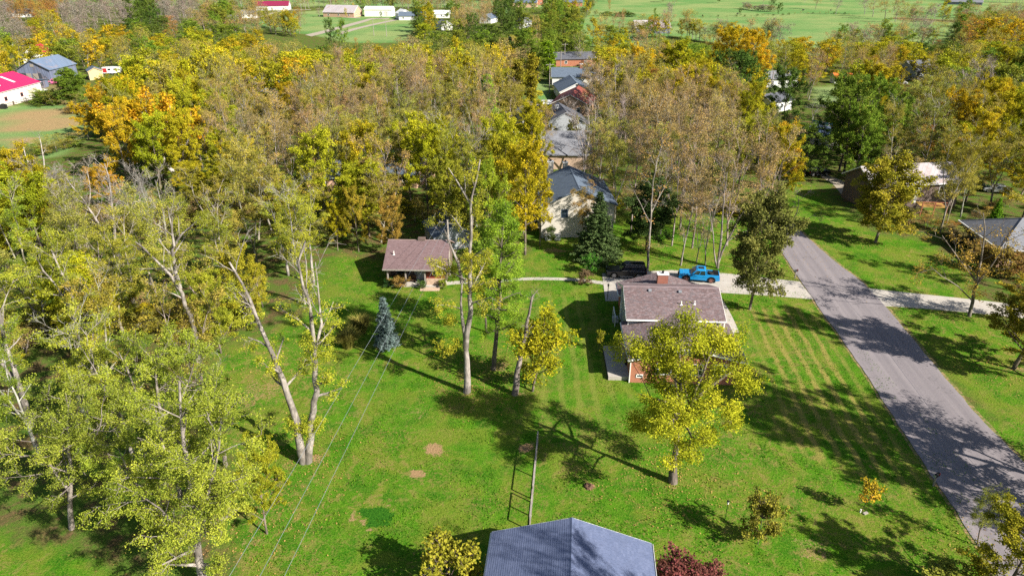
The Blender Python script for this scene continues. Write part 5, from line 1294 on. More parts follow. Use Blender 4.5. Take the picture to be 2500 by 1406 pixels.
for i in range(2):
    make_variant('N', dict(seed=500 + i, H=16.0, R=4.8, cb=0.22, nl=15, shape='vase', fork=2 + i, ang=44, n2=9, n3=6, gnarl=0.12, up=0.09, tr=0.24, twig=1.0), dict(per=1, size=0.10, spread=0.25), 0.35)
# conifers
def make_spruce(key, seed, H, R, col_sz=0.13, per=7, gap=0.0):
    rg = np.random.default_rng(seed); S = Skel(); S.limb(np.array([0, 0, -0.1]), np.array([0, 0, 1.0]), H, H * 0.017, rg, 0.8, 0.005, 0.05, 0.08)
    nw = int(H / 0.42)
    for k in range(nw):
        z = 0.5 + (H - 0.6) * k / nw; h = z / H; Lr = R * (1 - h) ** 0.85 * rg.uniform(0.85, 1.1)
        nb = max(5, int(9 * (1 - h) + 4)); a0 = rg.uniform(0, 6.28)
        for j in range(nb):
            a = a0 + 6.28 * j / nb + rg.uniform(-0.2, 0.2); l = Lr * rg.uniform(0.75, 1.08)
            tone = rg.uniform(-0.2, 0.2)
            pts, _ = S.limb(np.array([0, 0, z]), np.array([math.cos(a), math.sin(a), -0.18 + 0.5 * h]), max(0.2, l), 0.03, rg, 0.6, 0.04, 0.03, 0.3)
            m = max(2, int(l / 0.22))
            for q in range(m):
                t = (q + 0.5) / m; p, d = along(pts, t); wdt = 0.30 * l * (1 - t) + 0.10; sd_ = np.cross(d, [0, 0, 1.0])
                for s_ in (-1, 0, 1): S.anchor.append(p + sd_ * s_ * wdt * rg.uniform(0.5, 1) + np.array([0, 0, rg.normal(0, 0.05)])); S.atone.append(tone + (t - 0.6) * 0.3)
    V, Q = tubes(S.br); tm = as_mesh('trunk', V, Q, 'bark', smooth=True)
    V2, Q2, t2 = leaf_cards(np.array(S.anchor), np.array(S.atone), rg, per, col_sz, 0.07, 0.05, 0.35, 0.4)
    BASE_MESH.setdefault(key, []).append((tm, as_mesh('needles', V2, Q2, 'leaf', t2), H, R)); STATS[0] += 2 * (len(Q) + len(Q2))
make_spruce('S', 11, 10.0, 3.2, 0.15, 7); make_spruce('S', 12, 10.0, 3.2, 0.15, 7)
make_spruce('P', 13, 6.5, 1.75, 0.10, 12)
# column of ivy / feathery green
for i in range(2):
    make_variant('K', dict(seed=600 + i, H=16.0, R=1.9, cb=0.06, nl=40, shape='column', ang=60, n2=5, n3=3, gnarl=0.10, up=0.06, tr=0.22, twig=0.4), dict(per=9, size=0.17, spread=0.25), 1.0)
# shrubs
for i in range(3):
    make_variant('H', dict(seed=700 + i, H=2.6, R=1.5, cb=0.05, nl=22, shape='round', ang=55, n2=5, n3=4, gnarl=0.15, up=0.05, tr=0.05, twig=0.25), dict(per=5, size=0.085, spread=0.12, aspect=0.6), 1.0)
make_variant('U', dict(seed=720, H=3.0, R=1.0, cb=0.25, nl=12, shape='oval', ang=45, n2=4, n3=3, gnarl=0.12, up=0.08, tr=0.035, twig=0.25), dict(per=4, size=0.085, spread=0.10, aspect=0.6), 0.9)
# far versions with bigger leaf clumps
for i in range(3):
    make_variant('fY', dict(seed=800 + i, H=14.0, R=6.0, cb=0.10, nl=16, shape='round', ang=60, n2=5, n3=2, gnarl=0.09, tr=0.25, twig=0.6), dict(per=9, size=0.27, spread=0.42, aspect=0.7), 1.0)
    make_variant('fB', dict(seed=830 + i, H=17.0, R=5.6, cb=0.22, nl=15, shape='vase', ang=46, n2=5, n3=3, gnarl=0.10, up=0.07, tr=0.22, twig=1.1), dict(per=5, size=0.19, spread=0.5, aspect=0.7), 0.75)

LEAFCOL = {  # real leaf colours, autumn
 'L': [(0.320, 0.350, 0.036), (0.280, 0.345, 0.040), (0.360, 0.355, 0.038)],
 'Y': [(0.400, 0.375, 0.020), (0.335, 0.350, 0.022), (0.440, 0.370, 0.020)],
 'G': [(0.160, 0.255, 0.030), (0.190, 0.265, 0.030), (0.225, 0.260, 0.034)],
 'D': [(0.095, 0.160, 0.028), (0.115, 0.170, 0.026)],
 'O': [(0.52, 0.395, 0.018), (0.53, 0.420, 0.018), (0.49, 0.350, 0.022)],
 'R': [(0.42, 0.235, 0.050), (0.39, 0.210, 0.050), (0.41, 0.28, 0.050)],
 'B': [(0.390, 0.285, 0.105), (0.360, 0.280, 0.105), (0.405, 0.315, 0.080)],
 'T': [(0.350, 0.325, 0.054), (0.320, 0.315, 0.060), (0.380, 0.325, 0.050)],
 'N': [(0.32, 0.26, 0.20), (0.30, 0.25, 0.19)]}
BARK = {'L': (0.44, 0.40, 0.35), 'Y': (0.20, 0.165, 0.13), 'G': (0.17, 0.14, 0.11), 'D': (0.13, 0.11, 0.09), 'O': (0.30, 0.26, 0.21), 'R': (0.22, 0.18, 0.15), 'B': (0.40, 0.345, 0.30), 'T': (0.40, 0.355, 0.30), 'N': (0.46, 0.405, 0.375)}
TYPE = {'L': 'L', 'Y': 'Y', 'G': 'Y', 'D': 'Y', 'O': 'Y', 'R': 'T', 'B': 'B', 'T': 'T', 'N': 'N'}
TREES = []
def place(key, var, loc, sxy, sz, rz, leafcol, barkcol, name, label, cat, group=None):
    tm, cm, H, R = BASE_MESH[key][var % len(BASE_MESH[key])]
    e = thing(name, label, cat, tuple(loc), rz, group); e.scale = (sxy, sxy, sz)
    o = bpy.data.objects.new('trunk', tm); C.objects.link(o); o.parent = e; o.color = (*barkcol, 1)
    if cm:
        c = bpy.data.objects.new(cm.name.split('.')[0], cm); C.objects.link(c); c.parent = e; c.color = (*leafcol, 1)
    TREES.append((e, loc[0], loc[1], R * sxy, H * sz)); return e
def jit(c, rg, a=0.10):
    f = 1 + rg.uniform(-a, a); return tuple(min(0.9, max(0.004, x * f * (1 + rg.uniform(-a * 0.5, a * 0.5)))) for x in c)
trg = np.random.default_rng(5)
def tree_at(u, v, key, H, wpx, col, bark, name, label, cat='tree', var=0, group=None, loc=None):
    """a tree whose trunk meets the ground at pixel (u, v); wpx = crown width in photo pixels"""
    p = at(u, v) if loc is None else np.array(loc)
    zc = p[1] * cp + CAM_H * sp
    tm, cm, H0, R0 = BASE_MESH[key][var % len(BASE_MESH[key])]
    W = wpx * zc / F_PX; return place(key, var, p, W / (2 * R0) , H / H0, trg.uniform(0, 6.28), col, bark, name, label, cat, group)

# ---- trees with a stem of their own
def custom(name, label, cat, base, leaders, H, R, cb, nl, leaf, col, bark, seed, keep=1.0, shape='oval', ang=50, n2=5, n3=4, gnarl=0.12, up=0.05, twig=0.6, thin_top=None, extra=None, n2len=0.5):
    b0 = at(*base); y0 = b0[1]
    lds = []
    for px, r in leaders:
        q = []
        for i, p in enumerate(px):
            w_ = onplane(p[0], p[1], y0 + (p[2] if len(p) > 2 else 0)); q.append(w_ - b0)
        q[0][2] = min(q[0][2], -0.05) if abs(q[0][2]) < 0.8 else q[0][2]
        lds.append((q, r))
    S, rg = grow(seed=seed, H=H, R=R, cb=cb, nl=nl, shape=shape, ang=ang, n2=n2, n3=n3, gnarl=gnarl, up=up, leaders=lds, twig=twig, n2len=n2len)
    V, Q = tubes(S.br, 7); e = thing(name, label, cat, tuple(b0))
    tm = as_mesh('trunk', V, Q, 'bark', smooth=True); o = bpy.data.objects.new('trunk', tm); C.objects.link(o); o.parent = e; o.color = (*bark, 1)
    A, tn = np.array(S.anchor).reshape(-1, 3), np.array(S.atone)
    if extra:   # low tufts of leaves on the stem: (px u, v, radius m, count)
        for (u, v, r, n) in extra:
            c = onplane(u, v, y0) - b0; A = np.concatenate([A, c + rg.normal(0, r * 0.5, (n, 3))]); tn = np.concatenate([tn, rg.uniform(-.15, .25, n)])
    if leaf and len(A):
        n_ex = sum(x[3] for x in extra) if extra else 0
        cell = np.sin(np.floor(A / 1.6) @ np.array([12.99, 78.23, 37.7])) * 43758.5; cell -= np.floor(cell)
        sel = (cell * 0.6 + rg.uniform(0, 1, len(A)) * 0.4) < keep
        if thin_top: sel &= rg.uniform(0, 1, len(A)) > np.clip((A[:, 2] / H - thin_top) / (1 - thin_top), 0, 0.97)
        if n_ex: sel[-n_ex:] = True
        V2, Q2, t2 = leaf_cards(A[sel], tn[sel], rg, **leaf); cm = as_mesh('crown', V2, Q2, 'leaf', t2); STATS[0] += 2 * len(Q2)
        c = bpy.data.objects.new('crown', cm); C.objects.link(c); c.parent = e; c.color = (*col, 1)
    STATS[0] += 2 * len(Q); TREES.append((e, b0[0], b0[1], R, H)); return e
PALE = (0.40, 0.355, 0.315); MIDB = (0.33, 0.28, 0.24)
LIME = (0.29, 0.34, 0.036); LOC = dict(per=36, size=0.066, spread=0.17, droop=0.05, aspect=0.55, zs=0.6)
custom('broadleaf_tree', 'tall pale twin-stemmed tree with ivy at its foot on the left lawn', 'tree', (745, 1128),
       [([(742, 1128), (728, 1060), (715, 1000), (690, 925), (668, 870), (650, 830, 0.5), (628, 780, 1), (610, 730, 1), (590, 690, 2), (560, 640, 2)], 0.40),
        ([(752, 1128), (760, 1060), (766, 980), (770, 900), (766, 830), (758, 760, -0.5), (740, 700, -1), (728, 640, -1), (745, 590, -1)], 0.36),
        ([(768, 860), (785, 790, .5), (778, 720, 1), (770, 640, 1)], 0.16)], 20, 4.6, 0.30, 26, LOC, (0.33, 0.36, 0.032), PALE, 9001, 0.66, 'vase', 55, thin_top=0.55,
       extra=[(745, 1040, 0.9, 70), (715, 1030, 0.6, 25), (775, 1030, 0.6, 25), (790, 870, 0.8, 30), (750, 830, 0.8, 25)])
custom('broadleaf_tree', 'very tall slim tree with a long forked grey trunk standing right of the wires', 'tree', (1140, 957),
       [([(1140, 957), (1140, 900), (1137, 850), (1130, 790), (1125, 740), (1128, 690)], 0.40),
        ([(1137, 850), (1146, 780), (1148, 700), (1146, 620), (1150, 540), (1152, 480), (1165, 430), (1172, 390)], 0.30),
        ([(1128, 690), (1118, 640), (1100, 600, 1), (1085, 560, 1)], 0.20), ([(1150, 500), (1120, 450, 1), (1095, 410, 1)], 0.14)], 23, 4.4, 0.36, 26, dict(per=34, size=0.070, spread=0.19, aspect=0.55), (0.34, 0.34, 0.03), PALE, 9002, 0.66, 'oval', 55,
       extra=[(1095, 780, 0.7, 28), (1085, 850, 0.8, 24), (1110, 840, 0.6, 18), (1100, 660, 0.9, 30), (1160, 700, 1.0, 34), (1150, 640, 1.1, 40), (1075, 650, 0.8, 24)])
custom('broken_tree', 'leaning dead snag with a broken top beside a yellow-green bush', 'dead tree', (1257, 962),
       [([(1257, 962), (1262, 910), (1272, 860), (1283, 815), (1292, 765), (1299, 725), (1303, 719)], 0.36), ([(1280, 828), (1300, 815, .3), (1312, 808, .5)], 0.07)], 12, 1.2, 0.5, 3, None, LIME, (0.36, 0.30, 0.27), 9003, ang=70)
custom('broadleaf_tree', 'bright green feathery tree right of the tall forked trunk', 'tree', (1205, 902),
       [([(1205, 902), (1210, 840), (1216, 770), (1220, 700), (1224, 620), (1228, 560), (1230, 520)], 0.27)], 17.5, 2.9, 0.26, 40, dict(per=34, size=0.070, spread=0.19, aspect=0.5), (0.20, 0.33, 0.028), (0.19, 0.16, 0.13), 9004, 0.95, 'oval', 60)
custom('broadleaf_tree', 'slender green tree set a little behind the feathery one', 'tree', (1187, 810),
       [([(1187, 810), (1184, 760), (1180, 700), (1180, 640), (1178, 590)], 0.15)], 11.5, 2.3, 0.34, 20, dict(per=9, size=0.13, spread=0.28, aspect=0.5), (0.18, 0.28, 0.030), (0.17, 0.14, 0.11), 9005, 0.9, 'oval', 55)
custom('broadleaf_tree', 'yellow-green maple in front of the brick gable with a hollow trunk', 'tree', (1643, 1176),
       [([(1643, 1176), (1648, 1120), (1655, 1060), (1660, 1040)], 0.42), ([(1660, 1042), (1640, 985, 1), (1610, 925, 1.5), (1585, 880, 2)], 0.26), ([(1660, 1042), (1690, 980, -1), (1715, 915, -1.5), (1735, 860, -1)], 0.27),
        ([(1660, 1042), (1662, 960, -1), (1660, 880, -.5), (1655, 815, 0)], 0.25), ([(1690, 980, -1), (1740, 940, 0), (1790, 905, 1)], 0.18), ([(1640, 985, 1), (1600, 975, 0), (1560, 960, -1)], 0.16)],
       14.8, 5.4, 0.28, 50, dict(per=56, size=0.078, spread=0.27, droop=0.12, aspect=0.6), (0.36, 0.385, 0.024), (0.23, 0.19, 0.16), 9006, 0.70, 'round', 66, n2=6, n2len=0.55,
       extra=[(1560, 1030, 0.8, 30), (1730, 1060, 0.9, 34), (1600, 1045, 0.7, 20), (1790, 1020, 0.9, 30), (1820, 930, 1.0, 36), (1570, 850, 0.9, 30), (1780, 840, 0.9, 34), (1640, 815, .9, 30), (1720, 830, .9, 30)])
b = MB(); hp = onplane(1643, 1147, at(1643, 1176)[1] - 0.36); b.sphere((0, 0, 0), 0.16, 8, 6, (0.8, 0.35, 1.9)); o = b.build('trunk_hollow', 'black_plastic', TREES[-1][0]); o.location = Vector(hp) - TREES[-1][0].location
custom('broadleaf_tree', 'yellow-green bushy tree growing behind the broken snag', 'tree', (1300, 955),
       [([(1300, 955), (1312, 900), (1322, 850), (1328, 800), (1330, 760)], 0.14), ([(1312, 900), (1340, 860), (1365, 820)], 0.10), ([(1312, 900), (1290, 860), (1285, 820)], 0.09)], 8.6, 2.5, 0.08, 34, dict(per=9, size=0.13, spread=0.25, aspect=0.6), (0.38, 0.37, 0.02), (0.20, 0.17, 0.13), 9007, 0.9, 'round', 60)
custom('broadleaf_tree', 'large orange-gold tree with bare white limbs beside the left meadow', 'tree', (428, 425),
       [([(428, 425), (400, 395), (392, 360), (380, 330), (360, 310), (330, 295)], 0.50), ([(428, 425), (440, 390), (455, 350), (468, 320), (462, 290)], 0.40), ([(392, 360), (400, 330), (410, 295), (420, 265)], 0.35), ([(380, 335), (330, 315), (290, 300), (255, 292)], 0.30), ([(400, 330), (370, 290), (350, 262)], 0.25)],
       15.5, 4.6, 0.36, 46, dict(per=9, size=0.26, spread=0.42, aspect=0.65), (0.52, 0.335, 0.018), (0.58, 0.52, 0.47), 9008, 0.9, 'round', 62)
custom('bare_tree', 'leaning bare white snag at the left edge by the dry meadow', 'dead tree', (96, 455),
       [([(96, 455), (70, 430), (40, 412), (10, 400), (-20, 385)], 0.40), ([(84, 442), (75, 410), (62, 380), (55, 350)], 0.22), ([(98, 452), (108, 420), (106, 385), (100, 350), (95, 330)], 0.24)], 11, 3.2, 0.30, 10, None, LIME, (0.56, 0.51, 0.46), 9009, n2=5, n3=3, ang=60)
custom('bare_tree', 'grey leafless tree with two pale leaning stems in the left wood', 'bare tree', (300, 650),
       [([(300, 650), (270, 600), (248, 560), (228, 525), (205, 490), (180, 460), (160, 435)], 0.30), ([(288, 630), (280, 580), (277, 530), (272, 480), (265, 430), (255, 400)], 0.26), ([(228, 525), (190, 500, 1), (165, 470, 1)], 0.12)], 15.5, 3.9, 0.30, 22, dict(per=1, size=0.1, spread=.3), (0.3, 0.25, 0.1), (0.42, 0.37, 0.35), 9010, 0.3, n2=7, n3=5, twig=0.9)
custom('broadleaf_tree', 'olive tree with a pale trunk forking wide in the left wood', 'tree', (492, 890),
       [([(486, 890), (478, 830), (465, 770), (445, 715), (415, 670), (385, 640), (350, 605), (330, 590)], 0.33), ([(440, 705), (428, 660, .5), (420, 610, .5), (445, 570, .5), (490, 530, 1)], 0.22), ([(425, 600), (418, 550), (410, 510)], 0.14)], 20, 4.6, 0.34, 26, LOC, (0.30, 0.32, 0.035), PALE, 9011, 0.72, 'vase', thin_top=0.8)
custom('broadleaf_tree', 'lime tree with a long pale bending trunk in the left wood', 'tree', (222, 912),
       [([(222, 912), (214, 870), (205, 820), (195, 775), (180, 735), (162, 690), (145, 655), (125, 610)], 0.30), ([(205, 820), (185, 790, .6), (165, 745, .8), (140, 700, 1), (105, 660, 1), (85, 620, 1)], 0.20)], 17, 4.4, 0.40, 24, LOC, (0.30, 0.335, 0.035), PALE, 9012, 0.72, 'vase')
custom('broadleaf_tree', 'lime-leaved tree with a thick pale trunk at the left edge', 'tree', (75, 1040),
       [([(75, 1040), (62, 990), (45, 935), (28, 880), (10, 830), (2, 780), (-10, 720)], 0.36), ([(45, 935), (15, 900, .5), (-20, 850, .8), (-40, 800, 1)], 0.22)], 16.5, 4.8, 0.34, 24, LOC, (0.30, 0.34, 0.035), PALE, 9013, 0.75, 'vase')
custom('broadleaf_tree', 'big feathery lime tree filling the lower left corner of the lawn edge', 'tree', (500, 1430),
       [([(500, 1430), (485, 1360), (478, 1280), (470, 1200), (458, 1120), (445, 1050), (440, 990), (438, 930)], 0.32), ([(480, 1300), (450, 1230, .5), (420, 1150, .8), (395, 1080, 1), (380, 1000, 1)], 0.20), ([(482, 1330), (500, 1240, -.4), (520, 1160, -.6), (535, 1090, -1), (540, 1020, -1)], 0.18), ([(480, 1340), (440, 1290, -.5), (390, 1240, -1), (330, 1200, -1)], 0.16)],
       16, 4.4, 0.05, 62, dict(per=36, size=0.064, spread=0.17, droop=0.05, zs=0.6, aspect=0.5), (0.29, 0.345, 0.040), (0.40, 0.35, 0.31), 9014, 0.92, 'oval', 62, n2=6)
custom('broadleaf_tree', 'feathery lime-green tree behind the lower left giant, crown touching the lawn', 'tree', (400, 1180),
       [([(400, 1180), (395, 1110), (392, 1040), (385, 970), (380, 910), (380, 860)], 0.24), ([(394, 1060), (440, 980, .4), (470, 900, .6), (480, 850, .6)], 0.16), ([(394, 1060), (340, 980, .4), (310, 900, .4), (290, 860, .5)], 0.16)], 15, 4.0, 0.10, 46, dict(per=36, size=0.064, spread=0.17, droop=0.05, zs=0.6, aspect=0.5), (0.28, 0.345, 0.040), (0.38, 0.33, 0.29), 9015, 0.92, 'oval', 60)
custom('broadleaf_tree', 'lime tree low at the left with drooping grey twigs over deep shade', 'tree', (175, 1290),
       [([(175, 1290), (172, 1200), (168, 1110), (165, 1030), (160, 960)], 0.22), ([(172, 1200), (120, 1130, .5), (80, 1060, .6)], 0.14), ([(172, 1180), (225, 1090, .4), (250, 1010, .4)], 0.15)], 13, 4.0, 0.20, 40, dict(per=34, size=0.064, spread=0.17, droop=0.05, zs=0.6, aspect=0.5), (0.255, 0.305, 0.040), (0.36, 0.31, 0.27), 9016, 0.86, 'oval', 60)
custom('broadleaf_tree', 'thin-crowned bare-limbed tree overhanging the neighbour drive on the right', 'tree', (2366, 772),
       [([(2366, 772), (2375, 735), (2385, 690), (2392, 650), (2400, 600), (2405, 560), (2400, 520)], 0.22), ([(2385, 690), (2355, 650, .5), (2325, 610, .8), (2300, 575, 1)], 0.13), ([(2385, 690), (2420, 650), (2450, 610), (2465, 570)], 0.13), ([(2375, 735), (2340, 700, -.5), (2300, 675, -1), (2270, 650, -1)], 0.10)],
       13, 4.6, 0.22, 26, dict(per=12, size=0.10, spread=0.30, aspect=0.6), (0.40, 0.29, 0.05), (0.30, 0.26, 0.22), 9017, 0.85, 'vase', 55, twig=0.8, thin_top=0.55)
custom('broadleaf_tree', 'tall nearly leafless tree with a straight pale stem behind the chimney', 'tree', (1580, 662),
       [([(1580, 662), (1582, 620), (1586, 570), (1590, 520), (1593, 470), (1600, 420), (1610, 375), (1620, 340)], 0.19), ([(1590, 520), (1615, 470, .5), (1640, 430, .8)], 0.10), ([(1588, 545), (1565, 500, -.4), (1545, 460, -.6)], 0.09)], 20, 3.4, 0.40, 22, dict(per=4, size=0.13, spread=0.35), (0.36, 0.24, 0.07), (0.42, 0.37, 0.32), 9018, 0.45, 'vase', 48, extra=[(1580, 600, 1.0, 16)])
custom('bare_tree', 'grey bare multi-stemmed tree by the road left of the driveway end', 'bare tree', (1752, 655),
       [([(1752, 655), (1757, 610), (1762, 560), (1765, 510), (1768, 470), (1775, 420)], 0.20), ([(1754, 640), (1775, 590), (1800, 540), (1830, 500), (1850, 470)], 0.17), ([(1752, 650), (1742, 600), (1738, 550), (1730, 500)], 0.14), ([(1775, 590), (1805, 570), (1835, 560)], 0.08)], 17, 4.0, 0.26, 28, dict(per=2, size=0.12, spread=0.35), (0.34, 0.24, 0.09), (0.38, 0.33, 0.30), 9019, 0.40, 'vase', 46, n2=7, n3=5, twig=0.9)
custom('bare_tree', 'leafless tree whose fine twigs hang over the road bend', 'bare tree', (1905, 560),
       [([(1880, 640), (1900, 600), (1925, 560), (1945, 520), (1950, 480)], 0.16), ([(1900, 600), (1940, 590), (1985, 580), (2010, 570)], 0.09), ([(1915, 575), (1955, 545), (1995, 520)], 0.09)], 10, 3.4, 0.1, 18, dict(per=1, size=0.11, spread=0.3), (0.34, 0.23, 0.12), (0.40, 0.34, 0.31), 9020, 0.4, 'vase', 50, n2=7, n3=5, twig=0.9)

tree_at(1830, 755, 'M', 13.0, 160, (0.185, 0.195, 0.048), (0.22, 0.18, 0.14), 'broadleaf_tree', 'dark olive rust-tipped tree beside the concrete driveway end', var=1)
tree_at(2137, 592, 'M', 11.3, 165, (0.325, 0.300, 0.028), (0.24, 0.20, 0.16), 'broadleaf_tree', 'round olive-gold maple alone on the lawn across the road', var=1)
tree_at(2475, 900, 'Y', 9.5, 240, (0.330, 0.285, 0.030), (0.20, 0.16, 0.12), 'broadleaf_tree', 'low brown-gold tree at the right edge over the verge', var=3)
tree_at(2540, 800, 'T', 12.5, 220, (0.29, 0.185, 0.05), (0.20, 0.16, 0.12), 'broadleaf_tree', 'rust-brown tree at the right edge above the neighbour drive', var=1)
GR = dict(cat='conifer')
tree_at(945, 848, 'P', 6.7, 82, (0.165, 0.225, 0.215), (0.16, 0.13, 0.11), 'spruce_tree', 'small blue-silver spruce crossed by the wires on the left lawn', 'conifer')
tree_at(1456, 632, 'S', 10.6, 140, (0.095, 0.150, 0.050), (0.14, 0.11, 0.09), 'spruce_tree', 'dark green spruce before the white brick house', 'conifer')
tree_at(1578, 612, 'M', 9.5, 135, (0.065, 0.110, 0.030), (0.13, 0.10, 0.08), 'broadleaf_tree', 'dark green dense tree right of the spruce before the white house', 'tree', 1)
tree_at(1245, 195, 'S', 15.0, 70, (0.030, 0.085, 0.060), (0.13, 0.10, 0.08), 'pine_tree', 'blue-green conifer left of the bright green ivy columns', 'conifer')
tree_at(1815, 128, 'S', 11.0, 30, (0.045, 0.085, 0.055), (0.13, 0.10, 0.08), 'pine_tree', 'small dark pine tip above the orange trees at the pasture edge', 'conifer', 1)
tree_at(2420, 560, 'S', 5.5, 55, (0.14, 0.30, 0.020), (0.15, 0.12, 0.09), 'cypress_tree', 'vivid green young conifer behind the grey hip roof', 'conifer')
tree_at(1210, 372, 'K', 17.5, 42, (0.190, 0.340, 0.018), MIDB, 'ivy_clad_tree', 'bright green ivy-clad column in the middle of the wood', 'tree', 0)
tree_at(1340, 200, 'K', 14, 34, (0.20, 0.33, 0.018), MIDB, 'ivy_clad_tree', 'bright green column beside the far lane utility poles', 'tree', 1)
tree_at(1262, 300, 'K', 17, 46, (0.26, 0.24, 0.03), MIDB, 'ivy_clad_tree', 'olive-gold narrow tree left of the white garage', 'tree', 1)
tree_at(1297, 292, 'K', 18, 40, (0.30, 0.27, 0.025), MIDB, 'ivy_clad_tree', 'yellow narrow tree right behind the white garage', 'tree', 0)
tree_at(1440, 668, 'H', 2.4, 48, (0.060, 0.190, 0.022), (0.15, 0.12, 0.09), 'shrub', 'round bright green shrub left of the black SUV', 'shrub', 0)
tree_at(1425, 694, 'H', 1.7, 42, (0.21, 0.15, 0.075), (0.22, 0.17, 0.13), 'shrub', 'small brown twiggy shrub beside the footpath', 'shrub', 1)
tree_at(1461, 858, 'U', 2.5, 27, (0.27, 0.27, 0.02), (0.2, 0.16, 0.12), 'shrub', 'small yellow-green cone shrub left of the raised patio', 'shrub', 0)
tree_at(1640, 1446, 'H', 2.9, 130, (0.195, 0.070, 0.055), (0.2, 0.12, 0.10), 'shrub', 'dark red shrub right of the grey-blue roof at the bottom', 'shrub', 2)
tree_at(1712, 1450, 'H', 2.4, 100, (0.21, 0.080, 0.062), (0.2, 0.12, 0.10), 'shrub', 'smaller red shrub at the bottom edge, right of the dark red one', 'shrub', 1)
tree_at(1850, 1328, 'H', 3.9, 100, (0.26, 0.25, 0.035), (0.2, 0.16, 0.12), 'shrub', 'yellowish bushy shrub right of the bird feeder pole', 'shrub', 0)
tree_at(1095, 1430, 'H', 4.0, 165, (0.30, 0.29, 0.030), (0.16, 0.12, 0.10), 'shrub', 'large yellow-leaved shrub in the roof shadow by the deck', 'shrub', 1)
tree_at(2105, 1248, 'U', 2.9, 64, (0.52, 0.37, 0.03), (0.2, 0.16, 0.12), 'sapling', 'little golden sapling with sparse leaves on the right lawn', 'sapling', 0)
tree_at(652, 1302, 'Y', 7.6, 125, (0.30, 0.315, 0.022), (0.24, 0.19, 0.15), 'broadleaf_tree', 'small yellow-green tree beside the leftmost wire on the lawn', 'tree', 2)
tree_at(2440, 1470, 'Y', 7.5, 230, (0.28, 0.27, 0.022), (0.2, 0.16, 0.12), 'broadleaf_tree', 'broad yellow-green tree in the lower right corner by the road', 'tree', 0)
tree_at(2300, 1475, 'H', 2.4, 160, (0.20, 0.225, 0.035), (0.2, 0.16, 0.12), 'shrub', 'olive shrub at the bottom edge before the corner tree', 'shrub', 2)
tree_at(2385, 1330, 'T', 5.5, 90, (0.23, 0.26, 0.04), (0.22, 0.18, 0.14), 'broadleaf_tree', 'small loose olive tree at the road edge in the lower right', 'tree', 2)
tree_at(1205, 705, 'H', 1.6, 30, (0.22, 0.20, 0.05), (0.2, 0.16, 0.12), 'shrub', 'low olive bush on the path between cottage and driveway', 'shrub', 2)
for i, (u, v, wp, h, col, lab) in enumerate(((975, 700, 50, 1.3, (0.29, 0.20, 0.05), 'rust and gold shrub before the cottage porch'), (950, 700, 40, 1.1, (0.05, 0.12, 0.03), 'dark green low shrub at the left porch corner'), (1083, 703, 26, 1.0, (0.22, 0.28, 0.03), 'lime bush at the path end by the cottage'), (1030, 704, 24, 0.9, (0.08, 0.15, 0.03), 'small green bush in the middle of the cottage bed'))):
    tree_at(u, v, 'H', h, wp, col, (0.2, 0.15, 0.12), 'shrub', lab, 'shrub', i)
for (u, v, H, wp, col, var, lab) in ((1282, 622, 15.0, 150, (0.44, 0.37, 0.018), 0, 'bright yellow-green tree in front of the left end of the white brick house'), (1318, 600, 12.0, 70, (0.42, 0.35, 0.02), 1, 'smaller yellow tree against the white brick wall'), (1235, 560, 14, 120, (0.33, 0.32, 0.022), 2, 'yellow-olive tree left of the white brick house'),
                                 (1200, 640, 13.5, 110, (0.25, 0.33, 0.028), 3, 'lime-green tree between the cottage and the white brick house'), (1105, 600, 12, 120, (0.30, 0.31, 0.03), 1, 'olive-lime tree at the right end of the cottage roof'), (825, 612, 7.0, 62, (0.42, 0.38, 0.018), 2, 'small bright yellow tree at the wood edge left of the cottage'), (876, 615, 9.0, 66, (0.36, 0.30, 0.03), 3, 'olive-gold tree at the wood edge just left of the cottage'),
                                 (960, 625, 8.0, 80, (0.36, 0.25, 0.045), 0, 'rusty small tree at the back left corner of the cottage'), (720, 640, 11, 110, (0.33, 0.32, 0.03), 1, 'yellow-olive tree at the lawn corner of the left wood'), (615, 800, 9.5, 120, (0.33, 0.31, 0.025), 2, 'yellow-green tree at the near edge of the left wood'), (540, 862, 9, 110, (0.30, 0.33, 0.03), 0, 'lime tree with a thin trunk at the lawn edge of the left wood')):
    tree_at(u, v, 'Y', H, wp, col, (0.22, 0.18, 0.14), 'broadleaf_tree', lab, 'tree', var)
for i, (u, v, H, wp, kk, lab) in enumerate(((1662, 648, 14, 110, 'B', 'thin tan tree behind the blue pickup, nearest its bonnet'), (1722, 646, 12, 90, 'B', 'thin tan tree behind the blue pickup bed'), (1690, 606, 18, 120, 'B', 'taller tan tree farther behind the blue pickup'), (1612, 572, 18, 120, 'T', 'olive-tan tree behind the dark dense tree'), (1540, 566, 17, 110, 'B', 'thin rust-tan tree left of the dark dense tree'), (1775, 600, 18, 130, 'B', 'tall thin tan tree left of the road on the middle lawn'),
                                         (1660, 560, 19, 130, 'B', 'tall thin tan tree midway between white house and road'), (1735, 565, 18, 130, 'T', 'olive-tan tree near the far lawn edge by the road'), (1820, 590, 16, 120, 'B', 'thin tan tree close to the road, above the dark olive one'), (1500, 545, 17, 110, 'T', 'olive-tan tree right of the slate roof of the white house'), (1590, 535, 19, 130, 'B', 'tall thin tree beside the far end of the grey road'), (1850, 545, 17, 120, 'B', 'thin tree at the inside of the road bend'),
                                         (1700, 640, 9, 60, 'N', 'small bare grey tree behind the pickup cab'), (1640, 600, 15, 90, 'N', 'bare grey tree between the thin tan ones of the middle lawn'))):
    tree_at(u, v, kk, H, wp, LEAFCOL[kk][i % 2], jit(BARK[kk], trg, .12), {'B': 'thin_tree', 'N': 'bare_tree'}.get(kk, 'broadleaf_tree'), lab, 'tree', i)
tree_at(1424, 584, 'T', 9.5, 75, (0.36, 0.25, 0.06), (0.22, 0.15, 0.13), 'broadleaf_tree', 'thin rust-leaved tree against the white brick gable', 'tree', 3)
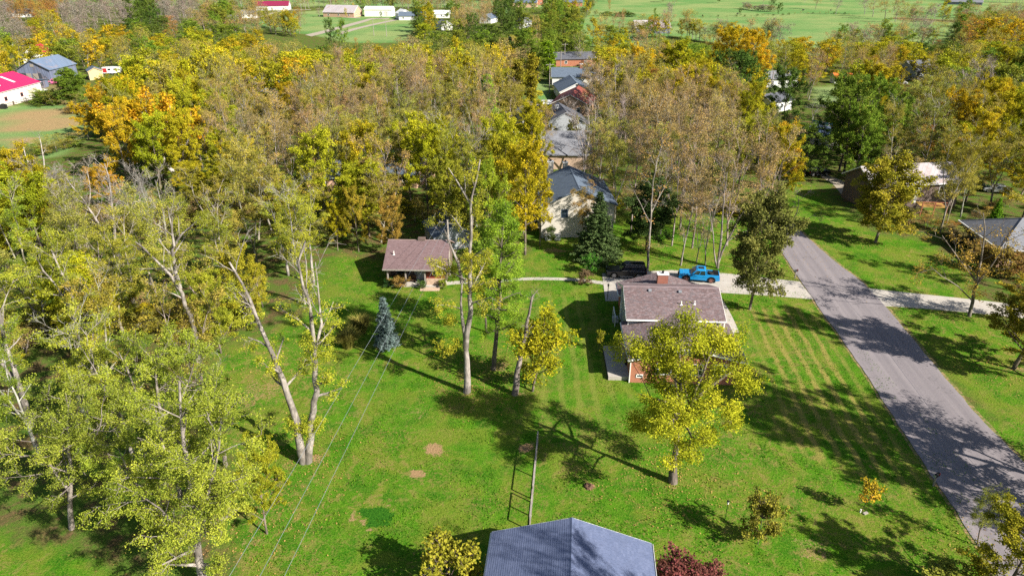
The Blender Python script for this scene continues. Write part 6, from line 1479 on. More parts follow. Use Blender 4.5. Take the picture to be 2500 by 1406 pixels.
tree_at(1346, 588, 'H', 2.0, 30, (0.09, 0.15, 0.03), (0.2, 0.15, 0.12), 'shrub', 'dark bush between the air conditioners of the white house', 'shrub', 1)
# tufted ornamental grasses
def grass_clump(uv, H, wpx, label):
    p = at(*uv); R = wpx * (p[1] * cp + CAM_H * sp) / F_PX / 2; rg = np.random.default_rng(int(uv[0])); n = 900; Vs = []; Q = []
    for k in range(n):
        a = rg.uniform(0, 6.28); l = H * rg.uniform(0.7, 1.15); sp_ = rg.uniform(0.1, 1.0) * R; r0 = rg.uniform(0, 0.35) * R
        b0 = np.array([r0 * math.cos(a), r0 * math.sin(a), 0]); d = np.array([math.cos(a), math.sin(a), 0]); s = np.array([-math.sin(a), math.cos(a), 0]) * 0.022
        m_ = b0 + d * sp_ * 0.4 + np.array([0, 0, l * 0.72]); e = b0 + d * sp_ + np.array([0, 0, l * rg.uniform(0.75, 1.0)])
        i = len(Vs); Vs += [b0 - s, b0 + s, m_ + s, m_ - s, e + s * 0.4, e - s * 0.4]; Q += [(i, i + 1, i + 2, i + 3), (i + 3, i + 2, i + 4, i + 5)]
    me_ = as_mesh('ornamental_grass', np.array(Vs), np.array(Q), 'leaf', np.repeat(rg.uniform(0.1, 0.9, n), 2))
    o = bpy.data.objects.new('ornamental_grass', me_); C.objects.link(o); o.location = tuple(p); o.color = (0.27, 0.25, 0.06, 1); tag(o, label, 'ornamental grass')
grass_clump((850, 848), 2.1, 66, 'nearer of two tufted ornamental grasses left of the spruce')
grass_clump((882, 812), 2.0, 66, 'farther tufted ornamental grass up the lawn behind its twin')
# trees beyond the frame edge whose shade falls on the road and the lawn
def by_shade(u, v, hc):
    p = at(u, v); k = hc / math.tan(SUN_EL); return p[0] + math.sin(SUN_AZ) * k, p[1] + math.cos(SUN_AZ) * k
for i, (u, v, k, wd, lab) in enumerate(((2010, 1000, 'Y', 12, 'tall olive tree across the road whose shade dapples the right lawn'), (2170, 1120, 'Y', 12, 'second olive tree across the road, shading lawn and kerb'), (2400, 1090, 'B', 11, 'thin tree across the road shading the asphalt past the frame edge'), (2440, 1230, 'T', 11, 'olive tree shading the nearest stretch of road past the frame edge'), (2180, 835, 'Y', 9, 'round gold tree at the far verge past the frame edge'))):
    hc = 7.0
    while True:      # as tall as it must be to stand outside the view and still throw its shade there
        x, y = by_shade(u, v, hc); ub_, vb_ = proj((x - wd * 0.62, y, 3.0)); 
        if ub_ > 2520 or hc > 22: break
        hc += 0.5
    h = hc / 0.64
    if proj((x - wd * 0.55, y, 3.0))[0] < 2500: continue
    tm, cm, H0, R0 = BASE_MESH[k][i % len(BASE_MESH[k])]; place(k, i, (x, y, 0), wd / (2 * R0), h / H0, i * 1.3, LEAFCOL[k][0], BARK[k], 'broadleaf_tree', lab, 'tree')
tm, cm, H0, R0 = BASE_MESH['T'][2]; place('T', 2, (24.5, 19.0, 0), 3.6 / R0, 24 / H0, 0.7, LEAFCOL['T'][1], BARK['T'], 'broadleaf_tree', 'tall slim tree right of the grey-blue roof, below the frame', 'tree')
for (u, v, kk, H, wp, lab) in ((1432, 525, 'B', 15, 95, 'thin rust-tan tree against the right half of the slate roof'), (1300, 468, 'Y', 13, 95, 'yellow tree in front of the left end of the tan house'), (1425, 425, 'N', 14, 95, 'bare grey tree in front of the tan house'), (1395, 372, 'Y', 7, 44, 'small yellow tree against the tan house roof'), (1450, 335, 'B', 16, 95, 'thin tan tree right of the dark slate roof'),
                             (1332, 335, 'Y', 7, 46, 'small yellow-green tree left of the dark slate roof'), (1470, 500, 'T', 16, 110, 'olive-tan tree behind the spruce and right of the slate roof'), (1455, 290, 'B', 15, 90, 'thin tan tree right of the red roof'), (1440, 235, 'N', 14, 70, 'bare grey tree at the right end of the slate-blue roof'), (1330, 420, 'B', 12, 70, 'thin tan tree left of the slate roof chimneys'), (1290, 400, 'Y', 12, 80, 'golden tree below the white garage'), (1300, 318, 'O', 6, 50, 'low orange tree beside the white garage')):
    tree_at(u, v, kk if kk != 'O' else 'Y', H, wp, LEAFCOL[kk][0], BARK[kk], {'B': 'thin_tree', 'N': 'bare_tree'}.get(kk, 'broadleaf_tree'), lab, 'tree', int(u) % 4)
for i, (u, v, wp, h, lab) in enumerate(((2385, 655, 80, 3.2, 'leftmost rusty shrub along the hip-roofed house'), (2432, 668, 80, 3.4, 'middle rusty shrub along the hip-roofed house'), (2482, 680, 80, 3.0, 'right rusty shrub along the hip-roofed house'), (2330, 600, 60, 2.2, 'dark brush at the back corner of the hip-roofed house'))):
    tree_at(u, v, 'H', h, wp, [(0.30, 0.21, 0.05), (0.26, 0.20, 0.045), (0.32, 0.20, 0.06), (0.15, 0.13, 0.05)][i], (0.2, 0.15, 0.12), 'shrub', lab, 'shrub', i)
# fallen leaves on the lawns and tufts in the turf: nobody could count them
def scatter_cards(name, P3, size, cols, lab, upright=False):
    rg = np.random.default_rng(len(P3)); n = len(P3); a = rg.uniform(0, 6.28, n); s = size * rg.uniform(0.6, 1.4, n)[:, None]
    if upright:
        d = np.column_stack([np.cos(a), np.sin(a), np.zeros(n)]); tip = P3 + np.column_stack([rg.normal(0, .35, n) * s[:, 0], rg.normal(0, .35, n) * s[:, 0], s[:, 0] * 1.3])
        V = np.stack([P3 - d * s * 0.5, P3 + d * s * 0.5, tip + d * s * 0.25, tip - d * s * 0.25], 1).reshape(-1, 3)
    else:
        u_ = np.column_stack([np.cos(a), np.sin(a), rg.normal(0, .25, n)]); v_ = np.column_stack([-np.sin(a), np.cos(a), rg.normal(0, .25, n)])
        V = np.stack([P3 + u_ * s, P3 + v_ * s * .7, P3 - u_ * s, P3 - v_ * s * .7], 1).reshape(-1, 3)
    me_ = as_mesh(name, V, np.arange(4 * n).reshape(n, 4), cols, rg.uniform(0.15, 0.85, n)); o_ = bpy.data.objects.new(name, me_); C.objects.link(o_); o_['kind'] = 'stuff'; o_['label'] = lab; STATS[0] += 2 * n; return o_
rg = np.random.default_rng(77); PP = []
for (u, v, r, n) in ((1643, 1176, 6.5, 2600), (1140, 957, 5, 900), (1205, 902, 5, 900), (745, 1128, 6, 1300), (2137, 592, 6, 900), (1830, 757, 4.5, 700), (1290, 850, 5, 900), (2462, 900, 6, 1100), (600, 900, 9, 2200), (560, 1250, 8, 1800), (1700, 610, 12, 2200), (860, 620, 10, 1500), (1360, 612, 7, 1000), (2300, 780, 7, 900), (2420, 1380, 6, 900), (650, 1302, 5, 700), (1950, 620, 8, 600)):
    c_ = at(u, v); q = rg.normal(0, r * 0.55, (n, 2)); n = int(n * 0.42); q = q[:n]; PP.append(np.column_stack([c_[0] + q[:, 0], c_[1] + q[:, 1], np.full(n, 0.07)]))
fl = scatter_cards('fallen_leaves', np.concatenate(PP), 0.062, 'leaf', 'fallen tan leaves strewn on the lawns under the trees'); fl.color = (0.42, 0.28, 0.09, 1)
n = 70000; q = np.column_stack([rg.uniform(-20, 40, n), 26 + 66 * rg.uniform(0, 1, n) ** 1.25]); lw = wpoly(LAWN_PX)
ok = inpoly(q, lw) & (sdist(q, ROADW_) < -0.3) if False else inpoly(q, lw)
q = q[ok]; h_ = vnoise(q, 2.5, 4) * 0.6 + vnoise(q, 0.7, 8) * 0.4; q = q[h_ > 0.54]
gr = scatter_cards('grass', np.column_stack([q, np.zeros(len(q))]), 0.075, 'leaf', 'loose tufts of grass standing in the mown lawn', True); gr.color = (0.105, 0.235, 0.014, 1)
# ------------------------------------------------------------------ the woods
CTRL = """
30 60 N,90 45 R,200 40 N,290 40 N,230 25 N,440 25 N,100 90 O,60 95 Y,20 100 T,190 85 O,150 100 G,110 130 G,180 130 T,230 95 O,270 110 T,300 45 D,360 40 D,330 50 G,410 55 R,240 65 O,270 60 O,330 85 T,345 95 G,370 65 Y,385 100 G,440 60 G,450 90 T,480 85 T,500 40 B,520 60 G,535 35 G,
560 90 Y,590 80 Y,620 100 Y,650 90 T,600 30 B,680 60 B,700 90 T,650 130 B,720 140 Y,760 110 Y,740 60 O,715 50 B,760 150 Y,800 100 D,840 105 G,870 110 R,820 120 T,560 150 T,600 150 Y,640 150 T,500 130 T,450 140 T,410 150 Y,300 150 Y,340 140 T,250 150 Y,60 150 G,20 150 R,30 180 R,200 120 T,
250 250 O,300 240 O,360 220 O,420 230 O,470 260 O,210 340 O,160 320 T,120 310 T,520 350 Y,560 340 Y,540 300 B,600 270 B,650 230 B,700 250 B,760 240 B,700 190 Y,740 200 O,800 200 B,850 180 Y,880 190 Y,900 150 B,930 140 B,960 140 T,1000 130 B,1030 110 T,1080 130 Y,1110 120 T,1160 90 G,
1180 110 Y,1150 150 T,1100 190 T,1050 170 B,1000 200 B,950 220 B,900 250 B,860 280 B,830 330 T,780 320 B,740 330 B,700 350 T,660 330 B,620 360 B,590 400 R,560 420 T,650 420 T,700 430 T,760 440 T,800 410 Y,850 400 Y,880 360 T,920 340 T,950 300 T,1000 280 T,1040 300 T,1080 280 T,1100 240 T,
1140 260 B,1170 300 B,1160 220 T,1290 110 G,1250 110 B,1270 220 T,1300 200 Y,1240 280 T,1280 330 Y,1000 380 Y,1020 420 Y,960 430 B,900 450 T,850 480 T,800 500 Y,760 520 L,950 520 B,980 560 R,1040 480 Y,1060 540 Y,1100 440 L,1150 400 L,1180 450 L,1200 500 Y,1260 440 Y,1290 470 Y,1250 400 Y,1310 480 Y,
300 430 N,230 430 N,270 470 N,350 420 B,420 430 N,380 470 N,450 480 T,500 460 R,540 500 T,600 480 T,640 520 T,680 500 L,590 560 L,650 580 L,700 580 L,520 570 L,450 560 L,400 560 T,340 560 T,280 590 L,220 560 L,160 530 T,110 540 L,60 520 Y,30 480 Y,50 580 L,100 620 T,160 640 Y,220 650 L,290 650 L,350 640 T,
420 640 L,480 640 T,540 650 L,590 640 L,640 660 Y,690 680 L,740 700 L,30 680 T,80 700 T,140 720 T,200 740 T,270 720 B,340 740 T,420 740 Y,480 750 T,540 740 Y,600 740 Y,60 780 T,30 850 L,120 820 L,190 800 L,250 800 L,320 830 L,400 860 L,470 850 L,100 950 L,250 950 L,450 950 L,100 1150 L,300 1200 L,60 1300 Y,
1380 90 G,1400 130 T,1450 100 T,1480 130 T,1400 40 G,1430 30 Y,1350 60 G,1300 60 B,1330 30 G,1200 50 D,1240 40 D,1160 20 B,1070 60 G,1040 60 Y,1020 60 D,1520 110 Y,1560 130 Y,1500 160 Y,1540 190 O,1560 170 T,1600 110 B,1640 130 Y,1680 160 Y,1700 190 Y,1620 220 R,1660 210 O,1690 240 B,1740 100 B,1700 90 G,1760 80 T,
1780 130 O,1830 130 O,1800 180 D,1850 170 O,1790 220 Y,1850 220 Y,1480 220 N,1450 250 N,1500 260 B,1560 270 B,1620 270 B,1680 290 B,1740 290 B,1520 330 T,1470 330 N,1570 350 O,1620 350 B,1680 360 B,1740 370 B,1800 340 Y,1830 300 Y,1790 400 B,1850 420 B,1700 430 B,1650 430 T,1600 440 T,1550 430 B,1500 420 T,1480 480 T,
1530 500 T,1680 500 B,1740 510 B,1790 480 B,1640 560 B,1720 580 B,1760 560 B,1900 130 T,1940 140 T,1980 120 Y,2030 140 B,2070 130 T,2100 140 B,2140 150 R,2170 170 B,2180 120 O,2240 120 O,2210 150 T,2090 190 Y,2060 190 T,2150 190 G,2200 180 R,2280 170 T,2320 160 T,2350 180 G,2310 100 D,2350 80 R,2400 75 O,2450 80 O,
2380 110 T,2440 110 G,2480 130 G,2370 150 T,2440 170 Y,2460 190 G,2360 190 N,2300 240 T,2260 230 T,2220 240 T,2180 260 G,2100 240 Y,2060 260 G,2040 300 D,2090 310 G,2120 280 Y,2060 350 G,2090 370 G,2150 310 T,2200 300 T,2250 290 T,2300 290 R,2350 280 O,2400 260 O,2450 240 O,2480 280 O,2180 350 B,2230 350 T,2280 350 T,
2330 340 T,2380 330 Y,2430 320 T,2480 340 T,2150 400 B,2220 400 B,2300 410 T,2360 400 T,2420 400 T,2470 410 Y,2320 450 T,2400 450 B,2460 470 T,1900 330 O,1920 370 O,1960 280 N,1980 230 N,1930 230 B,1890 250 B,1960 370 B,2000 380 D,2060 310 G
"""
CT = [(float(a), float(b), c) for a, b, c in (q.split() for q in CTRL.replace('\n', '').split(',') if q.strip())]
CU = np.array([[a, b * 1.7] for a, b, c in CT])
def code_at(u, v, rg):
    d = np.hypot(CU[:, 0] - u, CU[:, 1] - v * 1.7) * rg.uniform(0.8, 1.25, len(CU)); return CT[int(np.argmin(d))][2]
LAWNW, RLAWNW, MIDW = wpoly(LAWN_PX), wpoly(RLAWN_PX), wpoly(MID_PX)
ROADW = np.array([p[:2] for p in ROADP])
PASTW = [wpoly([(u, max(v, -95)) for u, v in px]) for px in PASTURES_PX]
CLEAR = [(18, 69, 12), (3.8, 30, 14), (-12.9, 87, 7.5), (8.3, 107, 9.5), (10.3, 145, 10), (12.6, 174, 9), (17.8, 199, 10), (19, 222, 10), (22, 246, 12), (5.6, 181, 6), (70, 118.5, 9), (79.5, 94, 12),
         (-166.6, 254.5, 12), (-156.5, 215, 12), (-156.5, 195, 12), (-156.5, 180, 12), (8, 197, 6), (28, 82.5, 5.5)]
# (u0, v0, u1, v1, distance of what must stay visible)
KEEP = [(225, 195, 495, 405, 125), (1350, 188, 1410, 215, 238), (1345, 220, 1420, 262, 196), (1335, 265, 1400, 325, 168), (1272, 255, 1300, 300, 177), (1330, 330, 1400, 385, 138), (1345, 415, 1435, 465, 106), (1340, 470, 1410, 575, 100), (1175, 25, 1215, 62, 420), (1062, 60, 1098, 80, 400), (1255, 2, 1330, 26, 520), (1265, 48, 1284, 70, 420), (1066, 34, 1098, 46, 500),
        (935, 580, 1090, 715, 82), (0, 126, 205, 262, 257), (30, 126, 190, 200, 262), (-50, 262, 215, 385, 160), (1460, 640, 1790, 900, 78), (640, 25, 1010, 106, 400), (1430, -20, 1620, 86, 400), (1640, -20, 2290, 92, 400), (2200, 78, 2320, 100, 400),
        (2195, 400, 2285, 430, 110), (2245, 440, 2290, 520, 110), (2370, 535, 2500, 640, 90), (1960, 450, 2080, 560, 105), (2060, 560, 2400, 760, 85), (1860, 250, 1910, 278, 195), (1965, 212, 2075, 240, 250), (1880, 185, 1925, 222, 250), (1890, 560, 2010, 700, 90),
        (222, 165, 290, 195, 280), (640, 195, 690, 215, 200), (1360, 130, 1445, 180, 240), (2005, 295, 2030, 320, 160), (2192, 198, 2205, 210, 240), (2218, 165, 2250, 190, 250), (1440, 640, 1480, 700, 84), (1660, 630, 1760, 690, 84),
        (1265, 250, 1330, 420, 120), (1330, 200, 1350, 260, 190), (910, 150, 1010, 110, 300), (700, 430, 0, 0, 0)]
KEEP = [k for k in KEEP if k[2] > k[0] and k[3] > k[1]]
fw = np.random.default_rng(21)
cands = []
sp_near = 6.6
y = 33.0
while y < 420:
    s = sp_near * (1.0 if y < 190 else 1.0 + (y - 190) / 190.0)
    half = y * 0.86 + 26
    x = -half
    while x < half:
        cands.append((x + fw.uniform(-0.42, 0.42) * s, y + fw.uniform(-0.42, 0.42) * s)); x += s
    y += s
cands.sort(key=lambda c: c[1])
cp_ = np.array(cands)
inl = inpoly(cp_, LAWNW); inr = inpoly(cp_, RLAWNW); inm = inpoly(cp_, MIDW)
dro = sdist(cp_, ROADW); pst_in = np.zeros(len(cp_), bool)
for pw in PASTW: pst_in |= inpoly(cp_, pw)
dl = sdist(cp_, LAWNW)
FOREST = []
HEI = {'L': 15.0, 'Y': 12.5, 'G': 13, 'D': 13, 'O': 13, 'R': 12.5, 'B': 16, 'T': 14.5, 'N': 14.5}
for i, (x, y) in enumerate(cands):
    if inl[i] and not inm[i]: continue
    if inr[i] or pst_in[i] or dro[i] > -2.2: continue
    if inm[i] and (fw.random() > 0.75 or y < 88): continue
    if any(math.hypot(x - a, y - b) < c for a, b, c in CLEAR): continue
    if any(math.hypot(x - tx, y - ty) < 3.2 + 0.25 * tr_ for _, tx, ty, tr_, th_ in TREES): continue
    u, v = proj((x, y, 10.5))
    if not (-90 < u < 2600): continue
    code = code_at(u, v, fw)
    if code == 'O' and fw.random() < 0.68: code = 'Y' if fw.random() < 0.5 else 'T'
    if code == 'R' and fw.random() < 0.55: code = 'T'
    if code == 'B' and fw.random() < 0.22: code = 'T'
    if inm[i] and code not in 'BT': code = 'B' if fw.random() < 0.7 else 'T'
    if 1450 < u < 1870 and 330 < v < 600 and code in 'YLG' and fw.random() < 0.5: code = 'B'
    H = HEI[code] * fw.uniform(0.70, 1.18)
    if y < 75 and x < -20: H *= 0.92
    if y > 190: H *= max(0.66, 1 - (y - 190) / 200)
    key = TYPE[code]; R = {'L': 4.4, 'Y': 4.5, 'B': 3.7, 'T': 3.9, 'N': 4.2}[key] * fw.uniform(0.85, 1.2)
    if inm[i]: R *= 0.85
    # keep what the photo shows free of crowns
    ut, vt = proj((x, y, H)); ub, vb = proj((x, y, H * 0.30)); zc = y * cp + CAM_H * sp; wp = R * F_PX / zc
    bad = False
    for (a, b_, c, d_, dist) in KEEP:
        if y < dist - 2 and ut + wp * 0.62 > a and ut - wp * 0.62 < c and vt + 0.06 * (vb - vt) < d_ and vb - 0.10 * (vb - vt) > b_:
            bad = True; break
    if bad:
        # a lower tree may still fit under the line of sight
        H2_ = H * 0.55; ut, vt = proj((x, y, H2_)); ub, vb = proj((x, y, 0.3)); wp *= 0.62
        if fw.random() < 0.45 and not any(y < dist - 2 and ut + wp > a and ut - wp < c and vt < d_ and vb > b_ for (a, b_, c, d_, dist) in KEEP): H = H2_; R *= 0.62
        else: continue
    FOREST.append((x, y, code, H, R))
near = [t for t in FOREST if t[1] < 215]
leafy = [t for t in near if t[2] not in 'BN']; thin = [t for t in near if t[2] in 'BN']
leafy.sort(key=lambda t: t[1]); thin.sort(key=lambda t: t[1])
indiv = leafy[:230] + thin[:200]
ids = set(id(t) for t in indiv)
rest = [t for t in FOREST if id(t) not in ids]
print('FOREST', len(FOREST), 'leafy', len(leafy), 'thin', len(thin), 'rest', len(rest))

# names for the individual trees: look, then the nearest landmark
LM = [('brown cottage', -12.9, 86), ('white two-storey house', 8.3, 107), ('tan grey-roofed house', 10.3, 145), ('dark slate-roofed house', 12.6, 174), ('red-roofed house', 17.8, 199), ('blue pickup', 25.7, 84.6),
      ('black SUV', 16.4, 85), ('weathered barn', -167, 254), ('crimson-roofed barn', -156, 205), ('dry left meadow', -112, 140), ('big orange tree', -77, 128), ('twin-stemmed lawn tree', -14, 47), ('road bend', 42, 108), ('deck house', 70, 118),
      ('hip-roofed house', 79, 94), ('white garage', 5.6, 181), ('leaning white snag', -92, 124), ('middle wood shed', -72, 200), ('blue-grey spruce', -12, 67), ('teal tarpaulin', 76, 165), ('dark-roofed garage', 77, 197), ('grassy glade', 110, 225), ('ivy-clad column', -3, 140),
      ('shaded slate roof', -24, 124), ('half-hidden slate roof', -38, 127), ('lime giant', -27, 40), ('wide-forked pale tree', -34, 62), ('long bending pale trunk', -50, 62), ('two-stemmed grey tree', -55, 86), ('left edge trunk', -52, 50)]
CW = {'L': 'lime-green', 'Y': 'yellow-green', 'G': 'mid-green', 'D': 'dark green', 'O': 'orange-gold', 'R': 'rust-orange', 'B': 'thin tan', 'T': 'olive-tan', 'N': 'bare grey'}
def rel(x, y):
    n, lx, ly = min(LM, key=lambda q: math.hypot((x - q[1]) * 1.0, (y - q[2]) * 0.8)); dx, dy = x - lx, y - ly
    if abs(dx) > abs(dy) * 1.0: r = 'left of' if dx < 0 else 'right of'
    else: r = 'behind' if dy > 0 else 'in front of'
    far_ = '' if math.hypot(dx, dy) < 22 else ('far ' if 'of' in r and r != 'in front of' else 'well ')
    return far_ + r + ' the ' + n
lab_groups = {}
for t in indiv:
    x, y, code, H, R = t; hw_ = H / HEI[code]; sz = 'tall ' if hw_ > 1.05 else ('short ' if hw_ < 0.88 else '')
    lab_groups.setdefault((sz, CW[code], rel(x, y)), []).append(t)
ORD = ['first', 'second', 'third', 'fourth', 'fifth', 'sixth', 'seventh', 'eighth', 'ninth', 'tenth', 'eleventh', 'twelfth', 'thirteenth', 'fourteenth', 'fifteenth', 'sixteenth', 'seventeenth', 'eighteenth', 'nineteenth', 'twentieth']
for (sz, cw, rl), ts in lab_groups.items():
    ts.sort(key=lambda t: proj((t[0], t[1], 8))[0])
    for k, t in enumerate(ts):
        x, y, code, H, R = t; key = TYPE[code]; n = len(ts)
        if n == 1: lab = f'{sz}{cw} tree {rl}'
        elif n == 2: lab = f'{"left" if k == 0 else "right"} one of two {sz}{cw} trees {rl}'
        else: lab = f'{ORD[min(k, 19)]} {sz}{cw} tree from left, {rl}'
        cols = LEAFCOL[code]; col = jit(cols[fw.integers(len(cols))], fw, 0.14)
        nm = {'B': 'thin_tree', 'N': 'bare_tree'}.get(code, 'broadleaf_tree')
        tm, cm, H0, R0 = BASE_MESH[key][0]; var = int(fw.integers(len(BASE_MESH[key])))
        place(key, var, (x, y, 0), R / BASE_MESH[key][var][3], H / BASE_MESH[key][var][2], fw.uniform(0, 6.28), col, jit(BARK[code], fw, 0.15), nm, lab, 'tree', 'trees of the ' + ('left' if x < -22 else ('right' if x > 45 else 'middle')) + ' wood')

# ---- the far wood: past what can be counted, one object that scatters far tree shapes
FARV = []
for key in ('fY', 'fB'):
    for (tm, cm, H0, R0) in BASE_MESH[key]:
        def grab(me_):
            v = np.empty(len(me_.vertices) * 3, np.float32); me_.vertices.foreach_get('co', v)
            q = np.empty(len(me_.loops), np.int32); me_.loops.foreach_get('vertex_index', q); return v.reshape(-1, 3), q.reshape(-1, 4)
        tv, tq = grab(tm); cv, cq = grab(cm); tt = np.empty(len(cq), np.float32); cm.attributes['tone'].data.foreach_get('value', tt)
        me_ = as_mesh('far_tree', np.concatenate([tv, cv]), np.concatenate([tq, cq + len(tv)]), 'leaf_far', np.concatenate([np.full(len(tq), 0.5), tt])); me_.materials.append(MATS['bark_far'])
        me_.polygons.foreach_set('material_index', np.concatenate([np.ones(len(tq)), np.zeros(len(cq))]).astype(np.int32))
        FARV.append((bpy.data.objects.new('far_tree', me_), H0, R0))
ng = bpy.data.node_groups.new('scatter_trees', 'GeometryNodeTree')
ng.interface.new_socket('Geometry', in_out='INPUT', socket_type='NodeSocketGeometry'); ng.interface.new_socket('Geometry', in_out='OUTPUT', socket_type='NodeSocketGeometry')
gi = ng.nodes.new('NodeGroupInput'); go = ng.nodes.new('NodeGroupOutput'); jn = ng.nodes.new('GeometryNodeJoinGeometry')
def named(nm, ty):
    n = ng.nodes.new('GeometryNodeInputNamedAttribute'); n.data_type = ty; n.inputs[0].default_value = nm; return n.outputs[0]
for k, (ob, H0, R0) in enumerate(FARV):
    oi = ng.nodes.new('GeometryNodeObjectInfo'); oi.inputs[0].default_value = ob
    oi.inputs['As Instance'].default_value = True
    ip = ng.nodes.new('GeometryNodeInstanceOnPoints'); cmp_ = ng.nodes.new('FunctionNodeCompare'); cmp_.data_type = 'INT'; cmp_.operation = 'EQUAL'
    ins = [s_ for s_ in cmp_.inputs if s_.enabled and s_.type == 'INT']
    ng.links.new(named('kind_index', 'INT'), ins[0]); ins[1].default_value = k
    ng.links.new(gi.outputs[0], ip.inputs['Points']); ng.links.new(oi.outputs['Geometry'], ip.inputs['Instance']); ng.links.new(cmp_.outputs[0], ip.inputs['Selection'])
    ng.links.new(named('turn', 'FLOAT_VECTOR'), ip.inputs['Rotation']); ng.links.new(named('size', 'FLOAT_VECTOR'), ip.inputs['Scale'])
    ng.links.new(ip.outputs[0], jn.inputs[0])
ng.links.new(jn.outputs[0], go.inputs[0])
def joined(name, items, rg):
    P, K, T, S_, CL, BK = [], [], [], [], [], []
    for (x, y, code, H, R, z) in items:
        k = int(rg.integers(3)) + (3 if TYPE[code] in 'BNT' else 0); _, H0, R0 = FARV[k]
        if k < 3: H *= 0.95
        cols = LEAFCOL[code]; P.append((x, y, z)); K.append(k); T.append((0, 0, rg.uniform(0, 6.28))); S_.append((R / R0, R / R0, H / H0)); CL.append((*jit(cols[rg.integers(len(cols))], rg, 0.14), 1)); BK.append((*jit(BARK[code], rg, .15), 1))
    me_ = bpy.data.meshes.new(name); me_.from_pydata(P, [], [])
    for nm, ty, dat, key_ in (('kind_index', 'INT', K, 'value'), ('turn', 'FLOAT_VECTOR', T, 'vector'), ('size', 'FLOAT_VECTOR', S_, 'vector'), ('tint', 'FLOAT_COLOR', CL, 'color'), ('barktint', 'FLOAT_COLOR', BK, 'color')):
        a_ = me_.attributes.new(nm, ty, 'POINT'); a_.data.foreach_set(key_, np.array(dat, np.int32 if ty == 'INT' else np.float32).ravel())
    o = bpy.data.objects.new(name, me_); C.objects.link(o); md = o.modifiers.new('scatter', 'NODES'); md.node_group = ng; return o
far_items = [(x, y, ('Y' if c == 'T' and fw.random() < 0.4 else c), H, R * 1.1, 0) for (x, y, c, H, R) in rest]
# bands of trees between and beyond the far fields
def band(px, n, codes, H=10.0, R=4.2, sample=False):
    pw = wpoly([(u, max(v, -60)) for u, v in px]); lo, hi = pw.min(0), pw.max(0); k = 0; out = []
    while len(out) < n and k < n * 60:
        k += 1; p = fw.uniform(lo, hi)
        if not inpoly(p[None], pw)[0]: continue
        # even out over the picture rather than over the ground
        if fw.random() > min(1, (lo[1] / p[1]) ** 1.2): continue
        if any(pst_ for pst_ in [inpoly(p[None], q)[0] for q in PASTW[:2]]): continue
        up_, vp_ = proj((p[0], p[1], H)); ub_, vb_ = proj((p[0], p[1], 0)); wq = R * F_PX / (p[1] * cp + CAM_H * sp)
        if any(p[1] < dist - 2 and up_ + wq * 0.7 > a and up_ - wq * 0.7 < c and vp_ < d_ and vb_ > b_ for (a, b_, c, d_, dist) in KEEP): continue
        out.append((p[0], p[1], code_at(up_, vp_, fw) if sample else codes[fw.integers(len(codes))], H * fw.uniform(0.7, 1.25), R * fw.uniform(0.75, 1.25), 0))
    return out
far_items += band([(-40, 75), (640, 75), (640, 30), (-40, 20)], 260, 'NBTTOGBYR', sample=True)
far_items += band([(-60, 18), (620, 22), (640, -30), (-60, -30)], 150, 'BNTB')
far_items += band([(620, 26), (1150, 26), (1150, -30), (620, -30)], 240, 'BBTNBG')
far_items += band([(1010, 110), (1420, 100), (1400, 30), (1010, 30)], 120, 'BTYGBTD', sample=True)
far_items += band([(1120, 0), (1460, 12), (1460, -30), (1120, -30)], 90, 'BTNG')
far_items += band([(2330, 4), (2600, 22), (2600, -20), (2330, -22)], 60, 'BTNB', 9)
far_items += band([(2300, 125), (2600, 125), (2600, 70), (2320, 85)], 60, 'TGBTR', 11)
far_items += band([(1420, 112), (1660, 112), (1640, 96), (1420, 100)], 26, 'TYBG', 10)
far_items += band([(2420, 72), (2600, 80), (2600, 46), (2420, 48)], 50, 'BNTB', 9)
far_items += band([(1430, 30), (1560, 34), (1560, 28), (1440, 22)], 10, 'TBD', 7, 3.5)
for (ha, hb, n_, H_, cd) in (((-40, 20), (330, 16), 30, 9, 'BNTG'), ((330, 20), (640, 24), 30, 9, 'BGTD'), ((860, 20), (1110, 22), 26, 9, 'BTBG'), ((690, 22), (860, 16), 14, 7, 'NBT'), ((1120, 3), (1330, 2), 20, 9, 'DGB'), ((2180, 46), (2420, 56), 22, 7, 'TBGN'),
                             ((2330, 66), (2500, 74), 14, 7, 'TBG'), ((1960, 8), (2330, 3), 10, 5, 'BN'), ((2300, 2), (2520, 10), 24, 9, 'BTN'), ((640, 60), (720, 92), 12, 9, 'YTB'), ((1480, 4), (1640, -4), 8, 6, 'DB'), ((2020, 132), (2280, 108), 26, 10, 'TBGN'), ((1660, 92), (1900, 128), 26, 10, 'BTNY'), ((1440, 112), (1640, 92), 18, 10, 'TYGB')):
    for q_ in range(n_):
        t_ = (q_ + fw.uniform(0.1, 0.9)) / n_; p_ = at(ha[0] + (hb[0] - ha[0]) * t_, ha[1] + (hb[1] - ha[1]) * t_ + fw.uniform(-1.2, 1.2)); far_items.append((p_[0], p_[1], cd[fw.integers(len(cd))], H_ * fw.uniform(0.6, 1.3), H_ * 0.45 * fw.uniform(0.8, 1.3), 0))
o = joined('far_wood', far_items, fw); o['kind'] = 'stuff'; o['label'] = 'autumn wood reading as one mass beyond the houses'; o['category'] = 'wood'
